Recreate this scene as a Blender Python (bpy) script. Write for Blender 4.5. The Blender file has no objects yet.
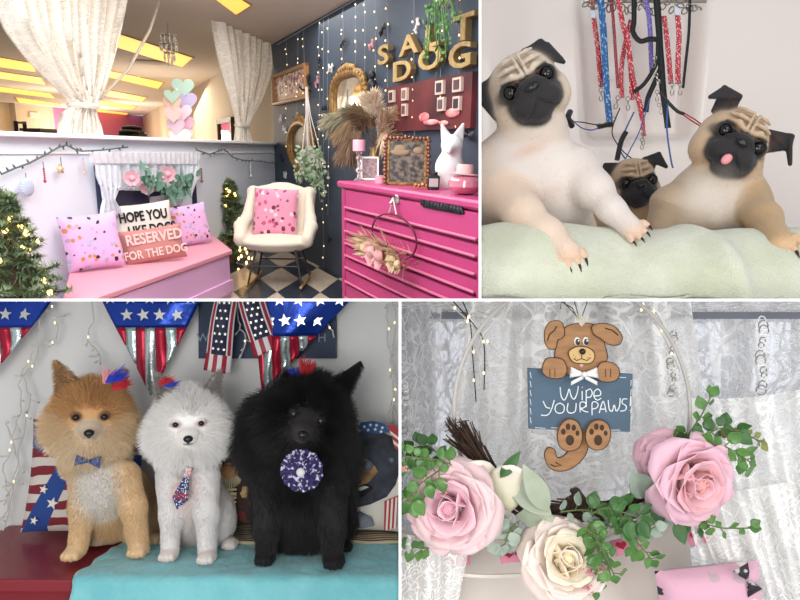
import bpy, bmesh, math, random
import numpy as np
from mathutils import Vector, Matrix, Euler
PI = math.pi
F = 640.0            # focal length in pixels of the 800x600 frame
EYE = 1.6            # camera height
sc = bpy.context.scene
C = sc.collection

# ------------------------------------------------------------ camera, world, lights
cd = bpy.data.cameras.new('camera'); cam = bpy.data.objects.new('camera', cd); C.objects.link(cam)
cam.location = (0, 0, EYE); cam.rotation_euler = (PI/2, 0, 0)
cd.sensor_width = 36; cd.lens = 36*F/800; cd.clip_start = .05; cd.clip_end = 100
sc.camera = cam
w = bpy.data.worlds.new('world'); sc.world = w; w.use_nodes = True
w.node_tree.nodes['Background'].inputs[0].default_value = (.90, .95, 1, 1)
w.node_tree.nodes['Background'].inputs[1].default_value = .60
sc.view_settings.view_transform = 'Standard'; sc.view_settings.look = 'None'
sc.view_settings.exposure = 0; sc.view_settings.gamma = 1; sc.view_settings.use_curve_mapping = False

def area(name, loc, target, size, power, col=(1, 1, 1), size_y=None):
    l = bpy.data.lights.new(name, 'AREA'); l.energy = power; l.color = col; l.size = size
    if size_y: l.shape = 'RECTANGLE'; l.size_y = size_y
    o = bpy.data.objects.new(name, l); C.objects.link(o); o.location = loc
    o.rotation_euler = (Vector(target)-Vector(loc)).to_track_quat('-Z', 'Y').to_euler()
    return o
area('shop_window_light', (-1.3, 1.5, 3.0), (-.1, 7.0, 1.9), 2.0, 85, (.93, .96, 1), 1.0)
area('bathing_booth_fill', (1.0, -.2, 2.6), (.45, 1.4, 1.75), .9, 8, (1, .97, .93))  # unseen fill light added to brighten the pugs, no real lamp
area('portrait_booth_fill', (-.5, -.7, 1.45), (-.35, 1.5, 1.25), .9, 23, (1, .98, .95))  # added frontal fill for the pomeranians, not a fixture of the booth
area('display_booth_fill', (.9, -.5, 1.45), (.35, 1.2, 1.2), .7, 9.5, (1, .98, .96))  # fill light added near the camera to lift the wreath and lace

# ------------------------------------------------------------ helpers
def at(px, py, Y): return Vector(((px-400)/F*Y, Y, EYE-(py-300)/F*Y))
rnd = random.Random(7)
MW = {}
CLIP = []            # list of (point, outward normal) of the booth being built

def tag(o, label, cat, group=None, kind=None):
    if label: o['label'] = label
    if cat: o['category'] = cat
    if group: o['group'] = group
    if kind: o['kind'] = kind
    return o
def thing(name, loc, label, cat, group=None):
    o = bpy.data.objects.new(name, None); C.objects.link(o); o.location = loc; o.empty_display_size = .02
    MW[o] = Matrix.Translation(Vector(loc))
    return tag(o, label, cat, group)

def frame_m(o, x=(1, 0, 0), z=(0, 0, 1)):
    """matrix with origin o, local x along x, local z near z"""
    x = Vector(x).normalized(); z = Vector(z); y = z.cross(x).normalized(); z = x.cross(y)
    m = Matrix((x, y, z)).transposed().to_4x4(); m.translation = Vector(o); return m
def rot(rx=0, ry=0, rz=0): return Euler((math.radians(rx), math.radians(ry), math.radians(rz))).to_matrix().to_4x4()
def T(*a): return Matrix.Translation(Vector(a if len(a) == 3 else a[0]))
def S(a, b=None, c=None): return Matrix.Diagonal((a, b if b is not None else a, c if c is not None else a, 1))

class MB:
    def __init__(s, M=None): s.v = []; s.f = []; s.mi = []; s.uv = {}; s.M = M or Matrix(); s.col = None; s.cur = 0; s.n = 0
    def add(s, vs, fs, M=None, uvs=None, col=None):
        A = np.array(s.M @ (M or Matrix()), dtype=float); vs = np.asarray(vs, dtype=float).reshape(-1, 3)
        vs = vs @ A[:3, :3].T + A[:3, 3]
        flip = np.linalg.det(A[:3, :3]) < 0
        b = s.n; s.v.append(vs); s.n += len(vs)
        if uvs is not None: s.uv[b] = np.asarray(uvs, dtype=float)
        if col is not None or s.col is not None:
            if s.col is None: s.col = {}
            s.col[b] = np.broadcast_to(np.asarray(col if col is not None else (1, 1, 1), dtype=float), (len(vs), 3))
        for f in fs: s.f.append(tuple(b+i for i in (reversed(f) if flip else f))); s.mi.append(s.cur)
        return s
    def box(s, c, d, M=None, bev=0, col=None):
        x, y, z = [k/2 for k in d]; c = Vector(c)
        if bev <= 0:
            vs = [(sx*x+c.x, sy*y+c.y, sz*z+c.z) for sx in (-1, 1) for sy in (-1, 1) for sz in (-1, 1)]
            return s.add(vs, [(0, 1, 3, 2), (4, 6, 7, 5), (0, 4, 5, 1), (2, 3, 7, 6), (0, 2, 6, 4), (1, 5, 7, 3)], M, col=col)
        b = min(bev, x*.99, y*.99, z*.99); vs = []; idx = {}
        for sx in (-1, 1):
            for sy in (-1, 1):
                for sz in (-1, 1):
                    for a in range(3):
                        p = [sx*(x-b), sy*(y-b), sz*(z-b)]; p[a] += b*(sx, sy, sz)[a]
                        idx[sx, sy, sz, a] = len(vs); vs.append((p[0]+c.x, p[1]+c.y, p[2]+c.z))
        fs = []
        for a in range(3):
            o1, o2 = (a+1) % 3, (a+2) % 3
            for sg in (-1, 1):
                q = []
                for s1, s2 in ((-1, -1), (1, -1), (1, 1), (-1, 1)):
                    k = [0, 0, 0]; k[a] = sg; k[o1] = s1; k[o2] = s2; q.append(idx[k[0], k[1], k[2], a])
                fs.append(q if sg > 0 else q[::-1])
        for a in range(3):       # edge strips along axis a
            o1, o2 = (a+1) % 3, (a+2) % 3
            for s1 in (-1, 1):
                for s2 in (-1, 1):
                    def g(sa, ax):
                        k = [0, 0, 0]; k[a] = sa; k[o1] = s1; k[o2] = s2; return idx[k[0], k[1], k[2], ax]
                    q = [g(-1, o1), g(1, o1), g(1, o2), g(-1, o2)]
                    fs.append(q if s1*s2 < 0 else q[::-1])
        for sx in (-1, 1):
            for sy in (-1, 1):
                for sz in (-1, 1):
                    q = [idx[sx, sy, sz, a] for a in range(3)]; fs.append(q if sx*sy*sz > 0 else q[::-1])
        return s.add(vs, fs, M, col=col)
    def grid(s, P, M=None, closed_u=False, closed_v=False, uv=True, col=None, flip=False):
        """P: array (nv, nu, 3)"""
        P = np.asarray(P, dtype=float); nv, nu = P.shape[:2]; fs = []
        for j in range(nv-(0 if closed_v else 1)):
            for i in range(nu-(0 if closed_u else 1)):
                a = j*nu+i; b = j*nu+(i+1) % nu; c = ((j+1) % nv)*nu+(i+1) % nu; d = ((j+1) % nv)*nu+i
                fs.append((a, d, c, b) if flip else (a, b, c, d))
        U = None
        if uv:
            uu, vv = np.meshgrid(np.linspace(0, 1, nu), np.linspace(0, 1, nv)); U = np.stack([uu, vv], -1).reshape(-1, 2)
        return s.add(P.reshape(-1, 3), fs, M, U, col)
    def tube(s, pts, r, n=8, M=None, cap=True, col=None, closed=False):
        pts = [Vector(p) for p in pts]; N = len(pts); rs = r if hasattr(r, '__len__') else [r]*N
        rings = []; prev = None
        for i, p in enumerate(pts):
            t = (pts[(i+1) % N] if closed or i < N-1 else p)-(pts[i-1] if closed or i > 0 else p)
            if t.length < 1e-9: t = Vector((0, 0, 1))
            t.normalize()
            if prev is None:
                a = Vector((0, 0, 1)) if abs(t.z) < .9 else Vector((1, 0, 0)); u = t.cross(a).normalized()
            else:
                u = prev-t*prev.dot(t)
                u = u.normalized() if u.length > 1e-6 else t.orthogonal().normalized()
            prev = u; v = t.cross(u)
            rings.append([p+(u*math.cos(2*PI*k/n)+v*math.sin(2*PI*k/n))*rs[i] for k in range(n)])
        vs = [q for R in rings for q in R]; fs = []
        for i in range(N-(0 if closed else 1)):
            for k in range(n):
                j = (i+1) % N; fs.append((i*n+k, i*n+(k+1) % n, j*n+(k+1) % n, j*n+k))
        if cap and not closed:
            fs.append(tuple(range(n-1, -1, -1))); fs.append(tuple((N-1)*n+k for k in range(n)))
        return s.add(vs, fs, M, col=col)
    def lathe(s, prof, n=24, M=None, col=None):
        vs = []; fs = []
        for r, z in prof:
            for k in range(n): vs.append((max(r, 1e-5)*math.cos(2*PI*k/n), max(r, 1e-5)*math.sin(2*PI*k/n), z))
        for i in range(len(prof)-1):
            for k in range(n): fs.append((i*n+k, i*n+(k+1) % n, (i+1)*n+(k+1) % n, (i+1)*n+k))
        fs.append(tuple(range(n-1, -1, -1))); fs.append(tuple((len(prof)-1)*n+k for k in range(n)))
        return s.add(vs, fs, M, col=col)
    def ell(s, c, r, M=None, nu=16, nv=10, col=None):
        r = r if hasattr(r, '__len__') else (r, r, r); P = []
        for j in range(nv+1):
            th = PI*j/nv-PI/2
            P.append([(c[0]+r[0]*math.cos(th)*math.cos(2*PI*i/nu), c[1]+r[1]*math.cos(th)*math.sin(2*PI*i/nu), c[2]+r[2]*math.sin(th)) for i in range(nu)])
        return s.grid(P, M, closed_u=True, uv=False, col=col)
    def poly(s, pts, th, M=None, col=None):
        """extruded outline: pts (x,z) in the local xz plane facing -y, thickness th towards +y"""
        n = len(pts); ar = sum(pts[i][0]*pts[(i+1) % n][1]-pts[(i+1) % n][0]*pts[i][1] for i in range(n))
        if ar < 0: pts = pts[::-1]
        vs = [(x, 0, z) for x, z in pts]+[(x, th, z) for x, z in pts]
        fs = [tuple(range(n)), tuple(range(2*n-1, n-1, -1))]+[(i, n+i, n+(i+1) % n, (i+1) % n) for i in range(n)]
        return s.add(vs, fs, M, col=col)
    def text(s, txt, size, M=None, ext=.0005, col=None, align='CENTER', bev=0, sx=1, spacing=1, off=0):
        cu = bpy.data.curves.new('t', 'FONT'); cu.body = txt; cu.size = size; cu.extrude = ext; cu.align_x = align; cu.align_y = 'CENTER'; cu.bevel_depth = bev; cu.offset = off
        cu.resolution_u = 3; cu.space_character = spacing
        o = bpy.data.objects.new('t', cu); me = bpy.data.meshes.new_from_object(o)
        vs = [(v.co.x*sx, -v.co.z, v.co.y) for v in me.vertices]; fs = [tuple(p.vertices)[::-1] for p in me.polygons]
        fs = [f[::-1] for f in fs]
        s.add(vs, fs, M, col=col)
        bpy.data.objects.remove(o); bpy.data.curves.remove(cu); bpy.data.meshes.remove(me)
        return s
    def obj(s, name, mat, parent=None, smooth=True, label=None, cat=None, group=None, kind=None, origin=None, sub=0, bevel=0, solid=0, auto=35):
        V = np.concatenate(s.v) if s.v else np.zeros((0, 3))
        if parent is not None: Mi = MW[parent]; inv = Mi.inverted()
        else:
            if origin is None: origin = ((V[:, 0].min()+V[:, 0].max())/2, (V[:, 1].min()+V[:, 1].max())/2, V[:, 2].min())
            Mi = Matrix.Translation(Vector(origin)); inv = Mi.inverted()
        me = bpy.data.meshes.new(name)
        A = np.array(inv); W = V @ A[:3, :3].T+A[:3, 3]
        me.from_pydata(W.tolist(), [], s.f)
        if s.uv:
            UV = np.zeros((len(V), 2))
            for b, u in s.uv.items(): UV[b:b+len(u)] = u
            l = me.uv_layers.new(name='UVMap'); vi = np.zeros(len(me.loops), dtype=np.int32); me.loops.foreach_get('vertex_index', vi)
            l.data.foreach_set('uv', UV[vi].ravel())
        if s.col is not None:
            CC = np.ones((len(V), 4))
            for b, c in s.col.items(): CC[b:b+len(c), :3] = c
            at_ = me.color_attributes.new('Col', 'FLOAT_COLOR', 'POINT'); at_.data.foreach_set('color', CC.ravel())
        ms = mat if isinstance(mat, (list, tuple)) else [mat]
        for m in ms: me.materials.append(m)
        if len(ms) > 1: me.polygons.foreach_set('material_index', s.mi)
        if CLIP and len(V):
            need = any(((V-np.array(p)) @ np.array(n)).max() > 0 for p, n in CLIP)
            if need:
                bm = bmesh.new(); bm.from_mesh(me)
                for p, n in CLIP:
                    q = inv @ Vector(p); nn = (inv.to_3x3() @ Vector(n)).normalized()
                    bmesh.ops.bisect_plane(bm, geom=bm.verts[:]+bm.edges[:]+bm.faces[:], plane_co=q, plane_no=nn, clear_outer=True)
                bm.to_mesh(me); bm.free()
        if smooth and len(me.polygons):
            me.polygons.foreach_set('use_smooth', [True]*len(me.polygons))
            if auto and auto < 180: me.set_sharp_from_angle(angle=math.radians(auto))
        me.update()
        o = bpy.data.objects.new(name, me); C.objects.link(o)
        MW[o] = Mi
        if parent is not None: o.parent = parent
        else: o.location = Mi.translation
        if parent is not None: MW[o] = Mi   # same frame as the parent
        if solid:
            m = o.modifiers.new('solid', 'SOLIDIFY'); m.thickness = solid; m.offset = 0
        if bevel:
            m = o.modifiers.new('bevel', 'BEVEL'); m.width = bevel; m.segments = 2; m.limit_method = 'ANGLE'
        if sub:
            m = o.modifiers.new('sub', 'SUBSURF'); m.levels = sub; m.render_levels = sub
        return tag(o, label, cat, group, kind)

# ------------------------------------------------------------ materials
def nodes_of(m): return m.node_tree.nodes, m.node_tree.links
def lin(c):
    if isinstance(c, str):
        c = c.lstrip('#'); c = [int(c[i:i+2], 16)/255 for i in (0, 2, 4)]
        c = [x/12.92 if x <= .04045 else ((x+.055)/1.055)**2.4 for x in c]
    return tuple(c)[:3]
def mat(name, col='#808080', rough=.5, metal=0, trans=0, em=None, ems=0, alpha=1, spec=.5, bump=0, bscale=60, col2=None, cscale=20, sheen=0, coat=0, sss=0, attr=False, ior=1.45, detail=4, thr=(.35, .65), coords='Object', stretch=None):
    m = bpy.data.materials.new(name); m.use_nodes = True; N, L = nodes_of(m); b = N['Principled BSDF']
    I = b.inputs; c = lin(col); I['Base Color'].default_value = (*c, 1); I['Roughness'].default_value = rough; I['Metallic'].default_value = metal
    I['Transmission Weight'].default_value = trans; I['Alpha'].default_value = alpha; I['Specular IOR Level'].default_value = spec; I['IOR'].default_value = ior
    I['Sheen Weight'].default_value = sheen; I['Coat Weight'].default_value = coat; I['Subsurface Weight'].default_value = sss
    if sss: I['Subsurface Radius'].default_value = (.02, .008, .005); I['Subsurface Scale'].default_value = .3
    if em is not None: I['Emission Color'].default_value = (*lin(em), 1); I['Emission Strength'].default_value = ems
    tc = N.new('ShaderNodeTexCoord'); src = tc.outputs[coords]
    if stretch:
        mp = N.new('ShaderNodeMapping'); mp.inputs['Scale'].default_value = stretch; L.new(src, mp.inputs[0]); src = mp.outputs[0]
    base = None
    if attr:
        a = N.new('ShaderNodeAttribute'); a.attribute_name = 'Col'; base = a.outputs['Color']
    if col2 is not None:
        n = N.new('ShaderNodeTexNoise'); n.inputs['Scale'].default_value = cscale; n.inputs['Detail'].default_value = detail; L.new(src, n.inputs[0])
        r = N.new('ShaderNodeMapRange'); r.inputs[1].default_value = thr[0]; r.inputs[2].default_value = thr[1]; L.new(n.outputs[0], r.inputs[0])
        x = N.new('ShaderNodeMix'); x.data_type = 'RGBA'; L.new(r.outputs[0], x.inputs[0])
        if base: L.new(base, x.inputs[6])
        else: x.inputs[6].default_value = (*c, 1)
        x.inputs[7].default_value = (*lin(col2), 1); base = x.outputs[2]
    if base: L.new(base, I['Base Color'])
    if bump:
        n = N.new('ShaderNodeTexNoise'); n.inputs['Scale'].default_value = bscale; n.inputs['Detail'].default_value = 5; L.new(src, n.inputs[0])
        bp = N.new('ShaderNodeBump'); bp.inputs['Strength'].default_value = bump; bp.inputs['Distance'].default_value = .004; L.new(n.outputs[0], bp.inputs['Height']); L.new(bp.outputs[0], I['Normal'])
    return m
class NT:
    """tiny node helper for custom materials"""
    def __init__(s, name, rough=.6, **k): s.m = mat(name, rough=rough, **k); s.N, s.L = nodes_of(s.m); s.b = s.N['Principled BSDF']; s.tc = s.N.new('ShaderNodeTexCoord')
    def node(s, t, ins=None, **k):
        n = s.N.new(t)
        for a, v in k.items(): setattr(n, a, v)
        for a, v in (ins or {}).items():
            if isinstance(v, bpy.types.NodeSocket): s.L.new(v, n.inputs[a])
            else: n.inputs[a].default_value = v
        return n
    def math(s, op, a, b=0.0, c=None):
        n = s.node('ShaderNodeMath', {0: a, 1: b}, operation=op)
        if c is not None: n.inputs[2].default_value = c
        return n.outputs[0]
    def mix(s, f, a, b):
        n = s.N.new('ShaderNodeMix'); n.data_type = 'RGBA'
        for i, v in ((0, f), (6, a), (7, b)):
            if isinstance(v, bpy.types.NodeSocket): s.L.new(v, n.inputs[i])
            elif i == 0: n.inputs[0].default_value = v
            else: n.inputs[i].default_value = (*lin(v), 1)
        return n.outputs[2]
    def mp(s, src, scale=(1, 1, 1), loc=(0, 0, 0), rt=(0, 0, 0)):
        return s.node('ShaderNodeMapping', {0: src, 'Scale': scale, 'Location': loc, 'Rotation': rt}).outputs[0]
    def noise(s, src, scale, detail=3, dist=0): return s.node('ShaderNodeTexNoise', {0: src, 'Scale': scale, 'Detail': detail, 'Distortion': dist}).outputs[0]
    def voro(s, src, scale, feature='F1', out='Distance'): return s.node('ShaderNodeTexVoronoi', {0: src, 'Scale': scale}, feature=feature).outputs[out]
    def step(s, v, a, b): return s.node('ShaderNodeMapRange', {0: v, 1: a, 2: b}).outputs[0]
    def set(s, name, v): s.L.new(v, s.b.inputs[name])
    def bump(s, h, strength=.3, dist=.002): s.set('Normal', s.node('ShaderNodeBump', {'Strength': strength, 'Distance': dist, 'Height': h}).outputs[0])

def lace_mat(name, col='#f2f0ec', scale=1.0, density=.5, coords='UV', op=(.35, .95)):
    t = NT(name, rough=.8, sheen=.2); src = t.tc.outputs[coords]; src = t.mp(src, (scale, scale, scale))
    w = t.noise(src, 4, 3, .3); mixv = t.node('ShaderNodeMix', {0: .22, 4: src, 5: t.node('ShaderNodeTexNoise', {0: src, 'Scale': 3.5}).outputs[1]}, data_type='VECTOR').outputs[1]
    a = t.voro(mixv, 9, 'DISTANCE_TO_EDGE'); lines = t.step(a, .09, .03)
    b = t.voro(mixv, 5, 'F1'); fl = t.math('SINE', t.math('MULTIPLY', b, 34)); fl = t.step(fl, -.1, .5)
    blob = t.step(t.noise(src, 6.5, 2, .8), .56-density*.12, .60-density*.12)
    mesh_ = t.step(t.voro(src, 110, 'DISTANCE_TO_EDGE'), .16, .05)
    pat = t.math('MAXIMUM', lines, t.math('MULTIPLY', fl, blob))
    al = t.math('MAXIMUM', t.math('MULTIPLY', pat, op[1]), t.math('ADD', t.math('MULTIPLY', mesh_, .25), op[0]))
    t.set('Alpha', t.math('MINIMUM', al, 1.0)); t.b.inputs['Base Color'].default_value = (*lin(col), 1)
    t.bump(pat, .5, .002)
    # light passes through the threads
    N, L = t.N, t.L; tr = N.new('ShaderNodeBsdfTranslucent'); tr.inputs[0].default_value = (*lin(col), 1)
    tp = N.new('ShaderNodeBsdfTransparent'); mx2 = N.new('ShaderNodeMixShader'); L.new(tp.outputs[0], mx2.inputs[1]); L.new(tr.outputs[0], mx2.inputs[2]); L.new(al, mx2.inputs[0])
    mx = N.new('ShaderNodeMixShader'); mx.inputs[0].default_value = .3; L.new(t.b.outputs[0], mx.inputs[1]); L.new(mx2.outputs[0], mx.inputs[2])
    L.new(mx.outputs[0], N['Material Output'].inputs[0])
    return t.m

# ------------------------------------------------------------ smooth bodies from distance fields
class Body:
    """rounded volumes blended into one continuous skin; colours follow the volumes"""
    def __init__(s): s.p = []; s.paint = []
    def ell(s, c, r, R=None, k=.01, col=(1, 1, 1), op=1, ln=None):
        r = r if hasattr(r, '__len__') else (r, r, r)
        s.p.append(('e', Vector(c), Vector(r), (R or Matrix.Identity(3)).to_3x3(), k, lin(col), op, ln)); return s
    def cone(s, a, b, ra, rb, k=.01, col=(1, 1, 1), op=1, ln=None):
        s.p.append(('c', Vector(a), Vector(b), (ra, rb), k, lin(col), op, ln)); return s
    def chain(s, pts, rs, k=.01, col=(1, 1, 1), op=1, ln=None):
        for i in range(len(pts)-1): s.cone(pts[i], pts[i+1], rs[i], rs[i+1], k, col, op, ln)
        return s
    def tri(s, a, b, c, th, k=.005, col=(1, 1, 1), op=1, ln=None):
        s.p.append(('t', Vector(a), Vector(b), Vector(c), th, k, lin(col), op, ln)); return s
    def dab(s, c, r, col, R=None, soft=.25, amt=1):
        r = r if hasattr(r, '__len__') else (r, r, r)
        s.paint.append((Vector(c), Vector(r), (R or Matrix.Identity(3)).to_3x3(), lin(col), soft, amt)); return s
    @staticmethod
    def _bb(p):
        if p[0] == 'e': m = max(p[2]); return p[1]-Vector((m,)*3), p[1]+Vector((m,)*3)
        if p[0] == 'c':
            m = max(p[3]); a, b = p[1], p[2]
            return Vector([min(a[i], b[i])-m for i in range(3)]), Vector([max(a[i], b[i])+m for i in range(3)])
        a, b, c, m = p[1:5]
        return Vector([min(a[i], b[i], c[i])-m for i in range(3)]), Vector([max(a[i], b[i], c[i])+m for i in range(3)])
    @staticmethod
    def _d(p, X):
        if p[0] == 'e':
            Rm = np.array(p[3]).astype(np.float32); q = (X-np.array(p[1], np.float32)) @ Rm; r = np.array(p[2], np.float32)
            k0 = np.sqrt(((q/r)**2).sum(-1)); k1 = np.sqrt(((q/(r*r))**2).sum(-1))
            return k0*(k0-1)/np.maximum(k1, 1e-6)
        if p[0] == 'c':
            a = np.array(p[1], np.float32); ba = np.array(p[2], np.float32)-a; pa = X-a
            h = np.clip((pa @ ba)/max(float(ba @ ba), 1e-9), 0, 1)
            return np.sqrt(((pa-h[..., None]*ba)**2).sum(-1))-(p[3][0]*(1-h)+p[3][1]*h)
        a, b, c = [np.array(q, np.float32) for q in p[1:4]]; n = np.cross(b-a, c-a); n = n/(np.linalg.norm(n)+1e-9)
        def seg(u, v):
            e = v-u; w = X-u; t = np.clip((w @ e)/float(e @ e), 0, 1); return ((w-t[..., None]*e)**2).sum(-1)
        pd = ((X-a) @ n)
        ins = ((X-a) @ np.cross(n, b-a) > 0) & ((X-b) @ np.cross(n, c-b) > 0) & ((X-c) @ np.cross(n, a-c) > 0)
        return np.where(ins, np.abs(pd), np.sqrt(np.minimum(np.minimum(seg(a, b), seg(b, c)), seg(c, a))))-p[4]
    def mesh(s, vox):
        adds = [p for p in s.p if p[-2] == 1]
        bbs = [s._bb(p) for p in adds]
        lo = np.min([list(b[0]) for b in bbs], 0)-4*vox; hi = np.max([list(b[1]) for b in bbs], 0)+4*vox
        n = np.ceil((hi-lo)/vox).astype(int)+1
        G = np.full(n, 1.0, np.float32)
        for p in s.p:
            k = p[-4]; b0, b1 = s._bb(p)
            i0 = np.clip(np.floor((np.array(b0)-lo-k)/vox).astype(int)-3, 0, n); i1 = np.clip(np.ceil((np.array(b1)-lo+k)/vox).astype(int)+4, 0, n)
            if (i1 <= i0).any(): continue
            ax = [(lo[a]+vox*np.arange(i0[a], i1[a])).astype(np.float32) for a in range(3)]
            X = np.stack(np.meshgrid(*ax, indexing='ij'), -1); d = s._d(p, X)
            sl = tuple(slice(i0[a], i1[a]) for a in range(3)); g = G[sl]
            if p[-2] == 1:
                h = np.maximum(k-np.abs(g-d), 0)/k; G[sl] = np.minimum(g, d)-h*h*k*.25
            else:
                h = np.maximum(k-np.abs(g+d), 0)/k; G[sl] = np.maximum(g, -d)+h*h*k*.25
        sg = G < 0
        cs = np.zeros(n-1, np.int8)
        for i in (0, 1):
            for j in (0, 1):
                for l in (0, 1): cs += sg[i:n[0]-1+i, j:n[1]-1+j, l:n[2]-1+l]
        act = np.argwhere((cs > 0) & (cs < 8)); idx = np.full(n-1, -1, np.int32); idx[tuple(act.T)] = np.arange(len(act))
        acc = np.zeros((len(act), 3)); cnt = np.zeros(len(act))
        corners = [(i, j, l) for i in (0, 1) for j in (0, 1) for l in (0, 1)]
        for a in corners:
            for ax_ in range(3):
                if a[ax_]: continue
                b = list(a); b[ax_] = 1
                ga = G[act[:, 0]+a[0], act[:, 1]+a[1], act[:, 2]+a[2]]; gb = G[act[:, 0]+b[0], act[:, 1]+b[1], act[:, 2]+b[2]]
                m = (ga < 0) != (gb < 0); t = np.where(m, ga/np.where(m, ga-gb, 1), 0)
                pos = np.tile(np.array(a, float), (len(act), 1)); pos[:, ax_] = t
                acc[m] += pos[m]; cnt[m] += 1
        V = lo+(act+acc/cnt[:, None])*vox
        Fc = []
        for ax_ in range(3):
            o1, o2 = (ax_+1) % 3, (ax_+2) % 3
            sl0 = [slice(None)]*3; sl1 = [slice(None)]*3; sl0[ax_] = slice(0, -1); sl1[ax_] = slice(1, None)
            A = sg[tuple(sl0)]; B = sg[tuple(sl1)]; e = np.argwhere(A != B)
            e = e[(e[:, o1] > 0) & (e[:, o2] > 0) & (e[:, o1] < n[o1]-1) & (e[:, o2] < n[o2]-1)]
            ins = A[tuple(e.T)]
            q = []
            for d1, d2 in ((-1, -1), (0, -1), (0, 0), (-1, 0)):
                c = e.copy(); c[:, o1] += d1; c[:, o2] += d2; q.append(idx[tuple(c.T)])
            q = np.stack(q, 1); q[~ins] = q[~ins][:, ::-1]; Fc.append(q)
        Fc = np.concatenate(Fc); Fc = Fc[(Fc >= 0).all(1)]
        # colours and coat length
        X = V.astype(np.float32); ws = np.zeros(len(V)); cc = np.zeros((len(V), 3)); ll = np.zeros(len(V)); dm = np.full(len(V), 9.0)
        D = [s._d(p, X) for p in adds]
        for d in D: dm = np.minimum(dm, d)
        for p, d in zip(adds, D):
            wgt = np.exp(-np.clip((d-dm)/(1.2*vox), 0, 30)); ws += wgt; cc += wgt[:, None]*np.array(p[-3]); ll += wgt*(p[-1] or 0)
        cc /= ws[:, None]; ll /= ws
        for c, r, R, colr, soft, amt in s.paint:
            q = (X-np.array(c, np.float32)) @ np.array(R, np.float32); e = np.sqrt(((q/np.array(r, np.float32))**2).sum(-1))
            a = np.clip((1+soft-e)/(2*soft), 0, 1)*amt; a = a*a*(3-2*a); cc = cc*(1-a[:, None])+np.array(colr)*a[:, None]
        s.V, s.F, s.col, s.ln = V, Fc, cc, ll
        return s
    def normals(s):
        a, b, c, d = [s.V[s.F[:, i]] for i in range(4)]; fn = np.cross(c-a, d-b); N = np.zeros_like(s.V)
        for i in range(4): np.add.at(N, s.F[:, i], fn)
        return N/(np.linalg.norm(N, axis=1)[:, None]+1e-12)
    def relax(s, it=1, lam=.5):
        for _ in range(it):
            A = np.zeros_like(s.V); c = np.zeros(len(s.V))
            for i in range(4):
                j = (i+1) % 4; np.add.at(A, s.F[:, i], s.V[s.F[:, j]]); np.add.at(A, s.F[:, j], s.V[s.F[:, i]]); np.add.at(c, s.F[:, i], 1); np.add.at(c, s.F[:, j], 1)
            s.V = s.V*(1-lam)+lam*A/c[:, None]
        return s
    def obj(s, name, m, parent=None, **k):
        b = MB(); b.add(s.V, s.F.tolist(), col=s.col); return b.obj(name, m, parent, auto=0, **k)

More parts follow.
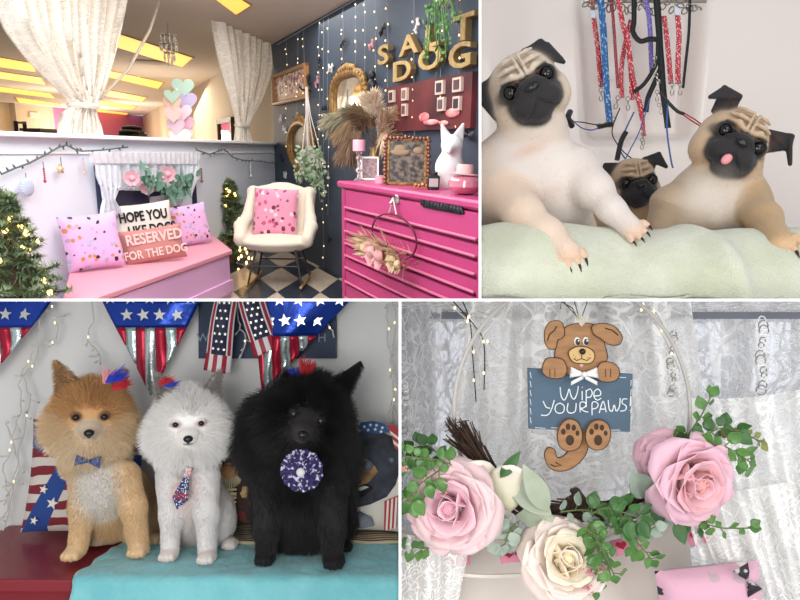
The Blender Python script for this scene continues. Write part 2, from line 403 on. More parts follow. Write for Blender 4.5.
def keep(P):
    ok = np.ones(P.shape[:-1], bool)
    for p, n in CLIP: ok &= ((P-np.array(p)) @ np.array(n)) < 0
    return ok
def fur(name, body, mat_, parent, n, comb, length=None, col=None, rad=.0004, stiff=1.0, wild=.25, grav=.3, segs=4, seed=1, dens=None, keepfn=None, bright=.12, label=None):
    """strands of coat rooted on the skin. comb(P,N) gives the lay direction"""
    rg = np.random.default_rng(seed); V, Fq = body.V, body.F; Nn = body.normals()
    tri = np.concatenate([Fq[:, [0, 1, 2]], Fq[:, [0, 2, 3]]]); a, b, c = V[tri[:, 0]], V[tri[:, 1]], V[tri[:, 2]]
    ar = np.linalg.norm(np.cross(b-a, c-a), axis=1)
    L = body.ln if length is None else length
    dn = (np.ones(len(V)) if dens is None else dens)*(L > 1e-5)
    ar = ar*dn[tri].mean(1); ar /= ar.sum(); t = rg.choice(len(tri), n, p=ar)
    u = rg.random((n, 2)); fl = u.sum(1) > 1; u[fl] = 1-u[fl]; w3 = np.stack([1-u.sum(1), u[:, 0], u[:, 1]], 1)
    tt = tri[t]; itp = lambda A: (A[tt]*w3.reshape(n, 3, *([1]*(A.ndim-1)))).sum(1)
    P = itp(V); N3 = itp(Nn); N3 /= np.linalg.norm(N3, axis=1)[:, None]; Ls = itp(L)*rg.uniform(.6, 1.15, n); Cc = itp(body.col if col is None else col)
    Cb = comb(P, N3); D = N3*stiff+Cb; D /= np.linalg.norm(D, axis=1)[:, None]+1e-9
    # clumping noise: low frequency
    ph = rg.uniform(0, 6.28, (3, 3)); fr = 95.0
    clump = np.stack([np.sin(P @ (fr*np.array([np.sin(i*2.1+1), np.cos(i*1.3), np.sin(i*.7+2)]))+ph[i, 0])+np.sin(P @ (2.3*fr*np.array([np.cos(i*1.7), np.sin(i*2.9+1), np.cos(i+.5)]))+ph[i, 1]) for i in range(3)], 1)*.5
    D += wild*(clump*.8+rg.normal(0, .6, (n, 3))); D /= np.linalg.norm(D, axis=1)[:, None]
    k = np.linspace(0, 1, segs)[None, :, None]
    pts = P[:, None]-N3[:, None]*.0005+D[:, None]*(Ls[:, None, None]*k)+np.array([0, 0, -1.0])*(grav*Ls[:, None, None]*k**2)
    if keepfn is not None: ok = keepfn(pts)
    else: ok = np.ones(n, bool)
    ok &= keep(pts).all(1); pts = pts[ok]; Cc = Cc[ok]; n = len(pts)
    Cc = np.clip(Cc*(1+rg.normal(0, bright, (n, 1))), 0, 1)
    inv = np.array(MW[parent].inverted()); pts = pts @ inv[:3, :3].T+inv[:3, 3]
    hc = bpy.data.hair_curves.new(name); hc.add_curves([segs]*n)
    hc.position_data.foreach_set('vector', pts.astype(np.float32).ravel())
    ra = hc.attributes.get('radius') or hc.attributes.new('radius', 'FLOAT', 'POINT')
    rr = np.tile(rad*np.linspace(1, .25, segs), n).astype(np.float32); ra.data.foreach_set('value', rr)
    ca = hc.attributes.new('Col', 'FLOAT_COLOR', 'CURVE'); ca.data.foreach_set('color', np.concatenate([Cc, np.ones((n, 1))], 1).astype(np.float32).ravel())
    hc.materials.append(mat_)
    o = bpy.data.objects.new(name, hc); C.objects.link(o); o.parent = parent; MW[o] = MW[parent]
    if label: o['label'] = label
    return o
# ============================================================ more shared builders
def print_mat(name, base, cols, scale=6, thr=.32, rough=.85, coords='UV', dist=.35, stretch=(1, 1, 1), seedloc=0):
    """cloth printed with scattered small motifs"""
    t = NT(name, rough=rough, sheen=.2); src = t.mp(t.tc.outputs[coords], tuple(scale*k for k in stretch), (seedloc, seedloc*.7, 0))
    nz = t.node('ShaderNodeTexNoise', {0: src, 'Scale': 2.2, 'Detail': 3}).outputs[1]
    q = t.node('ShaderNodeMix', {0: dist, 4: src, 5: nz}, data_type='VECTOR').outputs[1]
    v = t.node('ShaderNodeTexVoronoi', {0: q, 'Scale': 1.5}); d, c = v.outputs['Distance'], v.outputs['Color']
    hue = t.node('ShaderNodeSeparateColor', {0: c}).outputs[0]; on = t.node('ShaderNodeSeparateColor', {0: c}).outputs[1]
    m = t.math('MULTIPLY', t.step(d, thr, thr-.05), t.step(on, .18, .2))
    out = None; n = len(cols)
    for i, cc in enumerate(cols):
        if out is None: out = t.mix(0, cc, cc)
        else: out = t.mix(t.step(hue, i/n-.001, i/n+.001), out, cc)
    t.set('Base Color', t.mix(m, base, out)); t.bump(t.noise(src, 40), .15)
    return t.m
def cushion(M, w, h, th, mb=None, n=22, pinch=.06):
    mb = mb or MB(); g = np.linspace(-1, 1, n)
    for sd in (-1, 1):
        P = []
        for b in g:
            row = []
            for a in g:
                k = max(0, (1-a**4)*(1-b**4))**.55
                px = a*w/2*(1-pinch*(1-b*b)); pz = b*h/2*(1-pinch*(1-a*a))
                row.append((px, sd*th/2*k, pz+.0))
            P.append(row)
        mb.grid(P, M, flip=(sd > 0))
    return mb
def leaf_shape(mb, M, L, W, fold=.25, curl=.2, n=5, col=None, tip=1.0):
    """pointed leaf lying along +z, facing -y"""
    P = []
    for j in range(n+1):
        t = j/n; wd = W/2*math.sin(PI*min(1, t**.8*1.0))**tip if 0 < t < 1 else 1e-4
        y = -curl*L*t*t
        P.append([(-wd, y-fold*wd, L*t), (0, y, L*t), (wd, y-fold*wd, L*t)])
    return mb.grid(P, M, col=col)
def rdir(r, up=.3):
    a = r.uniform(0, 2*PI); z = r.uniform(up-.6, up+.6); q = math.sqrt(max(0, 1-min(1, z*z))); return Vector((q*math.cos(a), q*math.sin(a), z))

# ============================================================ the booths' thin white partitions
M_white = mat('white_board', '#ffffff', .6, spec=.2)
b = MB()
b.box((0, 1.42, EYE), (3.2, 1.04, .0036)); b.obj('trim_1', M_white, kind='structure', smooth=False)
b = MB(); dx = Vector((.125, 1, 0)).normalized()
b.box((0, .53, 0), (.0036, 1.06, 1.7), frame_m(Vector((.125*.9, .9, EYE+.852)), x=Vector((1, -.125, 0)))); b.obj('trim_2', M_white, kind='structure', smooth=False)
b = MB(); b.box((0, 1.36, EYE-.80), (.0036, .92, 1.596)); b.obj('trim_3', M_white, kind='structure', smooth=False)

# ============================================================ PLACE 1: the salon
Fv = Vector((-310/F, 1, 155/F)).normalized(); Gw = Vector((110/F, 1, 148/F)).normalized()
U = -Fv.cross(Gw); U = (U if U.z > 0 else -U).normalized(); uu_ = Fv.cross(U)
RM = Matrix((uu_, Fv, U)).transposed().to_4x4(); RM.translation = Vector((0, 0, EYE)); RI3 = RM.to_3x3().transposed()
G = RI3 @ Gw; EH = 1.25
def ray(px, py): return RI3 @ Vector(((px-400)/F, 1, -(py-300)/F))
def onz(px, py, h=-EH): r = ray(px, py); return r*(h/r.z)
CN = onz(277, 244); NH = Vector((G.y, -G.x, 0)); UB = CN.x; WC = 1.26
def onh(px, py, off=0): r = ray(px, py); return r*((NH.dot(CN)+off)/NH.dot(r))       # plane of the half wall; off > 0 towards the window side
def onb(px, py, off=0): r = ray(px, py); return r*((UB-off)/r.x)
def mpp(p): return (RM @ Vector(p)).y/F            # metres per pixel at a room point
BF = RM @ frame_m((UB, 0, 0), x=(0, -1, 0)); HF = RM @ frame_m(CN, x=G)
def bxy(px, py, off=0): p = onb(px, py, off); return (-p.y, p.z)
def hxy(px, py, off=0): q = HF.inverted() @ (RM @ onh(px, py, off)); return (q.x, q.z)
def W(p): return RM @ Vector(p)
def FR(p, yaw=0):
    """frame at room point p: -y faces the viewer, z up, turned by yaw degrees"""
    p = Vector(p); d = Vector((p.x, p.y, 0)).normalized(); x = Vector((d.y, -d.x, 0)); return RM @ frame_m(p, x=x) @ rot(rz=yaw)

m_halfwall = mat('painted_white_wall', '#dfe4ee', .7)
m_blue = mat('slate_blue_wall', '#3d4a59', .65, col2='#364250', cscale=3)
m_beige = mat('beige_wall', '#b3a48d', .8); m_pinkw = mat('pink_wall', '#c46c90', .8)
m_ceil = mat('ceiling_paint', '#d9ccbe', .9, bump=.1)
t = NT('checker_floor', rough=.28); ch = t.node('ShaderNodeTexChecker', {0: t.tc.outputs['UV'], 'Scale': 1.0})
ns = t.noise(t.tc.outputs['UV'], 3, 5); c1 = t.mix(t.step(ns, .3, .7), '#b9a992', '#cdbfab'); c2 = t.mix(t.step(ns, .3, .8), '#232933', '#3a414c')
t.set('Base Color', t.mix(ch.outputs['Fac'], c1, c2)); m_floor = t.m
# floor laid along the two wall directions
b = MB(M=RM); Ft = Vector((0, 1, 0)); org = onz(277, 292)
cor = [CN+Ft*a+G*g for a, g in ((-7, .2), (-7, -8), (14, -8), (14, .2))]
cor = [(UB+.02, 1.2, -EH), (-3.8, 1.2, -EH), (-9, 26, -EH), (UB+.02+8, 26, -EH)]
def fuv(p): d = Vector(p)-org; gg = d.x/G.x; return (gg/.62, (d.y-gg*G.y)/.66)
b.add(cor, [(0, 3, 2, 1)], uvs=[fuv(p) for p in cor]); b.obj('floor', m_floor, kind='structure', smooth=False)
b = MB(M=RM); b.add([(8, 2.0, WC), (-16, 2.0, WC), (-16, 30, WC), (8, 30, WC)], [(0, 1, 2, 3)]); b.obj('ceiling', m_ceil, kind='structure', smooth=False)
b = MB(M=BF); b.box((-CN.y/2-.9, .06, 0), (CN.y-1.8, .12, 2*WC+.0)); b.obj('wall_right', m_blue, kind='structure', smooth=False)
YB = (onz(144, 116, WC)).y
b = MB(M=BF); b.box((-(CN.y+YB)/2-.05, .06, 0), (YB-CN.y+.1, .12, 2*WC)); b.obj('wall_right_beyond', m_beige, kind='structure', smooth=False)
# back wall of the salon, parallel to the half wall
CB = Vector((UB, YB, 0)); BK = RM @ frame_m(CB, x=G)
def kxy(px, py):
    r = ray(px, py); p = r*(NH.dot(CB)/NH.dot(r)); q = BK.inverted() @ (RM @ p); return (q.x, q.z)
xp = kxy(54, 120)[0]
b = MB(M=BK); b.box((xp/2, .05, 0), (-xp, .1, 2*WC)); b.obj('wall_back', m_pinkw, kind='structure', smooth=False)
b = MB(M=BK); b.box((xp-4, .05, 0), (8, .1, 2*WC)); b.obj('wall_back_beyond', m_beige, kind='structure', smooth=False)
# the half wall with its ledge
HT = .045; xe = .11
b = MB(M=HF); b.box((-4.2, .07, (HT+EH)/2-.0), (8.4+2*xe, .14, HT+EH)); b.obj('wall_half', m_halfwall, kind='structure', smooth=False)
b = MB(M=HF); b.box((-4.2, .05, HT+EH+.012), (8.4+2*xe, .24, .03), bev=.006); b.obj('trim_4', M_white, kind='structure', smooth=False)
b = MB(M=HF); b.box((-4.2, -.006, HT+EH-.10), (8.4+2*xe, .012, .012)); b.obj('trim_5', M_white, kind='structure', smooth=False)

# ceiling light panels
m_panel = mat('lit_warm_panel', '#ffc860', .6, em='#ffbe55', ems=1.25); m_pframe = mat('panel_frame', '#c9a56a', .5)
PN = [((113, 45), (115, 32), (192, 57), (182, 66)), ((107, 76), (108, 70), (163, 82), (158, 88)), ((103, 95), (104, 89), (146, 97), (142, 101)),
      ((99, 104), (100, 100), (136, 106), (132, 109)), ((97, 112), (98, 109), (128, 113), (126, 115)),
      ((-30, 62), (-32, 51), (33, 63), (35, 71)), ((-20, 75), (-22, 68), (40, 77), (45, 84)), ((0, 91), (-3, 86), (50, 93), (55, 98)),
      ((19, 102), (16, 97), (58, 103), (61, 106)), ((30, 109), (29, 106), (47, 108), (49, 111)), ((190, -22), (180, -40), (250, 4), (236, 13))]
for i, q in enumerate(PN):
    P = [onz(x, y, WC) for x, y in q]; c = sum(P, Vector())/4
    r_ = thing('ceiling_light', W(c-Vector((0, 0, .02))), ['long warm ceiling light panel nearest beside the left lace curtain', 'second warm ceiling light panel right of the left lace curtain', 'third warm ceiling light panel right of the left lace curtain', 'fourth warm ceiling light panel right of the left lace curtain', 'small farthest warm ceiling light panel above the pink wall',
        'top warm ceiling light panel at the far left', 'second warm ceiling light panel down at the far left', 'third warm ceiling light panel down at the far left', 'fourth small warm ceiling light panel behind the left curtain', 'smallest warm ceiling light panel at the far left', 'warm ceiling light panel above the right lace curtain'][i], 'ceiling light', 'ceiling light panels')
    b = MB(M=RM); lo = [p-Vector((0, 0, .015)) for p in P]; ou = [c+(p-c)*1.07-Vector((0, 0, .012)) for p in P]
    b.add([*ou, *[p+Vector((0, 0, .012)) for p in ou]], [(0, 1, 2, 3), (4, 7, 6, 5), (0, 4, 5, 1), (1, 5, 6, 2), (2, 6, 7, 3), (3, 7, 4, 0)]); b.obj('frame', m_pframe, r_, smooth=False)
    b = MB(M=RM); b.add([*lo, *[p+Vector((0, 0, .004)) for p in lo]], [(0, 1, 2, 3), (4, 7, 6, 5), (0, 4, 5, 1), (1, 5, 6, 2), (2, 6, 7, 3), (3, 7, 4, 0)]); b.obj('diffuser', m_panel, r_, smooth=False)
p = W(onz(150, 95, WC-.25)); area('salon_lamp_glow', p, p-Vector((0, 0, 2)), 2.5, 170, (1, .86, .68))
for px_, py_, e_ in ((240, -70, 50), (60, -30, 3), (288, 8, 30)):
    p = W(onz(px_, py_, WC-.06)); area('front_ceiling_fill', p, p-U*2, 1.5, e_, (1, .96, .92))  # added fill lights under the ceiling, brightening half wall, chair and floor
for px_, py_, e_ in ((150, 70, 45), (60, 90, 90), (120, 103, 130), (80, 107, 220)):
    l = bpy.data.lights.new('salon_bounce_fill', 'POINT'); l.energy = e_; l.color = (1, .88, .74); l.shadow_soft_size = .5; o = bpy.data.objects.new('salon_bounce_fill', l); C.objects.link(o); o.location = W(onz(px_, py_, WC)-Vector((0, 0, 1.15)))  # added point lights standing in for light bounced onto the salon ceiling
p = W(onz(20, 95, WC-.25)); area('salon_lamp_glow', p, p-Vector((0, 0, 2)), 2.5, 150, (1, .86, .68))
p = onz(150, 63, WC-.012); b = MB(M=RM @ T(p)); b.lathe([(.30, .0), (.28, -.012), (.05, -.02)], 20); b.obj('ceiling_vent', m_ceil, label='round ceiling vent between the warm light panels', cat='vent')

# curtain rod and lace curtains
m_dark = mat('dark_metal', '#2b2724', .5, .4); m_lace = lace_mat('lace_cloth', '#fffaf0', scale=1.7, density=.5, op=(.66, .92))
b = MB(M=HF); a0, a1 = hxy(120, -31), hxy(276, 41); b.tube([(-6.5, .02, a1[1]), (.1, .02, a1[1])], .022, 8); b.obj('curtain_rod', m_dark, label='dark rail running under the ceiling above the white half wall', cat='rail')
def curtain(rows, label, folds, amp, tie):
    pts = [(hxy(L_, y)[0], hxy(R_, yr)[0], (hxy(L_, y)[1]+hxy(R_, yr)[1])/2, hxy(L_, y)[1], hxy(R_, yr)[1]) for (y, L_, yr, R_) in rows]
    K = len(pts); nv = 60; nu = 90; P = []
    for j in range(nv):
        t_ = j/(nv-1)*(K-1); i = min(K-2, int(t_)); f = t_-i; q = [pts[i][k]*(1-f)+pts[i+1][k]*f for k in range(5)]
        row = []
        wd = q[1]-q[0]
        for i2 in range(nu):
            a = i2/(nu-1); ph = a*2*PI*folds; am = amp*(.45+.55*min(1, wd/1.2))
            row.append((q[0]+wd*a+.01*math.sin(ph*3+j*.2), .03+am*math.sin(ph+.6*math.sin(j*.11))+am*.3*math.sin(2.3*ph+1), q[3]*(1-a)+q[4]*a))
        P.append(row)
    r_ = thing('lace_curtain', HF @ Vector((pts[-1][0], .03, pts[-1][2])), label, 'curtain', 'lace curtains over the half wall')
    b = MB(M=HF); b.grid(P); b.obj('curtain_panel', m_lace, r_, auto=0)
    i, = [tie]; q = pts[i]; b = MB(M=HF); cx = (q[0]+q[1])/2; hw_ = (q[1]-q[0])/2
    b.tube([(cx+hw_*1.04*math.cos(k*PI/10), .03+amp*1.1*math.sin(k*PI/10), q[2]) for k in range(20)], .02, 6, closed=True); b.obj('tie_band', m_lace, r_)
curtain([(-40, -6, -40, 130), (0, 6, 0, 124), (30, 18, 30, 118), (60, 38, 60, 112), (85, 60, 85, 104), (98, 73, 98, 99), (106, 77, 106, 97), (113, 70, 113, 97), (125, 66, 125, 100), (139, 64, 140, 102)], 'large white lace curtain tied in at its foot on the left', 11, .07, 6)
curtain([(13, 215, 40, 276), (30, 219, 50, 275), (60, 225, 75, 271), (90, 232, 100, 262), (115, 238, 118, 253), (125, 240, 126, 250), (136, 239, 136, 252), (147, 237, 147, 254)], 'white lace curtain beside the dark blue wall', 8, .05, 5)
# cord and chandelier
b = MB(M=RM); b.tube([onh(163, -10, -.1), onh(150, 30, -.1), onh(128, 70, -.1), onh(98, 101, -.05)], .012, 6); b.obj('cord', mat('cord', '#cdbfae', .7), label='thin pale cord running down to the left curtain tie', cat='cord')
m_cryst = mat('crystal', '#fbf4e4', .15, 0, .1, ior=1.5, spec=.8); m_chrome = mat('chrome', '#c8c4c0', .2, .9)
pc = onh(169, 50, -.6); q = FR(pc); s_ = mpp(pc)
r_ = thing('chandelier', W(onh(169, 67, -.6)), 'small crystal chandelier hanging above the heart stack', 'chandelier')
b = MB(M=q); b.tube([(0, 0, 18*s_), (0, 0, 60*s_)], .4*s_, 6); b.obj('chain', m_chrome, r_)
b = MB(M=q)
for rr, z in ((7, 13), (8, 5), (5, -3)): b.tube([(rr*s_*math.cos(k*PI/9), rr*s_*math.sin(k*PI/9), z*s_) for k in range(18)], .5*s_, 5, closed=True)
b.tube([(0, 0, 18*s_), (0, 0, -8*s_)], .5*s_, 6); b.obj('frame', m_chrome, r_)
b = MB(M=q)
for rr, z, n, L_ in ((7, 13, 9, 6), (8, 5, 10, 7), (5, -3, 7, 9), (2, -8, 3, 8)):
    for k in range(n):
        a = k*2*PI/n; x, y = rr*s_*math.cos(a), rr*s_*math.sin(a)
        b.lathe([(.1*s_, 0), (.9*s_, -L_*s_*.3), (1.1*s_, -L_*s_*.55), (.1*s_, -L_*s_)], 6, T(x, y, z*s_))
        b.ell((x, y, z*s_+1.2*s_), 1.0*s_, nu=6, nv=4)
b.obj('crystal_drops', m_cryst, r_, auto=0)

# stack of heart cut-outs on the ledge
def heart(n=28):
    o = []
    for k in range(n):
        a = 2*PI*k/n; o.append((16*math.sin(a)**3/17, (13*math.cos(a)-5*math.cos(2*a)-2*math.cos(3*a)-math.cos(4*a))/17))
    return o
HS = [(183, 87, 10, '#a9d8bd'), (172, 96, 7, '#8fbf9f'), (186, 101, 10, '#b9a8e0'), (172, 103, 8, '#f0b48e'), (182, 112, 9, '#eecbe0'), (173, 114, 8, '#f0b0a8'), (185, 124, 9, '#f0a0c4'), (176, 126, 8, '#d8a8c0'), (180, 137, 10, '#f1e6dc'), (187, 134, 6, '#f5d8e4')]
p0 = onh(180, 143, -.12); r_ = thing('heart_stack', W(p0), 'column of pastel paper hearts standing on the ledge', 'decoration')
b = MB(M=FR(p0)); s_ = mpp(p0); b.tube([(0, .03, 0), (0, .03, 52*s_)], .01, 6); b.lathe([(.1, 0), (.1, .012), (.01, .015)], 16); b.obj('stand', M_white, r_)
for i, (x, y, rr, c) in enumerate(HS):
    p = onh(x, y, -.12+.015*(i % 3)); b = MB(M=FR(p, (-6, 5, 0)[i % 3])); b.poly([(a*rr*s_*1.15, c2*rr*s_*1.15) for a, c2 in heart()], .012)
    b.obj('heart', mat('heart_'+c[1:], [k_*.72+.22 for k_ in lin(c)], .6), r_, label=None, bevel=.002)

# salon furniture glimpsed over the ledge
m_blk = mat('black_plastic', '#1e1b1c', .5)
def room_box(name, x0, y0, x1, y1, off, th, m, label, cat, extra=None):
    P0, P1 = onh(x0, y0, off), onh(x1, y1, off); fr = HF; a = HF.inverted() @ (RM @ P0); c = HF.inverted() @ (RM @ P1)
    r_ = thing(name, HF @ Vector(((a.x+c.x)/2, a.y, min(a.z, c.z))), label, cat)
    b = MB(M=HF); extra(b, a, c, th); b.obj('body', m, r_); return r_
def f_chairs(b, a, c, th):
    w_ = c.x-a.x; h = a.z-c.z
    for k, (x, hh) in enumerate(((.12, .55), (.38, 1.0), (.62, .7), (.88, .45))):
        b.box((a.x+w_*x, a.y+.1*k, c.z+h*hh/2-.5), (w_*.24, .3, h*hh+1), bev=.05); b.ell((a.x+w_*x, a.y+.1*k, c.z+h*hh), (w_*.13, .15, h*.22))
room_box('salon_chair', 124, 127, 160, 139, -2.2, .3, m_blk, 'black salon chair behind the ledge below the pink wall', 'chair', f_chairs)
def f_ladder(b, a, c, th):
    w_ = c.x-a.x; h = a.z-c.z+1
    for x in (a.x, c.x): b.tube([(x, a.y, c.z-1), (x, a.y, a.z)], .03, 6)
    for k in range(8): b.box(((a.x+c.x)/2, a.y, a.z-.02-k*.16), (w_, .06, .03))
room_box('step_ladder', 15.5, 121, 26, 137, -4, .1, m_blk, 'dark step ladder against the far beige wall', 'ladder', f_ladder)
def f_shelf(b, a, c, th):
    b.box(((a.x+c.x)/2, a.y, (a.z+c.z)/2-.5), (c.x-a.x, .3, a.z-c.z+1), bev=.02)
    b.box(((a.x+c.x)/2, a.y, a.z+.02), (c.x-a.x+.05, .34, .04))
room_box('low_cabinet', 31, 131, 53, 137, -4, .3, mat('dim_cabinet', '#4a4540', .6), 'low dark cabinet at the far beige wall', 'cabinet', f_shelf)
b = MB(M=BK); x0, z0 = kxy(28, 112); x1, z1 = kxy(38, 118); b.box(((x0+x1)/2, -.02, (z0+z1)/2), (x1-x0, .04, z0-z1)); 
for k in range(5): b.box(((x0+x1)/2, -.05, z1+(z0-z1)*(k+.5)/5), (x1-x0-.03, .03, .02))
b.obj('air_grille', m_ceil, label='pale air grille high on the far beige wall', cat='vent')
b = MB(M=BK); x0, z0 = kxy(9, 104); x1, z1 = kxy(13, 137); b.box(((x0+x1)/2, -.1, 0), (x1-x0, .2, 2*WC)); b.obj('trim_6', mat('pale_post', '#c9bca8', .7), kind='structure')
# frame on the beige right wall beyond, jars on the ledge, pink bowl
r_ = thing('framed_mirror', BF @ Vector((bxy(231, 140)[0], 0, bxy(231, 150)[1])), 'dark framed mirror on the beige wall beside the right curtain', 'mirror')
x0, z0 = bxy(220, 122); x1, z1 = bxy(235, 150)
b = MB(M=BF); 
for xx in (x0, x1): b.box((xx, -.03, (z0+z1)/2), (.08, .06, z0-z1))
for zz in (z0, z1): b.box(((x0+x1)/2, -.03, zz), (x1-x0+.08, .06, .08))
b.obj('frame', mat('walnut', '#5a4030', .5), r_, smooth=False); b = MB(M=BF); b.box(((x0+x1)/2, -.015, (z0+z1)/2), (x1-x0, .02, z0-z1)); b.obj('glass', mat('mirror_glass', '#b0a898', .05, 1), r_, smooth=False)
for i, (x, wd, h, c, lb) in enumerate(((203, 2.2, 7, '#e8e2d8', 'tall white bottle on the ledge right of the hearts'), (208, 2, 6, '#ece8e2', 'short white bottle on the ledge beside the tall one'), (213, 2, 5, '#cfc4b6', 'beige jar on the ledge before the framed mirror'))):
    p = onh(x, 145, -.1); s_ = mpp(p); b = MB(M=FR(p)); b.lathe([(wd*s_, 0), (wd*s_, h*.7*s_), (wd*.4*s_, h*.8*s_), (wd*.45*s_, h*s_), (.001, h*s_)], 14); b.obj('bottle', mat('bottle_%d' % i, c, .4), label=lb, cat='bottle', group='toiletries on the ledge')
p = onh(73, 138, -.12); s_ = mpp(p); b = MB(M=FR(p)); b.lathe([(2*s_, 0), (5*s_, 3*s_), (5.5*s_, 4.5*s_), (4.8*s_, 4.4*s_), (.001, 1.5*s_)], 20); b.obj('bowl', mat('pink_ceramic', '#e99cae', .35), label='small pink bowl on the ledge at the foot of the left curtain', cat='bowl')
# ------------------------------------------------------------ pink bench and its cushions
hb = onh(209, 231.5).z                                      # height of the bench top
m_bench = mat('pink_painted_bench', '#e0b2da', .5); m_bencht = mat('pink_bench_top', '#e39cae', .4)
fl_, fr_ = onz(48, 310, hb), onz(232, 250, hb); br_ = onz(209, 231.5, hb)
dpt = (br_-fr_); fr0 = fr_; fl0 = fr_+(G*-1)*((fr_-fl_).dot(G)); bl0 = fl0+dpt*1.0; br0 = fr0+dpt
def slab(mb, P, z0, z1, M=None):
    vs = [(p.x, p.y, z) for z in (z0, z1) for p in P]; n = len(P)
    A = sum((P[(i+1) % n]-P[i]).x*(P[(i+1) % n]+P[i]).y for i in range(n))
    if A > 0: P = P[::-1]; vs = [(p.x, p.y, z) for z in (z0, z1) for p in P]
    return mb.add(vs, [tuple(range(n-1, -1, -1)), tuple(range(n, 2*n))]+[(i, (i+1) % n, n+(i+1) % n, n+i) for i in range(n)])
r_ = thing('bench', W((fl0+br0)/2+Vector((0, 0, -EH-hb))), 'pink chest bench with a flat top against the white half wall', 'bench')
ins = lambda P, k: [p+(sum(P, Vector())/4-p).normalized()*k for p in P]
Q = [fl0, fr0, br0, bl0]
b = MB(M=RM); slab(b, Q, hb-.035, hb); b.obj('lid', m_bencht, r_, smooth=False, bevel=.006)
lowf = onz(232, 284, -EH).z
b = MB(M=RM); slab(b, ins(Q, .03), -EH+.0, hb-.04)
b.obj('body', m_bench, r_, smooth=False)
b = MB(M=RM); q1 = W(fr0)-W(fl0)
hm = hb-(hb+EH)*.62
e1 = (fr0-fl0).normalized(); nrm = Vector((e1.y, -e1.x, 0)); 
slab(b, [fl0+nrm*.005+e1*.05, fr0+nrm*.005-e1*.02, fr0-nrm*.03-e1*.02, fl0-nrm*.03+e1*.05], -EH+.05, hm); b.obj('lower_panel', m_bench, r_, smooth=False)

m_dogprint = print_mat('pink_dog_print', '#dfb0dc', ['#2a2630', '#a9b4cc', '#c98a50', '#b9a4cc'], scale=9, thr=.42, dist=.28)
m_cream = mat('cream_canvas', '#e2dcd2', .85, bump=.1); m_terra = mat('terracotta_canvas', '#bd7f7a', .85, bump=.1)
def pframe(px, py, h, lift, tilt, yaw):
    p = onz(px, py, h)+Vector((0, 0, lift)); return FR(p, yaw) @ rot(rx=-tilt)
def cush(px, py, wpx, hpx, th, tilt, yaw, m, label, roll=0, grp='cushions on the pink bench', txt=None, lift=.0):
    p = onz(px, py, hb); s_ = mpp(p)*1.02; r_ = thing('cushion', W(p), label, 'cushion', grp)
    M = FR(p, yaw) @ rot(rx=-tilt) @ rot(ry=roll) @ T(0, 0, hpx*s_/2+lift)
    cushion(M, wpx*s_, hpx*s_, th).obj('cover', m, r_, auto=0)
    if txt: txt(r_, M, s_, th)
    return r_
def t_hope(r_, M, s_, th):
    b = MB(M=M @ T(0, -th*.52, 0)); b.text('HOPE YOU', 13*s_, T(-2*s_, 0, 12*s_), off=.0035, sx=.72, ext=.002); b.text('LIKE DOGS', 13*s_, T(4*s_, 0, -1.5*s_), off=.0035, sx=.72, ext=.002)
    b.obj('lettering', m_blk, r_, smooth=False)
def t_res(r_, M, s_, th):
    b = MB(M=M @ T(0, -th*.54, 0)); b.text('RESERVED', 14*s_, T(1*s_, 0, 7*s_), off=.003, sx=.84, ext=.002); b.text('FOR THE DOG', 11*s_, T(0, 0, -7.5*s_), off=.002, sx=.82, ext=.002)
    b.obj('lettering', mat('pale_print', '#dcbfb8', .8), r_, smooth=False)
cush(98, 270, 54, 55, .16, 8, 14, m_dogprint, 'pink dog print cushion at the left end of the bench', roll=-4)
cush(150, 254, 58, 50, .13, 8, 20, m_cream, 'cream cushion with black HOPE YOU LIKE lettering in the middle of the bench', roll=-4, txt=t_hope)
cush(195, 245, 40, 40, .12, 8, 30, m_dogprint, 'pink dog print cushion at the right end of the bench', roll=-6, lift=0)
cush(157, 262, 60, 34, .11, 10, 12, m_terra, 'small dusty rose cushion with RESERVED FOR THE DOG lettering', roll=-6, txt=t_res)

# ------------------------------------------------------------ curtained picture window in the half wall
m_wframe = mat('pale_trim', '#e6e9f2', .5)
def hrect(mb, x0, y0, x1, y1, off, th=.01):
    a, c = hxy(x0, y0, off), hxy(x1, y1, off); o_ = -off/1.0
    mb.box(((a[0]+c[0])/2, -off*.999, (a[1]+c[1])/2), (abs(c[0]-a[0]), th, abs(a[1]-c[1]))); return a, c
r_ = thing('draped_display_window', HF @ Vector((hxy(145, 215)[0], -.02, hxy(145, 215)[1])), 'dark display opening on the half wall dressed with pale lace drapes', 'display window')
b = MB(M=HF); hrect(b, 95, 165, 197, 216, .012, .02); b.obj('dark_sheet', mat('opening_shade', '#2c3550', .4), r_, smooth=False)  # flat navy sheet, its colour paints in the dark inside of the opening
b = MB(M=HF); hrect(b, 150, 197, 182, 205, .03, .012); b.obj('white_strip', m_wframe, r_, smooth=False)
m_netb = lace_mat('pale_net', '#eef4fb', scale=1.4, density=.5, op=(.8, .98))
def drape(rows, off, folds, amp, name, parent, mt, nv=40, nu=70):
    pts = [(*hxy(l, y, off), *hxy(rr, y2, off)) for y, l, y2, rr in rows]; K = len(pts); P = []
    for j in range(nv):
        t_ = j/(nv-1)*(K-1); i = min(K-2, int(t_)); f = t_-i; q = [pts[i][k]*(1-f)+pts[i+1][k]*f for k in range(4)]
        P.append([(q[0]+(q[2]-q[0])*a, -off-amp*(.5+.5*math.sin(2*PI*folds*a+.5*math.sin(j*.15))), q[1]+(q[3]-q[1])*a) for a in np.linspace(0, 1, nu)])
    b = MB(M=HF); b.grid(P); return b.obj(name, mt, parent, auto=0)
drape([(157, 90, 158, 197), (165, 92, 166, 197), (176, 93, 178, 197), (184, 97, 188, 192), (190, 106, 192, 180), (186, 120, 190, 165)], .05, 12, .03, 'valance', r_, m_netb)
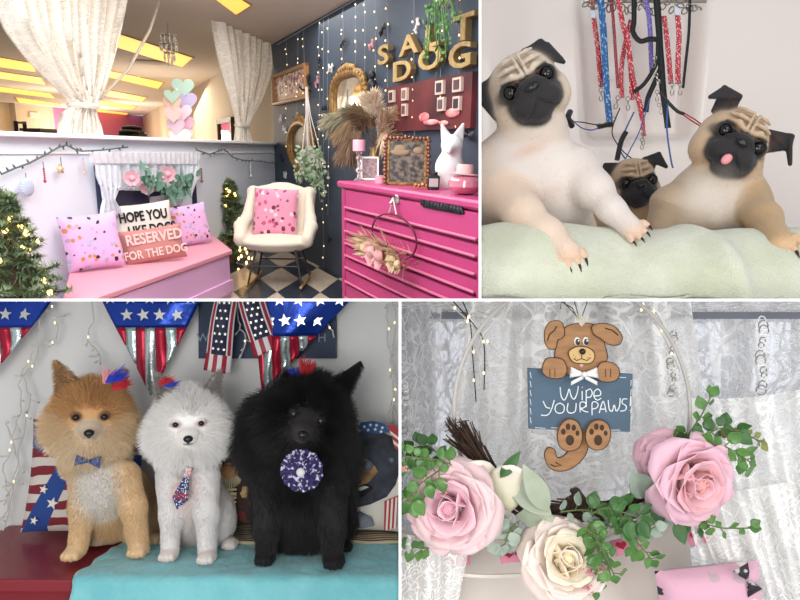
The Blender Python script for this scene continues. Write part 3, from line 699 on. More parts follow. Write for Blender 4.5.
drape([(165, 93, 165, 118), (185, 97, 185, 118), (200, 101, 200, 114), (215, 98, 215, 124)], .06, 4, .03, 'left_drape', r_, m_netb)
drape([(165, 180, 166, 198), (185, 184, 186, 193), (197, 183, 197, 190), (210, 178, 210, 192)], .06, 4, .03, 'right_drape', r_, m_netb)
drape([(152, 88, 153, 199), (157, 88, 158, 199), (163, 89, 164, 198)], .08, 20, .02, 'ruffle', r_, lace_mat('ruffle', '#f2f1f7', 2, .5, op=(.8, 1)))
# flower swag over the opening
m_leafd = mat('muted_leaf', '#6f9a86', .6); m_rosed = mat('muted_rose', '#e2b2bd', .6)
r_ = thing('flower_swag', HF @ Vector((*[hxy(150, 190)[0], -.15], hxy(150, 190)[1])), 'swag of pink roses and leaves over the draped display opening', 'garland')
rr = random.Random(3)
def mini_rose(mb, M, R, rr):
    for ring, (n, r0, tilt, sz) in enumerate(((5, .55, 60, 1.0), (4, .3, 35, .8), (3, .12, 12, .6))):
        for k in range(n):
            mb.grid([[(sz*R*.62*math.sin(u*1.2)*(1-.1*v), -v*R*.5-.2*R*(1-math.cos(u)), sz*R*(.1+.8*v)) for u in np.linspace(-1, 1, 5)] for v in np.linspace(0, 1, 4)], M @ rot(ry=k*360/n+ring*30+rr.uniform(-9, 9)) @ rot(rx=-20+tilt*.3) @ T(0, 0, r0*R*.2))
for x, y, R in ((132, 178, 7), (147, 188, 6), (168, 174, 7), (137, 182, 4), (163, 178, 4)):
    p = onh(x, y, .14); s_ = mpp(p); b = MB(M=FR(p)); mini_rose(b, Matrix(), R*s_, rr); b.ell((0, -R*s_*.25, 0), R*s_*.45); b.obj('rose', m_rosed, r_, auto=0)
b = MB(M=HF); b.tube([(*[hxy(x, y)[0], -.13], hxy(x, y)[1]) for x, y in ((122, 176), (134, 182), (148, 192), (158, 186), (170, 177), (178, 174))], .012, 6)
for k in range(90):
    x = rr.uniform(122, 178); y = (176+16*(1-abs(x-150)/28)+rr.uniform(-7, 7)); p = hxy(x, y)
    leaf_shape(b, T(p[0], -.16-rr.random()*.04, p[1]) @ rot(ry=rr.uniform(0, 360)) @ rot(rx=rr.uniform(-40, 10)), .11*rr.uniform(.6, 1.1), .06)
b.obj('leaves', m_leafd, r_, auto=0)

# ------------------------------------------------------------ garland with small ornaments along the half wall
m_gbulb = mat('warm_bulb', '#ffd590', .4, em='#ffc470', ems=9)
m_wire = mat('dark_green_wire', '#56635d', .6)
GP = [(-6, 174), (8, 168), (22, 163), (38, 155), (52, 147), (60, 145), (70, 150), (76, 151), (96, 150), (112, 148), (122, 147)]
GP2 = [(192, 150), (205, 154), (214, 151), (220, 149), (228, 157), (238, 160), (252, 161), (268, 163), (279, 162)]
for j, (gp, lb) in enumerate(((GP, 'dark garland of unlit bulbs swagging along the half wall at the left'), (GP2, 'dark garland of bulbs on the half wall beside the chair'))):
    P = [Vector((hxy(x, y)[0], -.05, hxy(x, y)[1])) for x, y in gp]; r_ = thing('bulb_garland', HF @ P[len(P)//2], lb, 'garland', 'garlands along the half wall')
    b = MB(M=HF); b.tube(P, .006, 6); b.obj('wire', m_wire, r_)
    b = MB(M=HF)
    for i in range(len(P)-1):
        n = max(2, int((P[i+1]-P[i]).length/.10))
        for k in range(n):
            q = P[i].lerp(P[i+1], k/n); a = rr.uniform(-1, 1); b.lathe([(.003, 0), (.007, .008), (.005, .022), (.001, .03)], 6, T(q) @ rot(ry=40*a+(0 if rr.random() < .6 else 150), rx=30*rr.uniform(-1, 1)))
    b.obj('bulbs', m_wire, r_, kind='stuff')
for x, y, L_, c, lb, kind in ((38, 180, 18, '#b23a4a', 'small red drop ornament hanging on a wire from the garland', 0), (20, 187, 14, '#b9c4d8', 'large pale blue shell ornament hanging on the white half wall', 1), (55, 169, 12, '#e8c9a0', 'tiny glowing star ornament below the garland', 2), (78, 172, 14, '#d9b9b0', 'long beaded drop ornament beside the display opening', 0), (247, 175, 9, '#c8ccd8', 'small icicle drop on the half wall near the chair', 0), (197, 180, 10, '#8a5560', 'dark ornament strip beside the right edge of the drapes', 0)):
    q = hxy(x, y); s_ = mpp(onh(x, y)); r_ = thing('ornament', HF @ Vector((q[0], -.05, q[1])), lb, 'ornament'); m = mat('orn_%d_%d' % (x, y), c, .35)
    b = MB(M=HF @ T(q[0], -.05, q[1]))
    if kind == 0:
        for k in range(6): b.ell((0, 0, (k*2.2)*s_), 1.1*s_, nu=8, nv=6)
        b.lathe([(.001, -3*s_), (1.8*s_, -1*s_), (.3*s_, 1.5*s_)], 8)
    elif kind == 1:
        for k in range(9): a = math.radians(-80+k*20); b.ell((0, 0, 0), (3.0*s_, .02, 9.5*s_), rot(ry=a*57.3) @ T(0, 0, 0), nu=10, nv=8)
    else:
        b.poly([((5 if k % 2 == 0 else 2)*s_*math.sin(k*PI/5), (5 if k % 2 == 0 else 2)*s_*math.cos(k*PI/5)) for k in range(10)], .02)
    b.obj('pendant', m, r_, auto=0)
    b = MB(M=HF @ T(q[0], -.05, q[1])); b.tube([(0, 0, 2*s_), (0, 0, L_*s_)], .003, 4); b.obj('wire', m_wire, r_)

# ------------------------------------------------------------ small lit christmas trees
m_needle = mat('fir_needles', '#667c58', .8, col2='#8d9c76', cscale=14); m_trunk = mat('fir_trunk', '#6a5542', .8)
def fir(p, h, rad, label, seed, nb):
    r = random.Random(seed); r_ = thing('christmas_tree', W(p), label, 'christmas tree', 'small lit christmas trees'); M = RM @ T(p)
    b = MB(M=M); b.tube([(0, 0, 0), (.01, 0, h*.5), (-.01, 0, h)], [.035, .025, .008], 8); b.obj('trunk', m_trunk, r_)
    b = MB(M=M); tips = []
    def spray(a, c, n, ln):
        d = (c-a); L_ = d.length
        for k in range(n):
            t_ = k/n; q = a+d*t_; s2 = rdir(r, 0)
            e = (d.normalized()*.6+s2).normalized()*ln*(1.15-.5*t_); w_ = e.cross(Vector((0, 0, 1))).normalized()*.006 if abs(e.normalized().z) < .98 else Vector((.006, 0, 0))
            b.add([q-w_, q+w_, q+e], [(0, 1, 2)])
    z = h*.10
    while z < h*.97:
        t_ = z/h; R = rad*(1-t_)**.8+.05
        for k in range(5):
            a = r.uniform(0, 2*PI); L_ = R*r.uniform(.7, 1.1); st = Vector((0, 0, z)); en = st+Vector((math.cos(a)*L_, math.sin(a)*L_, L_*r.uniform(-.15, .35)))
            b.tube([st, en], [.008, .003], 4); spray(st+(en-st)*.12, en, int(60+180*L_), .075); tips.append(st+(en-st)*r.uniform(.5, 1))
            for q in (.45, .7):
                mid = st.lerp(en, q); e2 = mid+(rdir(r, .1)*.3+(en-st).normalized()).normalized()*L_*.35; spray(mid, e2, 26, .06)
        z += h*.036
    spray(Vector((0, 0, h*.85)), Vector((0, 0, h*1.03)), 60, .06)
    b.obj('foliage', m_needle, r_, smooth=False)
    bm_ = MB(); bm_.ell((0, 0, 0), .016, nu=8, nv=6); src = None
    for q in r.sample(tips, min(nb, len(tips))):
        o = None
        if src is None:
            bb = MB(); bb.ell(M @ q, .016, nu=8, nv=6); src = bb.obj('bulb', m_gbulb, r_); base = M @ q
        else:
            o = src.copy(); C.objects.link(o); o.parent = r_; o.location = (M @ q)-base; MW[o] = MW[r_]
fir(onz(24, 372), 1.0, .34, 'green tinsel christmas tree with warm lights at the far left', 5, 34)
fir(onz(231, 263), .90, .29, 'slim green christmas tree with warm lights between bench and chair', 9, 26)
# ------------------------------------------------------------ blue wall: fairy lights
m_clear = mat('clear_wire', '#77818c', .4)
def strand(pts, M, n, r, parent_label, grp, rad=.004, bulb=.012, name='fairy_light_strand', mw=None, mb_=None, jit=.02):
    r_ = thing(name, M @ Vector(pts[-1]), parent_label, 'string lights', grp)
    b = MB(M=M); b.tube(pts, rad, 5); b.obj('wire', mw or m_clear, r_)
    P = [Vector(p) for p in pts]; tot = sum((P[i+1]-P[i]).length for i in range(len(P)-1)); src = None; base = None
    for k in range(n):
        d = tot*(k+r.uniform(.2, .8))/n; i = 0
        while i < len(P)-2 and d > (P[i+1]-P[i]).length: d -= (P[i+1]-P[i]).length; i += 1
        q = M @ (P[i].lerp(P[i+1], min(1, d/max(1e-6, (P[i+1]-P[i]).length)))+Vector((r.uniform(-jit, jit), -bulb, r.uniform(-jit, jit))))
        if src is None:
            bb = MB(); bb.ell(q, (bulb*.8, bulb*.8, bulb*1.3), nu=6, nv=5); src = bb.obj('bulb', mb_ or m_gbulb, r_); base = q
        else: o = src.copy(); C.objects.link(o); o.parent = r_; o.location = q-base; MW[o] = MW[r_]
    return r_
m_fb = mat('soft_bulb', '#ffe0ae', .4, em='#ffdca6', ems=1.8)
r9 = random.Random(11); STL = ['fairy light strand left of the framed picture', 'fairy light strand just right of the framed picture edge', 'long fairy light strand behind the macrame plant', 'fairy light strand right of the macrame plant', 'fairy light strand left of the tall gold mirror', 'longest fairy light strand, down beside the pink chest', 'short fairy light strand above the gold mirror, left of two', 'short fairy light strand above the gold mirror, right of two', 'fairy light strand at the right edge of the gold mirror', 'fairy light strand between the gold mirror and the letter S', 'fairy light strand crossing beside the letter S', 'fairy light strand crossing beside the letter A', 'fairy light strand falling through the planter leaves', 'fairy light strand through the letters T and G']
for j_, (x, yb, n) in enumerate(((289, 150, 9), (300, 120, 7), (307, 170, 10), (322, 190, 12), (331, 215, 9), (326, 285, 14), (346, 75, 6), (359, 70, 7), (368, 105, 8), (379, 95, 8), (391, 100, 8), (418, 150, 10), (445, 140, 8), (463, 160, 9))):
    yt = 42-.546*(x-277)+4; P = []
    for k in range(9):
        y = yt+(yb-yt)*k/8; q = bxy(x+r9.uniform(-.6, .6), y); P.append((q[0], -.03, q[1]))
    strand(P, BF, n, r9, STL[j_], 'fairy light strands on the blue wall', .0022, .007, mb_=m_fb, jit=.03)
q0, q1 = bxy(279, 43), bxy(400, -24); b = MB(M=BF); b.tube([(q0[0], -.02, q0[1]-.02), ((q0[0]+q1[0])/2, -.02, WC-.03), (q1[0], -.02, WC-.02)], .006, 6); b.obj('light_lead', m_clear, label='pale cable along the top edge of the blue wall', cat='cable')

# letters S A L T D O G
m_wood = mat('pale_wood', '#b39a66', .6, col2='#9c8352', cscale=30); m_ledge = mat('letter_edge', '#6e5a36', .6)
for ch, x, y, h in (('S', 385.5, 56, 19), ('A', 411, 46, 20), ('L', 434, 37, 23), ('T', 466, 29, 26), ('D', 404, 72, 20), ('O', 432, 60, 22), ('G', 462.5, 57, 25)):
    c_ = bxy(x, y, .05); ax_ = (bxy(x+5, y)[0]-bxy(x-5, y)[0])/(bxy(x, y-5)[1]-bxy(x, y+5)[1]); t0, t1 = bxy(x, y-h/2, .05), bxy(x, y+h/2, .05); sz = (t0[1]-t1[1])/.72
    r_ = thing('wall_letter', BF @ Vector((c_[0], 0, t1[1])), 'wooden letter %s standing off the dark blue wall' % ch, 'letter', 'wooden letters spelling SALT DOG')
    b = MB(M=BF); b.text(ch, sz, T(c_[0], -.05, c_[1]), ext=.02, off=sz*.03, sx=ax_*.95); b.obj('letter_body', m_ledge, r_, smooth=False)
    b = MB(M=BF); b.text(ch, sz, T(c_[0], -.072, c_[1]), ext=.002, off=sz*.018, sx=ax_*.95); b.obj('letter_face', m_wood, r_, smooth=False)

def ivy(r_, M, spine, n, rr, sz, m, name='leaves', spread=.1, drop=0):
    b = MB(M=M)
    for s in spine: b.tube(s, .004, 4)
    for k in range(n):
        s = rr.choice(spine); i = rr.randrange(len(s)-1); p = Vector(s[i]).lerp(Vector(s[i+1]), rr.random())+Vector((rr.uniform(-1, 1), rr.uniform(-1, .6), rr.uniform(-1, 1)))*spread
        leaf_shape(b, T(p) @ rot(rz=rr.uniform(-60, 60)) @ rot(ry=rr.uniform(0, 360)) @ rot(rx=rr.uniform(-60, 30)), sz*rr.uniform(.6, 1.3), sz*.6, n=3)
    b.obj(name, m, r_, auto=0)
m_green = mat('leaf_green', '#5f8d45', .55, col2='#3f6b30', cscale=9)
rr = random.Random(21)
q = bxy(444, -8, .15); r_ = thing('hanging_planter', BF @ Vector((q[0], -.15, q[1])), 'white planter trailing green leaves over the letters at the top of the blue wall', 'planter')
sw = mpp(onb(444, 0, .15)); b = MB(M=BF @ T(q[0], -.15, q[1])); b.lathe([(.02, -14*sw), (8*sw, -10*sw), (10*sw, 0), (9*sw, 4*sw), (8*sw, 3.5*sw), (.01, 0)], 20)
b.obj('pot', mat('white_glaze', '#dedcd6', .4), r_)
sp = []
for k in range(11):
    x = 428+k*3.2; L_ = (44, 62, 58, 66, 48, 40, 52, 60, 44, 30, 22)[k]; sp.append([(bxy(x+ (444-x)*.5*(1-t/4), -6+(L_+6)*t/4, .18)[0], -.18-.03*(k % 3), bxy(444, -6+(L_+6)*t/4, .18)[1]) for t in range(5)])
ivy(r_, BF, sp, 170, rr, .032, m_green, spread=.03)

# small paper figures and bows stuck on the wall
m_pap = mat('paper_white', '#d9d2cf', .7); m_papp = mat('paper_pink', '#c9898f', .7)
def dogfig(k):   # small standing dog outline
    return [(x*k, z*k) for x, z in ((-1, -.7), (-.75, -.7), (-.7, -.1), (.35, -.1), (.4, -.7), (.65, -.7), (.7, .15), (1.1, .25), (1.05, .55), (.75, .6), (.65, .85), (.5, .5), (.35, .25), (-.7, .25), (-1.1, .6), (-1.15, .5), (-.95, .1))]
for i, (x, y, m, nm) in enumerate(((282, 119, m_pap, 'white paper dog below the framed picture'), (286, 130, m_pap, 'white paper dog on the wall above the half wall'), (299, 118, m_pap, 'white paper dog left of the macrame cord'), (319, 82, m_papp, 'pink paper dog above the macrame cord'), (333, 68, m_pap, 'white paper dog left of the gold mirror'), (340, 156, m_pap, 'white paper dog between plant and pink chest'), (374, 45, m_papp, 'pink and white paper dog beside the letter S'), (420, 26, m_pap, 'white paper dog above the letter A'), (287, 175, m_pap, 'white paper dog behind the armchair back'))):
    q = bxy(x, y); b = MB(M=BF @ T(q[0], -.03, q[1]) @ rot(ry=(-20, 25, -40, -30, 10, 0, -15, -50, 5)[i])); b.poly(dogfig(.055 if x < 345 else .045), .012); b.obj('paper_dog', m, label=nm, cat='paper figure', group='paper dogs on the blue wall', smooth=False)
def bow(mb, k, M=None):
    for s in (-1, 1): mb.grid([[(s*k*(.1+u), -.35*k*math.sin(PI*u)*math.cos(v), k*(.12+.5*u)*math.sin(v)) for u in np.linspace(0, 1, 6)] for v in np.linspace(0, 2*PI, 12)], M)
    mb.ell((0, -.1*k, 0), .22*k, M, 8, 6)
m_bb = mat('black_satin', '#1d1f26', .45)
for i, (x, y, a) in enumerate(((346, 43, -25), (386, 30, -25), (345, 67, -30), (322, 63, 70), (327, 108, 0), (296, 122, -60), (284, 158, 30), (331, 238, 20), (472, 135, 10), (311, 80, 60))):
    q = bxy(x, y); b = MB(M=BF @ T(q[0], -.03, q[1]) @ rot(ry=a)); bow(b, .055); b.obj('hair_bow', m_bb, auto=0, label=['black bow right of the fairy strands near the ceiling', 'black bow above the letter S', 'black bow just above the gold mirror', 'black bow right of the framed picture', 'black bow beside the macrame cord', 'black bow under the framed picture', 'black bow above the half wall end', 'black bow low between armchair and pink chest', 'black bow above the dog bust', 'black bow above the macrame hook'][i], cat='bow', group='black bows on the blue wall')
q = bxy(378, 82); b = MB(M=BF @ T(q[0], -.05, q[1])); b.ell((0, 0, -.03), (.045, .04, .055)); b.ell((0, 0, .05), (.03, .03, .035)); b.tube([(0, 0, .07), (0, .02, .14)], .004, 5); b.obj('hanging_figure', m_bb, label='small black figure hanging between mirror and red picture', cat='ornament')

# framed picture, two gold mirrors, red photo board
def bquad(x0, y0, x1, y1, off=0): a = bxy(x0, y0, off); c = bxy(x1, y1, off); return a[0], a[1], c[0], c[1]
m_gold = mat('aged_gold', '#a5814a', .45, .35, bump=.5, bscale=60, col2='#6e4f28', cscale=40)
xa = bxy(276, 90)[0]; xb = bxy(310, 90)[0]; zt = bxy(277, 75)[1]; zb = bxy(277, 106)[1]
r_ = thing('picture_frame', BF @ Vector(((xa+xb)/2, 0, zb)), 'gilt framed picture of people in red and white on the blue wall', 'picture')
b = MB(M=BF); f_ = .04
for xx in (xa+f_/2, xb-f_/2): b.box((xx, -.03, (zt+zb)/2), (f_, .06, zt-zb), bev=.01)
for zz in (zt-f_/2, zb+f_/2): b.box(((xa+xb)/2, -.032, zz), (xb-xa, .06, f_), bev=.01)
b.obj('frame', mat('oak_gilt', '#9c7148', .5), r_)
t = NT('people_print', rough=.5); g = t.tc.outputs['UV']; sx_ = t.node('ShaderNodeSeparateXYZ', {0: g}).outputs
nz = t.noise(t.mp(g, (9, 4, 1)), 1.6, 3); c0 = t.mix(t.step(nz, .48, .5), '#c9a88c', '#d9cbbb'); c1 = t.mix(t.step(t.noise(t.mp(g, (11, 3, 1), (4, 1, 0)), 1.4, 2), .54, .56), c0, '#a24c46'); c2 = t.mix(t.step(t.noise(t.mp(g, (10, 4, 1), (9, 3, 0)), 1.5, 2), .58, .6), c1, '#56507c'); t.set('Base Color', t.mix(t.step(sx_[1], .25, .18), c2, '#b08a64'))
b = MB(M=BF); b.grid([[(xa+f_, -.02, zb+f_), (xb-f_, -.02, zb+f_)], [(xa+f_, -.02, zt-f_), (xb-f_, -.02, zt-f_)]]); b.obj('print', t.m, r_, solid=.004, smooth=False)
def ornate(r_, M, cx, cz, rx, rz, wd, rr, n=40, name='frame', m=None, sq=2.0):
    b = MB(M=M)
    def pt(a, k=1): c, s = math.cos(a), math.sin(a); q = (abs(c)**sq+abs(s)**sq)**(-1/sq); return (cx+rx*k*c*q, cz+rz*k*s*q)
    b.tube([(*pt(2*PI*k/n)[:1], -.04, pt(2*PI*k/n)[1]) for k in range(n)], wd*.5, 8, closed=True)
    b.tube([(*pt(2*PI*k/n, .9)[:1], -.03, pt(2*PI*k/n, .9)[1]) for k in range(n)], wd*.3, 6, closed=True)
    for k in range(n):
        a = 2*PI*k/n; p = pt(a, 1.06); b.ell((p[0], -.045, p[1]), (wd*rr.uniform(.35, .6), wd*.4, wd*rr.uniform(.35, .6)), nu=8, nv=6)
    for k in range(-3, 4): p = pt(PI/2+k*.12, 1.12+.10*(3-abs(k))/3); b.ell((p[0], -.05, p[1]), (wd*.6, wd*.4, wd*.55), nu=8, nv=6)
    for k in range(-2, 3): p = pt(-PI/2+k*.12, 1.1+.06*(2-abs(k))/2); b.ell((p[0], -.05, p[1]), (wd*.5, wd*.4, wd*.5), nu=8, nv=6)
    b.obj(name, m or m_gold, r_, auto=0)
    return [pt(2*PI*k/n, .93) for k in range(n)]
m_mir = mat('mirror_silver', '#d8d4cc', .06, 1)
cx, cz = bxy(352, 102); rx = (bxy(368, 99)[0]-bxy(336, 99)[0])/2; rz = (bxy(352, 72)[1]-bxy(352, 128)[1])/2
r_ = thing('gold_mirror', BF @ Vector((cx, 0, cz-rz)), 'tall gilt framed mirror reflecting a bright curtain on the blue wall', 'mirror')
pts = ornate(r_, BF, cx, cz, rx, rz, .07, rr, 44, sq=3.2); b = MB(M=BF); b.poly(pts, .02, T(0, -.035, 0)); b.obj('glass', m_mir, r_, smooth=False)
cx, cz = bxy(304, 145); rx = (bxy(314, 140)[0]-bxy(291, 140)[0])/2; rz = (bxy(302, 122)[1]-bxy(302, 166)[1])/2
r_ = thing('oval_gold_frame', BF @ Vector((cx, 0, cz-rz)), 'oval gold mirror half hidden behind the hanging macrame plant', 'mirror')
pts = ornate(r_, BF, cx, cz, rx, rz, .08, rr, 36); b = MB(M=BF); b.poly(pts, .02, T(0, -.03, 0)); b.obj('glass', mat('amber_glass', '#5c4c3a', .45, .2), r_, smooth=False)
xa = bxy(391, 100)[0]; xb = bxy(477, 100)[0]; zt = bxy(391, 88)[1]; zb = bxy(391, 132)[1]
r_ = thing('photo_board', BF @ Vector(((xa+xb)/2, 0, zb)), 'dark red board with small framed photos under the wooden letters', 'picture')
b = MB(M=BF); b.box(((xa+xb)/2, -.02, (zt+zb)/2), (xb-xa, .04, zt-zb)); b.obj('board', mat('dark_red_board', '#6a2a2c', .55, col2='#3e2026', cscale=3), r_, smooth=False)
for i, (u, v, a, c_) in enumerate(((.06, .78, .07, '#3b3038'), (.06, .42, .07, '#4a3a3a'), (.24, .78, .07, '#7d6a60'), (.24, .45, .06, '#5a4442'), (.66, .80, .085, '#33303a'), (.84, .80, .085, '#504048'), (.68, .48, .07, '#5a5058'), (.84, .46, .07, '#2f2b33'))):
    wx, hz = (xb-xa), (zt-zb); px_, pz_ = xa+wx*(u+.04), zb+hz*v
    b = MB(M=BF); b.box((px_, -.05, pz_), (wx*a, .02, hz*.26)); f = b.obj('small_photo', mat('photo_mount_%d' % i, '#c9b4a8', .6), r_, smooth=False)
    b = MB(M=BF); b.box((px_, -.062, pz_), (wx*a*.6, .006, hz*.17)); b.obj('photo_print', mat('photo_print_%d' % i, c_, .5), r_, smooth=False)
b = MB(M=BF); wx, hz = xb-xa, zt-zb
for u, v, r1, r2 in ((.52, .26, .06, .10), (.60, .15, .09, .06), (.83, .30, .07, .09), (.74, .12, .05, .05)): b.ell((xa+wx*u, -.045, zb+hz*v), (wx*r1, .012, hz*r2), nu=18, nv=8)
b.obj('painted_figures', mat('coral_print', '#c4535c', .6, col2='#e2b0ac', cscale=12), r_, auto=0)

# macrame plant hanger
pm = onb(311, 172, .22); sw = mpp(pm); M0 = FR(pm)
r_ = thing('macrame_planter', W(pm), 'white macrame hanger holding a pot of trailing green leaves above the armchair', 'planter')
m_rope = mat('macrame_rope', '#cfc9c2', .8)
b = MB(M=M0)
for dx, dz in ((-8, 22), (-3, 26), (3, 25), (9, 22)): b.tube([(-3*sw, 0, 81*sw), (dx*.25*sw-2*sw, 0, 55*sw), (dx*sw, (1 if dx > 0 else -1)*.03, dz*sw)], .9*sw*.6, 5)
b.tube([(-3*sw, 0, 81*sw), (-3*sw, .03, 50*sw), (-2*sw, .03, 20*sw)], 1.6*sw, 6); b.obj('ropes', m_rope, r_)
b = MB(M=M0); b.lathe([(.01, 2*sw), (7*sw, 3*sw), (10*sw, 12*sw), (11*sw, 20*sw), (9.5*sw, 20*sw), (.01, 16*sw)], 18); b.obj('pot', mat('speckled_pot', '#b9b2a6', .6, col2='#7c7a72', cscale=30), r_)
sp = []
for k in range(14):
    x = -13+k*2.0; L_ = rr.uniform(12, 30)+(14 if 1 < x < 14 else 0); sp.append([((x*.5*(1+t*.3))*sw*1.0, -.06+rr.uniform(-.04, .04), (20+4*math.sin(t*1.4)-L_*t/3)*sw) for t in range(4)])
ivy(r_, M0, sp, 360, rr, .05, mat('pale_leaf', '#7d9c72', .6, col2='#b4bca6', cscale=10), spread=.05)
b = MB(M=BF); q = bxy(311, 91); b.tube([(q[0], 0, q[1]), (q[0], -.10, q[1]+.01), (q[0], -.13, q[1]+.04)], .01, 6); b.obj('wall_hook', m_dark, label='small dark hook holding the macrame cord', cat='hook')

# ------------------------------------------------------------ armchair
pc = onz(280, 283); sw = mpp(pc)*.95; MC = FR(pc, -10)
r_ = thing('rocking_armchair', W(pc), 'cream tufted rocking armchair on the checkered floor in the corner', 'armchair')
m_cr = mat('cream_boucle', '#e3d8c6', .9, bump=.2, sheen=.3); m_leg = mat('dark_legs', '#3a332e', .5); m_tip = mat('brass_wood_tip', '#b5905c', .45)
def shell(P, name, m, par, th): b = MB(M=MC); b.grid(P); return b.obj(name, m, par, auto=0, solid=th, sub=1)
def wp(x, z, y=0): return (x*sw, y, z*sw)
# seat: rounded cushion; back: tall shell; wings/arms
bd = Body(); L3 = MC
def cpt(x, y, z): return L3 @ Vector((x*sw, y*sw, z*sw))
R3 = MC.to_3x3()
bd.ell(cpt(-2, -6, 45), (36*sw, 28*sw, 7.5*sw), R3, k=.04, col='#e3d8c6')
bd.ell(cpt(-2, -2, 40), (33*sw, 26*sw, 6*sw), R3, k=.04, col='#e3d8c6')
for x in (-25, -17, -10, -2, 5, 13, 22): bd.cone(cpt(x, 22, 48), cpt(x*1.28, 34, 92), 8*sw, 7*sw, k=.03, col='#e3d8c6')
for s in (-1, 1):
    bd.chain([cpt(-2+s*34, -20, 50), cpt(-2+s*36, -4, 60), cpt(-2+s*33, 14, 66), cpt(-2+s*30, 28, 92)], [5.5*sw, 6.5*sw, 6*sw, 4*sw], k=.03, col='#e3d8c6')
    bd.chain([cpt(-2+s*34, -18, 46), cpt(-2+s*33, 8, 52), cpt(-2+s*30, 22, 60)], [5.5*sw, 6*sw, 6*sw], k=.03, col='#e3d8c6')
bd.ell(cpt(-2, 31, 74), (35*sw, 7*sw, 30*sw), R3 @ rot(rx=-14).to_3x3(), k=.03, col='#e3d8c6')
bd.mesh(.014).relax(2); bd.obj('upholstery', m_cr, r_)
b = MB(M=MC)
for x0, y0, x1, y1 in ((-20, -20, -27, -30), (20, -20, 27, -30), (-20, 18, -28, 26), (20, 18, 28, 26)): b.tube([wp(x0, 38, y0*sw), wp(x1, 4, y1*sw)], [1.3*sw, .9*sw], 8)
b.tube([wp(-24, 22, -24*sw), wp(24, 22, -24*sw)], .8*sw, 6); b.tube([wp(-24, 22, 22*sw), wp(24, 22, 22*sw)], .8*sw, 6)
b.obj('leg_frame', m_leg, r_)
for s in (-1, 1):
    b = MB(M=MC); b.tube([wp(s*27.5, 2.0+.010*(yy**2)/1.0*.12, yy*sw) for yy in range(-40, 41, 8)], [1.4*sw]*11, 8); b.obj('rocker', m_tip, r_)
m_pinkpr = print_mat('pink_motif_cloth', '#dd93ae', ['#8a3a5a', '#6e2c44', '#c2587c', '#f0c8d4'], scale=8, thr=.44, dist=.28)
r2 = thing('cushion', cpt(-2, 2, 52), 'pink cushion with dark red motifs leaning in the cream armchair', 'cushion')
cushion(MC @ T(-4*sw, 8*sw, 73*sw) @ rot(rx=-14) @ rot(ry=2), 46*sw, 50*sw, 13*sw, pinch=.03).obj('cover', m_pinkpr, r2, auto=0)
# ornament bundle with warm bulbs on the floor left of the chair
pg = onz(246, 268); sw = mpp(pg); P = [(FR(pg).inverted() @ W(pg+Vector((rr.uniform(-.12, .12), rr.uniform(-.1, .1), .02+.35*k/14)))) for k in range(15)]
strand([tuple(p) for p in P], FR(pg), 16, rr, 'tangled heap of warm fairy lights on the floor beside the armchair', None, .005, .014, name='fairy_light_heap', mb_=m_gbulb, jit=.08)
# ------------------------------------------------------------ pink chest of drawers
UC = 1.62
def onc(px, py, off=0): r = ray(px, py); return r*((UC-off)/r.x)
vl = onc(345, 185).y; wt = onc(345, 182).z; vr = 1.25; zb_ = -EH
CF = RM @ frame_m((UC, 0, 0), x=(0, -1, 0))      # chest front: x towards the viewer, z up, -y out of the front
def cxy(px, py, off=0): p = onc(px, py, off); return (-p.y, p.z)
m_pink = mat('hot_pink_paint', '#bb4078', .42, coat=.1); m_pinkd = mat('pink_groove', '#9c2f62', .5); m_edge = mat('pink_edge', '#cf6f92', .4)
xl, xr = -vl, -vr; dp = UB-UC-.02
vr = onc(482, 240).y-.05; xr = -vr
r_ = thing('drawer_chest', CF @ Vector(((xl+xr)/2, dp/2, zb_)), 'hot pink chest of drawers against the dark blue wall', 'chest of drawers')
b = MB(M=CF); b.box(((xl+xr)/2, dp/2, (wt+zb_)/2-.01), (xr-xl, dp, wt-zb_-.05)); b.obj('carcass', m_pinkd, r_, smooth=False)
b = MB(M=CF); b.box(((xl+xr)/2-.02, dp/2-.03, wt-.015), (xr-xl+.09, dp+.02, .045), bev=.012); b.obj('top', m_pink, r_)
b = MB(M=CF); b.box((xl+.03, -.01, (wt+zb_)/2-.02), (.06, .03, wt-zb_-.05)); b.obj('side_rail', m_pink, r_, smooth=False)
b = MB(M=CF); b.box((xr-.01, -.01, (wt+zb_)/2-.02), (.06, .03, wt-zb_-.05)); b.obj('side_rail', m_pink, r_, smooth=False)
zz = [wt-.04]+[cxy(349, y)[1] for y in (209.6, 221, 233, 245, 257, 269, 283, 299, 316)]
for i in range(len(zz)-1):
    z1, z0 = zz[i], zz[i+1]; b = MB(M=CF); b.box(((xl+xr)/2+.02, -.012, (z0+z1)/2), (xr-xl-.12, .03, z1-z0-.02), bev=.004); d_ = b.obj('drawer', m_pink, r_, smooth=False)
    b = MB(M=CF); b.box(((xl+xr)/2+.02, -.035, z0+.018), (xr-xl-.13, .016, .014), bev=.004); b.obj('drawer_lip', m_edge, d_, smooth=False)
# black script plaque
a = cxy(447, 206); s_ = mpp(onc(447, 206)); r2 = thing('name_plaque', CF @ Vector((a[0], -.03, a[1])), 'slim black cut-out plaque on the top drawer of the pink chest', 'plaque')
b = MB(M=CF @ T(a[0], -.033, a[1]) @ rot(ry=0))
wq = (cxy(468, 210)[0]-cxy(426, 205)[0])
b.box((0, 0, -.005), (wq*.9, .008, .036)); 
for k in range(13):
    x = wq*(-.46+.92*k/12); b.tube([(x-.02, 0, -.01), (x-.01, 0, .016+.008*math.sin(k*2.3)), (x+.01, 0, .014*math.sin(k)), (x+.02, 0, -.02)], .007, 6)
b.ell((-wq*.46, 0, .01), (.03, .006, .03)); b.obj('plate', m_bb, r2, auto=0)
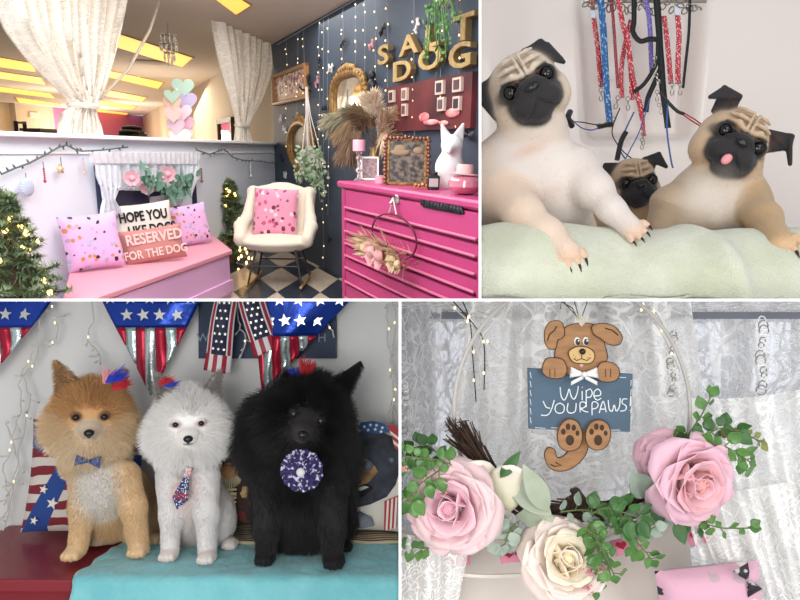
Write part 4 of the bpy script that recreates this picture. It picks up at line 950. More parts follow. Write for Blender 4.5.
# dried flower hoop hanging on the front
hc_ = cxy(402, 236); s_ = mpp(onc(402, 236)); r2 = thing('flower_hoop', CF @ Vector((hc_[0], -.05, hc_[1]-.1)), 'dark wire hoop with dried cream flowers hanging on the pink chest', 'wreath')
HM = CF @ T(hc_[0], -.06, hc_[1]); rxh = (cxy(424, 236)[0]-cxy(379, 236)[0])/2; rzh = (cxy(402, 214)[1]-cxy(402, 258)[1])/2
b = MB(M=HM); b.tube([(rxh*math.cos(k*PI/20), 0, rzh*math.sin(k*PI/20)) for k in range(40)], .006, 6, closed=True); b.obj('hoop', mat('wine_wire', '#5c2036', .4), r2)
tz = cxy(402, 199)[1]-hc_[1]
b = MB(M=HM); b.tube([(-.05*rxh*4, 0, rzh*.98), (0, .0, tz)], .005, 5); b.tube([(.05*rxh*3, 0, rzh*.98), (0, 0, tz)], .005, 5); b.obj('cord', m_rope, r2)
b = MB(M=HM); b.box((0, .03, tz), (.04, .03, .06), bev=.01); b.tube([(0, 0, tz+.01), (0, -.02, tz-.02), (0, .01, tz-.03)], .006, 6); b.obj('hook', m_chrome, r2)
m_dried = mat('dried_cream', '#d9c3a0', .8, col2='#b99a78', cscale=25); m_dpink = mat('dried_pink', '#dba3a4', .8)
rr = random.Random(5)
b = MB(M=HM)
for k in range(150):
    t_ = rr.gauss(0, .55); t_ = max(-1.35, min(1.35, t_)); x = t_*rxh*1.05; z = -rzh*(.75-.25*abs(t_))+rr.uniform(-.05, .05)
    leaf_shape(b, T(x, -.03-.05*rr.random(), z) @ rot(ry=(80 if x > 0 else -80)*abs(t_)**.3*rr.uniform(.4, 1.5)+rr.uniform(-40, 40)) @ rot(rx=rr.uniform(10, 60)), rr.uniform(.06, .15), .022, n=3)
b.obj('dried_leaves', m_dried, r2, auto=0)
for x, z, R, m in ((-.18, -.72, .075, m_dpink), (.2, -.74, .075, m_dpink), (.75, -.78, .06, m_dried), (-.62, -.7, .055, m_dried), (.95, -.85, .05, m_dried)):
    b = MB(M=HM @ T(x*rxh, -.09, z*rzh)); mini_rose(b, Matrix(), R, rr); b.ell((0, -R*.25, 0), R*.5, nu=10, nv=8); b.obj('flower', m, r2, auto=0)

# ------------------------------------------------------------ things standing on the chest
def ont(px, py, back): """point on the chest top seen at column px, set back from its front edge"""; r = ray(px, 150); u_ = UC+back; return Vector((u_, r.y*u_/r.x, wt+.008))
def TF(p, yaw=0): return FR(p, yaw)
m_glass = mat('clear_glass', '#ffffff', .02, 0, .9, ior=1.45)
# candlestick + candle
p = ont(359, 0, .12); s_ = mpp(p); M = TF(p)
r_ = thing('candlestick', W(p), 'clear glass candlestick with a pale pink block on the chest', 'candlestick')
b = MB(M=M); b.lathe([(5*s_, 0), (5.5*s_, 1*s_), (2*s_, 3*s_), (1.6*s_, 7*s_), (4*s_, 10*s_), (1.6*s_, 13*s_), (1.8*s_, 19*s_), (3.6*s_, 22*s_), (1.6*s_, 25*s_), (4*s_, 28*s_), (.001, 28.4*s_)], 20); b.obj('stem', m_glass, r_)
b = MB(M=M @ T(0, 0, 28.5*s_)); b.lathe([(5.8*s_, 0), (6.2*s_, .5*s_), (6.2*s_, 10.5*s_), (5.8*s_, 11*s_), (.001, 11*s_)], 24); b.obj('candle', mat('pink_wax', '#e6b3c4', .4, sss=.3), r_)
b = MB(M=M @ T(0, 0, 39.5*s_)); b.tube([(0, 0, 0), (0, 0, 1.5*s_)], .3*s_, 5); b.obj('wick', m_blk, r_)
# small white frame
def sframe(px, back, w_, h_, fw, mf, mp_, label, lean=6, yaw=0, cat='photo frame'):
    p = ont(px, 0, back); s_ = mpp(p); M = TF(p, yaw) @ rot(rx=-lean); r_ = thing('framed_photo', W(p), label, cat)
    b = MB(M=M)
    for x in (-1, 1): b.box((x*(w_-fw)/2*s_, 0, h_/2*s_), (fw*s_, .02, h_*s_), bev=.003)
    for z in (fw/2, h_-fw/2): b.box((0, 0, z*s_), (w_*s_, .02, fw*s_), bev=.003)
    b.obj('frame', mf, r_); b = MB(M=M); b.grid([[(-(w_/2-fw)*s_, -.002, fw*s_), ((w_/2-fw)*s_, -.002, fw*s_)], [(-(w_/2-fw)*s_, -.002, (h_-fw)*s_), ((w_/2-fw)*s_, -.002, (h_-fw)*s_)]]); b.obj('print', mp_, r_, smooth=False, solid=.004)
    return r_, M, s_
t = NT('pink_scene_print', rough=.4); nz = t.noise(t.mp(t.tc.outputs['UV'], (3, 5, 1)), 1.5, 3); t.set('Base Color', t.mix(t.step(nz, .4, .6), '#77756f', '#b28c92'))
sframe(370, .22, 18, 23, 1.8, M_white, t.m, 'small white photo frame beside the candlestick')
p = ont(380.5, 0, .10); s_ = mpp(p); b = MB(M=TF(p)); b.lathe([(4.8*s_, 0), (5.2*s_, .5*s_), (5.2*s_, 8*s_), (.001, 8.2*s_)], 20); b.obj('pink_candle_jar', mat('pink_jar', '#dca0ae', .4), label='short round pink candle before the gold frame', cat='candle')
t = NT('hat_scene_print', rough=.35); g = t.tc.outputs['UV']; nz = t.noise(t.mp(g, (3, 4, 1)), 2.0, 4); c0 = t.mix(t.step(nz, .42, .6), '#2a2523', '#75695d')
r_, M, s_ = sframe(407, .20, 40, 46, 3, m_gold, t.m, 'ornate rose gold frame with a dark photo on the chest', 5); t.set('Base Color', c0)
m_rg = mat('rose_gold', '#8f6653', .4, .6, bump=.2)
b = MB(M=M); 
for k in range(12):
    for x in (-1, 1): b.ell((x*21.5*s_, -.01, (3+k*3.7)*s_), ((2.6 if k % 2 else 1.6)*s_, .018, 2.1*s_), nu=8, nv=6)
for k in range(12):
    for z in (45.5, ): b.ell(((-20+k*3.7)*s_, -.01, z*s_+(1.2*s_ if k in (5, 6) else 0)), (2.0*s_, .018, (2.4 if k % 2 else 1.5)*s_), nu=8, nv=6)
b.obj('ornament_border', m_rg, r_, auto=0)
b = MB(M=M @ T(0, -.008, 0)); b.ell((-7*s_, 0, 32*s_), (10*s_, .008, 3.2*s_), nu=16, nv=8); b.ell((-7*s_, 0, 35*s_), (6*s_, .008, 4.5*s_), nu=16, nv=8); b.ell((11*s_, 0, 34*s_), (5*s_, .008, 3.4*s_), nu=16, nv=8); b.obj('photo_hats', mat('straw_print', '#9a8468', .7), r_, auto=0)
# gold insect-like ornament
p = ont(423, 0, .10); s_ = mpp(p); M = TF(p); b = MB(M=M)
for x in (-6, -2.5, 1, 4.5): b.ell((x*s_, 0, (4+.6*math.sin(x))*s_), (2.4*s_, 1.6*s_, 1.8*s_), nu=10, nv=8)
for x in (-6, -3, 0, 3, 6):
    for sy in (-1, 1): b.tube([(x*s_, 0, 4*s_), ((x*1.2)*s_, sy*3*s_, 4.5*s_), (x*1.35*s_, sy*4.5*s_, 0)], .5*s_, 5)
b.tube([(6*s_, 0, 5*s_), (8*s_, 0, 8*s_), (10*s_, 0, 7*s_)], .5*s_, 5); b.obj('brass_ornament', mat('gold_brass', '#b5854e', .35, .7), label='small brass ornament lying before the gold frame', cat='ornament', auto=0)
p = ont(434.5, 0, .16); s_ = mpp(p); M = TF(p); r_ = thing('dark_jar', W(p), 'dark square jar with a pale label beside the dog bust', 'jar')
b = MB(M=M); b.box((0, 0, 7*s_), (12*s_, 10*s_, 14*s_), bev=1.2*s_); b.lathe([(4*s_, 14*s_), (4*s_, 17*s_), (.001, 17.3*s_)], 16); b.obj('body', m_blk, r_); b = MB(M=M); b.box((0, -5.1*s_, 7*s_), (9*s_, .3*s_, 8*s_)); b.obj('label', mat('jar_label', '#b9b0ae', .7), r_, smooth=False)
# pampas vase
p = ont(374, 0, .38); s_ = mpp(p); M = TF(p); r_ = thing('pampas_vase', W(p), 'gold vase of feathery beige pampas grass behind the frames', 'vase')
b = MB(M=M); b.lathe([(4*s_, 0), (6*s_, 8*s_), (5.5*s_, 18*s_), (3.5*s_, 26*s_), (4.5*s_, 30*s_), (3.8*s_, 30*s_), (.001, 10*s_)], 20); b.obj('vase', mat('satin_gold', '#b3965f', .4, .6), r_)
def plume(mb, P, n, L_, r, col, col2):
    P = [Vector(q) for q in P]
    mb.tube(P, .004, 4, col=lin(col))
    c1, c2 = np.array(lin(col)), np.array(lin(col2))
    for k in range(n):
        t_ = r.uniform(.25, 1)*(len(P)-1); i = min(len(P)-2, int(t_)); q = P[i].lerp(P[i+1], t_-i); d = (P[i+1]-P[i]).normalized()
        s2 = rdir(r, 0); e = (d*1.0+s2*.75).normalized()*L_*r.uniform(.5, 1.1); mid = q+e*.5; e2 = q+e+Vector((0, 0, -L_*.25)); w_ = Vector((-d.z, 0, d.x)).normalized()*.007
        mb.add([q-w_*.5, q+w_*.5, mid+w_, mid-w_, e2], [(0, 1, 2, 3), (3, 2, 4)], col=c1+(c2-c1)*r.random())
for i, (pts, c1, c2, n, L_, lb) in enumerate((
    (((2, 30), (4, 45), (0, 60), (-2, 66)), '#d9c3a8', '#efe2cf', 900, .13, 0), (((0, 30), (-6, 50), (-20, 56), (-34, 52)), '#7e7862', '#a39d82', 700, .11, 0),
    (((0, 30), (-3, 48), (-14, 55), (-24, 44)), '#6b5642', '#94795c', 600, .12, 0), (((0, 30), (10, 50), (22, 58), (30, 50)), '#8a6c50', '#b3947a', 700, .13, 0),
    (((0, 30), (16, 52), (34, 62), (56, 62), (78, 50)), '#8f8668', '#b8ae8c', 1100, .13, 0), (((0, 28), (12, 46), (30, 48), (56, 44), (80, 38)), '#9a9070', '#beb494', 900, .11, 0),
    (((2, 30), (12, 36), (22, 36), (28, 28)), '#6a503c', '#8f7058', 500, .12, 0), (((0, 30), (-10, 44), (-18, 36), (-22, 28)), '#5f4a3a', '#8a705a', 450, .12, 0), (((2, 28), (6, 38), (8, 46), (10, 40)), '#b59a7c', '#d9c0a4', 500, .12, 0))):
    b = MB(M=M); plume(b, [(x*s_*1.15, -.02*(i % 4), z*s_*1.08) for x, z in pts], int(n*2.0), L_*1.4, rr, c1, c2); b.obj('plume', mat('plume_%d' % i, '#ffffff', .9, attr=True), r_, auto=0)
# dog bust with a hat resting on its arm; pink glass bowl
p = ont(450, 0, .30); s_ = mpp(p); M = TF(p, 20); r_ = thing('dog_bust', W(p), 'white pointed-ear dog bust standing on the pink chest', 'sculpture')
bd = Body(); R3 = M.to_3x3(); s_ *= 1.12; c_ = lambda x, y, z: M @ Vector((x*s_, y*s_, z*s_)); wc = '#e9e6e2'
bd.chain([c_(-1, 0, 8), c_(0, 0, 20), c_(2, 0, 30)], [11*s_, 11.5*s_, 9*s_], k=.02, col=wc); bd.cone(c_(0, 0, 0), c_(0, 0, 8), 5*s_, 5*s_, k=.02, col=wc)
bd.ell(c_(1, -2, 38), (10*s_, 9*s_, 8.5*s_), R3, k=.02, col=wc); bd.cone(c_(-2, -8, 35), c_(-7, -16, 33), 5*s_, 3*s_, k=.02, col=wc)
for a, b2, c2 in (((-8, -2, 42), (-1, -1, 46), (-8, 1, 55)), ((3, -1, 46), (11, 0, 41), (12, 1, 56))): bd.tri(c_(*a), c_(*b2), c_(*c2), 1.3*s_, k=.01, col=wc)
bd.ell(c_(-2, -3, 18), (12*s_, 8*s_, 11*s_), R3, k=.02, col=wc)
bd.mesh(.006).relax(2); bd.obj('figure', mat('white_plaster', '#eceae6', .5), r_)
p = ont(466.5, 0, .12); s_ = mpp(p); M = TF(p); r_ = thing('pink_glass_bowl', W(p), 'shiny rose pink glass bowl at the right end of the chest', 'bowl')
b = MB(M=M); b.lathe([(5*s_, 0), (12*s_, 2*s_), (17*s_, 8*s_), (16.5*s_, 14*s_), (12*s_, 18*s_), (11*s_, 17.5*s_), (.001, 16*s_)], 28); b.obj('bowl_body', mat('rose_glass', '#d8889a', .12, .25, coat=.8), r_)
b = MB(M=M @ T(-1*s_, 0, 19*s_)); b.lathe([(14*s_, .6*s_), (14.5*s_, 1.4*s_), (8.5*s_, 2.2*s_), (8.5*s_, 8*s_), (7.5*s_, 10.5*s_), (3*s_, 10*s_), (.001, 9.4*s_)], 28, rot(ry=4))
b.obj('felt_hat', mat('blush_felt', '#e3b6b4', .9), label='blush pink brimmed hat resting on the rose glass bowl', cat='hat')
# ============================================================ PLACE 2: three pugs in the bathing tub
CLIP[:] = [(Vector((0, 0, EYE+.0020)), Vector((0, 0, -1))), (Vector((.125*1.0+.0019, 1, 0)), Vector((-1, .125, 0)).normalized())]
YT = 1.86
m_tub = mat('tub_cream_gloss', '#e8ddd7', .22, coat=.3, spec=.5); m_tubd = mat('tub_recess', '#cfc2b4', .25, coat=.2)
# moulded tub surround: one continuous surface with a rounded recess and a ledge
def tub_pt(px, py):
    y = YT; 
    # recess between columns 578..705, down to y 140
    def sm(a, b, x): t = max(0, min(1, (x-a)/(b-a))); return t*t*(3-2*t)
    inx = sm(572+.06*py, 590+.06*py, px)*sm(712-.10*py, 696-.10*py, px); iny = sm(146, 128, py)
    y += .07*inx*iny
    y -= .06*sm(535, 480, px)           # the curved left corner comes forward
    y -= .05*sm(212, 245, py)
    return at(px, py, 1)*0+Vector(((px-400)/F*YT, y, EYE-(py-300)/F*YT))
b = MB(); b.grid([[tub_pt(x, y) for x in np.linspace(440, 860, 150)] for y in np.linspace(330, -60, 120)])
b.obj('wall_tub', m_tub, kind='structure', auto=0, solid=.01)
# raised rim of the tub floor to the right, and warm streak
b = MB(); P0, P1 = at(596, 226, 1.70), at(860, 226, 1.70); b.box(((P0.x+P1.x)/2, 1.70, P0.z-.06), (P1.x-P0.x, .30, .10), bev=.03); b.obj('trim_7', m_tub, kind='structure')

# towel over the tub edge
rr = random.Random(31)
t = NT('pale_green_towel', rough=.95, sheen=.5); nz = t.noise(t.tc.outputs['Object'], 55, 4); n2 = t.noise(t.tc.outputs['Object'], 420, 2)
t.set('Base Color', t.mix(t.step(t.noise(t.tc.outputs['Object'], 9, 3), .35, .65), '#c0c3aa', '#d0d2c0')); t.bump(t.math('ADD', t.math('MULTIPLY', nz, .9), t.math('MULTIPLY', n2, .6)), .9, .006); m_towel = t.m
YE = 1.13
def towel_pt(u, v):
    """u across, v 0 bottom front .. 1 back top"""
    x = .125*YE-.02+u*1.02
    fold = .013*math.sin(u*9+v*2.6)+.010*math.sin(u*21-v*4+1)+.005*math.sin(u*37+v*7)+.004*math.sin(u*60-v*11)
    ridge = .022*math.exp(-((u-.30-.12*(1-v))/.05)**2)+.018*math.exp(-((u-.36-.05*(1-v))/.02)**2)
    a = -.12+v*(PI*.68); H_ = .122+.006*math.sin(u*5+1)+.004*math.sin(u*13)
    y = 1.15-.13*math.cos(a)-(fold*.6+ridge)*math.cos(a); z = EYE+.0018+max(0, H_*math.sin(a)); 
    return (x, y, z+fold*.35+ridge*.5*min(1, v*2))
b = MB(); b.grid([[towel_pt(u, v) for u in np.linspace(0, 1, 170)] for v in np.linspace(0, 1, 60)]); b.obj('towel', m_towel, label='pale green terry towel draped along the tub edge under the pugs', cat='towel', solid=.006, auto=0)
b = MB(); b.box((.64, 1.17, EYE+.05), (1.06, .16, .085), bev=.02); b.obj('trim_8', m_tub, kind='structure')

# ------------------------------------------------------------ pug builder
FAWN, CREAM, DARK, GREY, MID = '#d3b592', '#e4d6c6', '#1f1c1e', '#2b2829', '#8c7358'
m_skin = mat('short_coat', attr=True, rough=.75, bump=.5, bscale=300, sheen=.15)
m_coat = mat('short_hair', attr=True, rough=.6, spec=.3)
m_eye = mat('dark_wet_eye', '#0a0605', .05, spec=.55); m_pnose = mat('wet_nose', '#0a090b', .28, spec=.6); m_tongue = mat('tongue_pink', '#dc8d94', .35, sss=.2); m_claw = mat('dark_claw', '#2a2320', .35)
def pug_head(bd, c, R, k, fawn=FAWN, cream=CREAM, ears='drop', wr=1.0):
    """c head centre, R rotation (x right, -y out of the face, z up), k half width in metres"""
    H = lambda x, y, z: c+R @ Vector((x*k, y*k, z*k)); r3 = lambda a, b, d: (a*k, b*k, d*k); S1 = .16*k
    bd.ell(H(0, .12, .12), r3(.92, .86, .82), R, S1, fawn, ln=.004)
    bd.ell(H(0, -.05, .42), r3(.70, .70, .52), R, S1, fawn, ln=.004)
    for s in (-1, 1):
        bd.ell(H(s*.58, -.18, -.28), r3(.40, .52, .50), R, S1, fawn, ln=.004)
        bd.ell(H(s*.47, -.66, .14), r3(.26, .22, .24), R, .1*k, '#4a3c33', ln=.001)
        bd.ell(H(s*.29, -.74, -.34), r3(.34, .32, .32), R, .14*k, DARK, ln=.002)
        bd.cone(H(s*.22, -.86, -.06), H(s*.56, -.64, -.20), .12*k, .13*k, .06*k, GREY, ln=.001)
        # brow and forehead folds
        bd.chain([H(s*.10, -.86, .34), H(s*.30, -.84, .45), H(s*.55, -.70, .40)], [.07*k, .075*k, .05*k], .05*k, fawn, ln=.0015)
        bd.chain([H(s*.10, -.80, .62), H(s*.34, -.72, .64), H(s*.56, -.55, .62)], [.05*k, .06*k, .04*k], .04*k, fawn, ln=.0015)
        bd.chain([H(s*.12, -.66, .84), H(s*.30, -.60, .84), H(s*.46, -.45, .84)], [.04*k, .05*k, .035*k], .035*k, fawn, ln=.0015)
        bd.chain([H(s*.58, -.62, -.02), H(s*.66, -.58, -.24), H(s*.58, -.62, -.46)], [.06*k, .07*k, .06*k], .06*k, '#a58b70', ln=.0015)
        bd.ell(H(s*.47, -.80, .14), r3(.17, .15, .17), R, .03*k, DARK, op=-1)
    for x in (-.055, .06): bd.cone(H(x, -.88, .34), H(x*1.3, -.68, .86), .05*k, .035*k, .03*k, fawn, ln=.0015)
    bd.chain([H(-.34, -.84, .02), H(-.16, -.98, .14), H(0, -1.00, .16), H(.16, -.98, .14), H(.34, -.84, .02)], [.08*k, .09*k, .10*k, .09*k, .08*k], .04*k, '#54463c', ln=.001)
    bd.ell(H(0, -.72, -.22), r3(.46, .34, .34), R, .14*k, DARK, ln=.002)
    bd.ell(H(0, -.74, -.60), r3(.30, .28, .20), R, .07*k, DARK, ln=.002)
    bd.ell(H(0, -1.04, .0), r3(.17, .11, .115), R, .04*k, '#0e0c0f', ln=.0)
    for s in (-1, 1): bd.ell(H(s*.08, -1.15, -.01), r3(.045, .06, .04), R, .015*k, '#050505', op=-1)
    bd.cone(H(0, -1.10, -.14), H(0, -1.06, -.32), .034*k, .034*k, .03*k, DARK, op=-1)
    for s in (-1, 1): bd.cone(H(0, -1.06, -.34), H(s*.38, -.93, -.60), .036*k, .036*k, .04*k, DARK, op=-1)
    # coat markings: mask and eye rims; then darker dabs between the forehead folds
    bd.dab(H(0, -.85, -.30), r3(.70, .58, .62), DARK, R, .14)
    for s in (-1, 1):
        bd.dab(H(s*.49, -.72, .15), r3(.31, .34, .27), '#121012', R, .2); bd.dab(H(s*.70, -.50, .10), r3(.16, .3, .2), '#5b4a3e', R, .5, .7)
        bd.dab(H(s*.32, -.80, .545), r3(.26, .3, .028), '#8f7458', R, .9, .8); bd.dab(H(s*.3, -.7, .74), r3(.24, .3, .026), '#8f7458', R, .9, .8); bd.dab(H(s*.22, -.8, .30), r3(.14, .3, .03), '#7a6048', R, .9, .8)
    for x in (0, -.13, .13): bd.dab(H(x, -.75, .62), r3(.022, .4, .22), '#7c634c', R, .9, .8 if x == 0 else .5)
    if ears == 'drop':
        E = (((.42, .10, .86), (.86, .12, .52), (.98, -.12, .92)), ((.46, -.04, .86), (1.0, -.18, .93), (1.04, -.36, .40)))
    return H
def pug_eyes(H, R, k, par, look=(0, 0)):
    for s in (-1, 1):
        b = MB(); p = H(s*.47, -.70, .14); M = Matrix.Translation(p) @ R.to_4x4(); b.ell((0, 0, 0), .178*k, M, 20, 14); b.obj('eye', m_eye, par, auto=0)
    b = MB(); M = Matrix.Translation(H(0, -1.05, .01)) @ R.to_4x4(); b.ell((0, 0, 0), (.175*k, .11*k, .115*k), M, 16, 12); b.obj('nose', m_pnose, par, auto=0)
def claw_objs(L, par):
    for q in L: q.obj('claws', m_claw, par)
def paw(bd, a, d, k, col, side=Vector((1, 0, 0)), claws=None, spread=1.0, down=Vector((0, 0, -1)), ln=.002):
    """foot at a pointing along d; k width"""
    d = d.normalized(); side = (side-d*side.dot(d)).normalized()
    bd.ell(a+d*k*.25, (k*.62, k*.62, k*.42), None, k*.3, col, ln=ln)
    if claws is not None: claws.append(MB())
    for i, (o, L_) in enumerate(((-.48, .62), (-.17, .86), (.17, .86), (.48, .62))):
        q = a+side*o*k*1.05*spread; e = a+side*o*k*1.5*spread+d*L_*k
        bd.chain([q, q.lerp(e, .6)-down*k*.08, e], [k*.20, k*.235, k*.185], k*.06, col, ln=ln*.5)
        if claws is not None:
            t_ = e+d*k*.12; claws[-1].tube([t_, t_+d*k*.16+down*k*.06, t_+d*k*.30+down*k*.20], [k*.085, k*.07, k*.02], 6)

def Rz(roll, yaw=0, pitch=0):
    """roll: clockwise in the picture; yaw: turn towards picture right; pitch: nose down"""
    return (Matrix.Rotation(math.radians(roll), 3, 'Y') @ Matrix.Rotation(math.radians(yaw), 3, 'Z') @ Matrix.Rotation(math.radians(pitch), 3, 'X'))
def mk(Y0):
    s = Y0/F
    def P(px, py, d=0): return at(px, py, Y0+d*s)
    return s, P

# ---- left pug
s, P = mk(1.20); bd = Body(); claws = []
hc = P(526, 92, 0); R = Rz(-27, -8, 10); k = 40*s
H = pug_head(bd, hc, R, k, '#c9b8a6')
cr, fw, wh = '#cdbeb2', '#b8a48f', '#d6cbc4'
# neck, chest, shoulders, barrel
bd.ell(P(530, 138, 16), (40*s, 34*s, 26*s), R, 14*s, cr, ln=.004)
bd.ell(P(528, 176, 22), (56*s, 42*s, 46*s), Rz(-10), 16*s, wh, ln=.004)
bd.ell(P(500, 190, 30), (44*s, 44*s, 52*s), None, 16*s, cr, ln=.004)
bd.ell(P(558, 192, 24), (38*s, 36*s, 42*s), None, 14*s, wh, ln=.004)
bd.ell(P(548, 232, 52), (52*s, 44*s, 36*s), None, 16*s, cr, ln=.004)
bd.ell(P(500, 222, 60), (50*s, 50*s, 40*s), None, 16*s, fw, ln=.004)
# legs: one planted on the towel at the left, the other stretched towards the middle
pw1 = P(567, 252, -88); pw2 = P(632, 229, -64)
bd.chain([P(510, 196, 0), P(524, 214, -36), P(548, 234, -66), pw1], [26*s, 17*s, 13*s, 11*s], 10*s, '#d9c2b0', ln=.003)
bd.chain([P(575, 172, 6), P(594, 190, -20), P(612, 210, -44), pw2], [26*s, 17*s, 11*s, 10*s], 10*s, wh, ln=.003)
paw(bd, pw1, (P(578, 272, -101)-pw1), 16*s, '#cfae94', Vector((1, 0, .35)), claws)
paw(bd, pw2, (P(650, 238, -79)-pw2), 14*s, '#cfae94', Vector((.8, 0, .7)), claws)
bd.dab(P(530, 150, -18), (20*s, 20*s, 6*s), '#c9a592', Rz(-20), .8, .6); bd.dab(P(545, 196, -20), (16*s, 20*s, 9*s), '#c2a596', Rz(-20), .9, .5)
# ears: velvety folded flaps
for a, b_, c_ in (((-.50, .0, .72), (-.90, .02, .34), (-1.12, -.06, .60)), ((-.84, -.06, .66), (-1.16, -.10, .56), (-.98, -.26, -.22)),
                  ((.30, .0, .84), (.88, .02, .42), (.80, -.02, .92)), ((.36, -.06, .90), (.94, -.06, .76), (1.06, -.24, .20))):
    bd.tri(H(*a), H(*b_), H(*c_), .055*k, .06*k, '#1c1a1e', ln=.002)
bd.tri(H(.34, -.06, .88), H(.84, -.06, .90), H(1.02, -.24, .30), .05*k, .06*k, '#1c1a1e', ln=.002)
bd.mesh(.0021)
def towel_z(): pass
root = thing('pug', (hc.x, 1.25, EYE+.005), 'large cream pug tilting its head with both front paws on the towel at the left', 'dog', 'pugs in the tub')
bd.obj('body', m_skin, root); pug_eyes(H, R, k, root); claw_objs(claws, root)
lay = lambda Pp, Nn: np.array([0, -.2, -.9])+0*Pp
fur('coat', bd, m_coat, root, 60000, lambda p, n: np.array([0., 0, -1.6])+0*p, rad=.00022, stiff=.5, wild=.2, grav=.1, segs=3, bright=.10)

# ---- right pug
s, P = mk(1.24); bd = Body(); claws = []
hc = P(729, 146, 0); R = Rz(31, -4, 14); k = 37*s
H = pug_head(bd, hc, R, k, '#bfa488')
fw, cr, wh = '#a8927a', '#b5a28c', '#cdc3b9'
bd.ell(P(722, 182, 14), (34*s, 30*s, 28*s), None, 14*s, '#c3b09c', ln=.004)
bd.ell(P(716, 206, 20), (46*s, 36*s, 40*s), None, 16*s, '#c9bbad', ln=.004)
bd.ell(P(690, 214, 26), (30*s, 36*s, 44*s), Rz(14), 14*s, cr, ln=.004)
bd.ell(P(740, 214, 24), (32*s, 32*s, 34*s), None, 14*s, cr, ln=.004)
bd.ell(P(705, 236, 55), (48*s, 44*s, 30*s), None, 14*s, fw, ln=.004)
bd.chain([P(672, 208, 18), P(663, 226, 20), P(657, 246, 8)], [24*s, 15*s, 11*s], 10*s, fw, ln=.003)
pw1 = P(779, 243, -82)
bd.chain([P(745, 200, 6), P(764, 218, -38), pw1], [22*s, 14*s, 11*s], 10*s, '#b3946f', ln=.003)
paw(bd, pw1, (P(800, 262, -104)-pw1), 17*s, '#cba884', Vector((.6, 0, .8)), claws)
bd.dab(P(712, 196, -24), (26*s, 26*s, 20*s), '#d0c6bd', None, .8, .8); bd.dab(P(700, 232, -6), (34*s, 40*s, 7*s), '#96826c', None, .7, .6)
for a, b_, c_ in (((-.42, .05, .86), (-.86, .06, .58), (-.98, -.02, 1.18)), ((-.44, .0, .90), (-.96, -.04, 1.20), (-.50, -.04, 1.20)), ((-.50, -.06, 1.16), (-.98, -.10, 1.18), (-1.18, -.24, .78)),
                  ((.62, .05, .78), (.92, .06, .36), (1.30, .0, .66)), ((.66, .0, .80), (1.34, -.04, .62), (1.22, -.04, .96)), ((1.16, -.06, .94), (1.36, -.08, .56), (1.52, -.24, .30))):
    bd.tri(H(*a), H(*b_), H(*c_), .055*k, .06*k, '#211d1f', ln=.002)
for e in ((-.62, -.16, .88), (.92, -.14, .66)): bd.dab(H(*e), (.14*k, .2*k, .18*k), '#3b2a28', R, .6)
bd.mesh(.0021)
root = thing('pug', (hc.x, 1.3, EYE+.005), 'fawn pug with flared ears and tongue showing at the right of the tub', 'dog', 'pugs in the tub')
bd.obj('body', m_skin, root); pug_eyes(H, R, k, root); claw_objs(claws, root)
b = MB(); b.ell((0, 0, 0), (.12*k, .07*k, .15*k), Matrix.Translation(H(-.10, -1.06, -.50)) @ R.to_4x4() @ rot(ry=18), 14, 10); b.obj('tongue', m_tongue, root, auto=0)
fur('coat', bd, m_coat, root, 60000, lambda p, n: np.array([0., 0, -1.6])+0*p, rad=.00022, stiff=.5, wild=.2, grav=.1, segs=3, bright=.10, seed=2)

# ---- small pug in the middle behind
s, P = mk(1.52); bd = Body()
hc = P(632, 184, 0); R = Rz(-8, -2, 14); k = 26*s
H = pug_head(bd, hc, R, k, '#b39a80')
bd.ell(P(630, 215, 18), (24*s, 24*s, 22*s), None, 10*s, '#b99a78', ln=.004); bd.ell(P(600, 228, 34), (46*s, 40*s, 30*s), None, 14*s, '#b39472', ln=.004); bd.ell(P(632, 238, 20), (26*s, 24*s, 24*s), None, 10*s, '#cdb79e', ln=.004)
for a, b_, c_ in (((-.50, .0, .80), (-.86, .02, .40), (-1.22, -.04, .62)), ((-.56, -.04, .84), (-1.0, -.06, .90), (-1.30, -.18, .30)),
                  ((.46, .0, .84), (.84, .02, .46), (1.06, -.04, 1.02)), ((.50, -.04, .90), (1.08, -.06, .98), (1.26, -.2, .48))):
    bd.tri(H(*a), H(*b_), H(*c_), .06*k, .06*k, '#17151a', ln=.002)
bd.mesh(.0019)
root = thing('pug', (hc.x, 1.6, EYE+.005), 'small dark-faced pug peeking out between the two larger ones', 'dog', 'pugs in the tub')
bd.obj('body', m_skin, root); pug_eyes(H, R, k, root)
fur('coat', bd, m_coat, root, 30000, lambda p, n: np.array([0., 0, -1.6])+0*p, rad=.0003, stiff=.5, wild=.2, grav=.1, segs=3, bright=.10, seed=3)

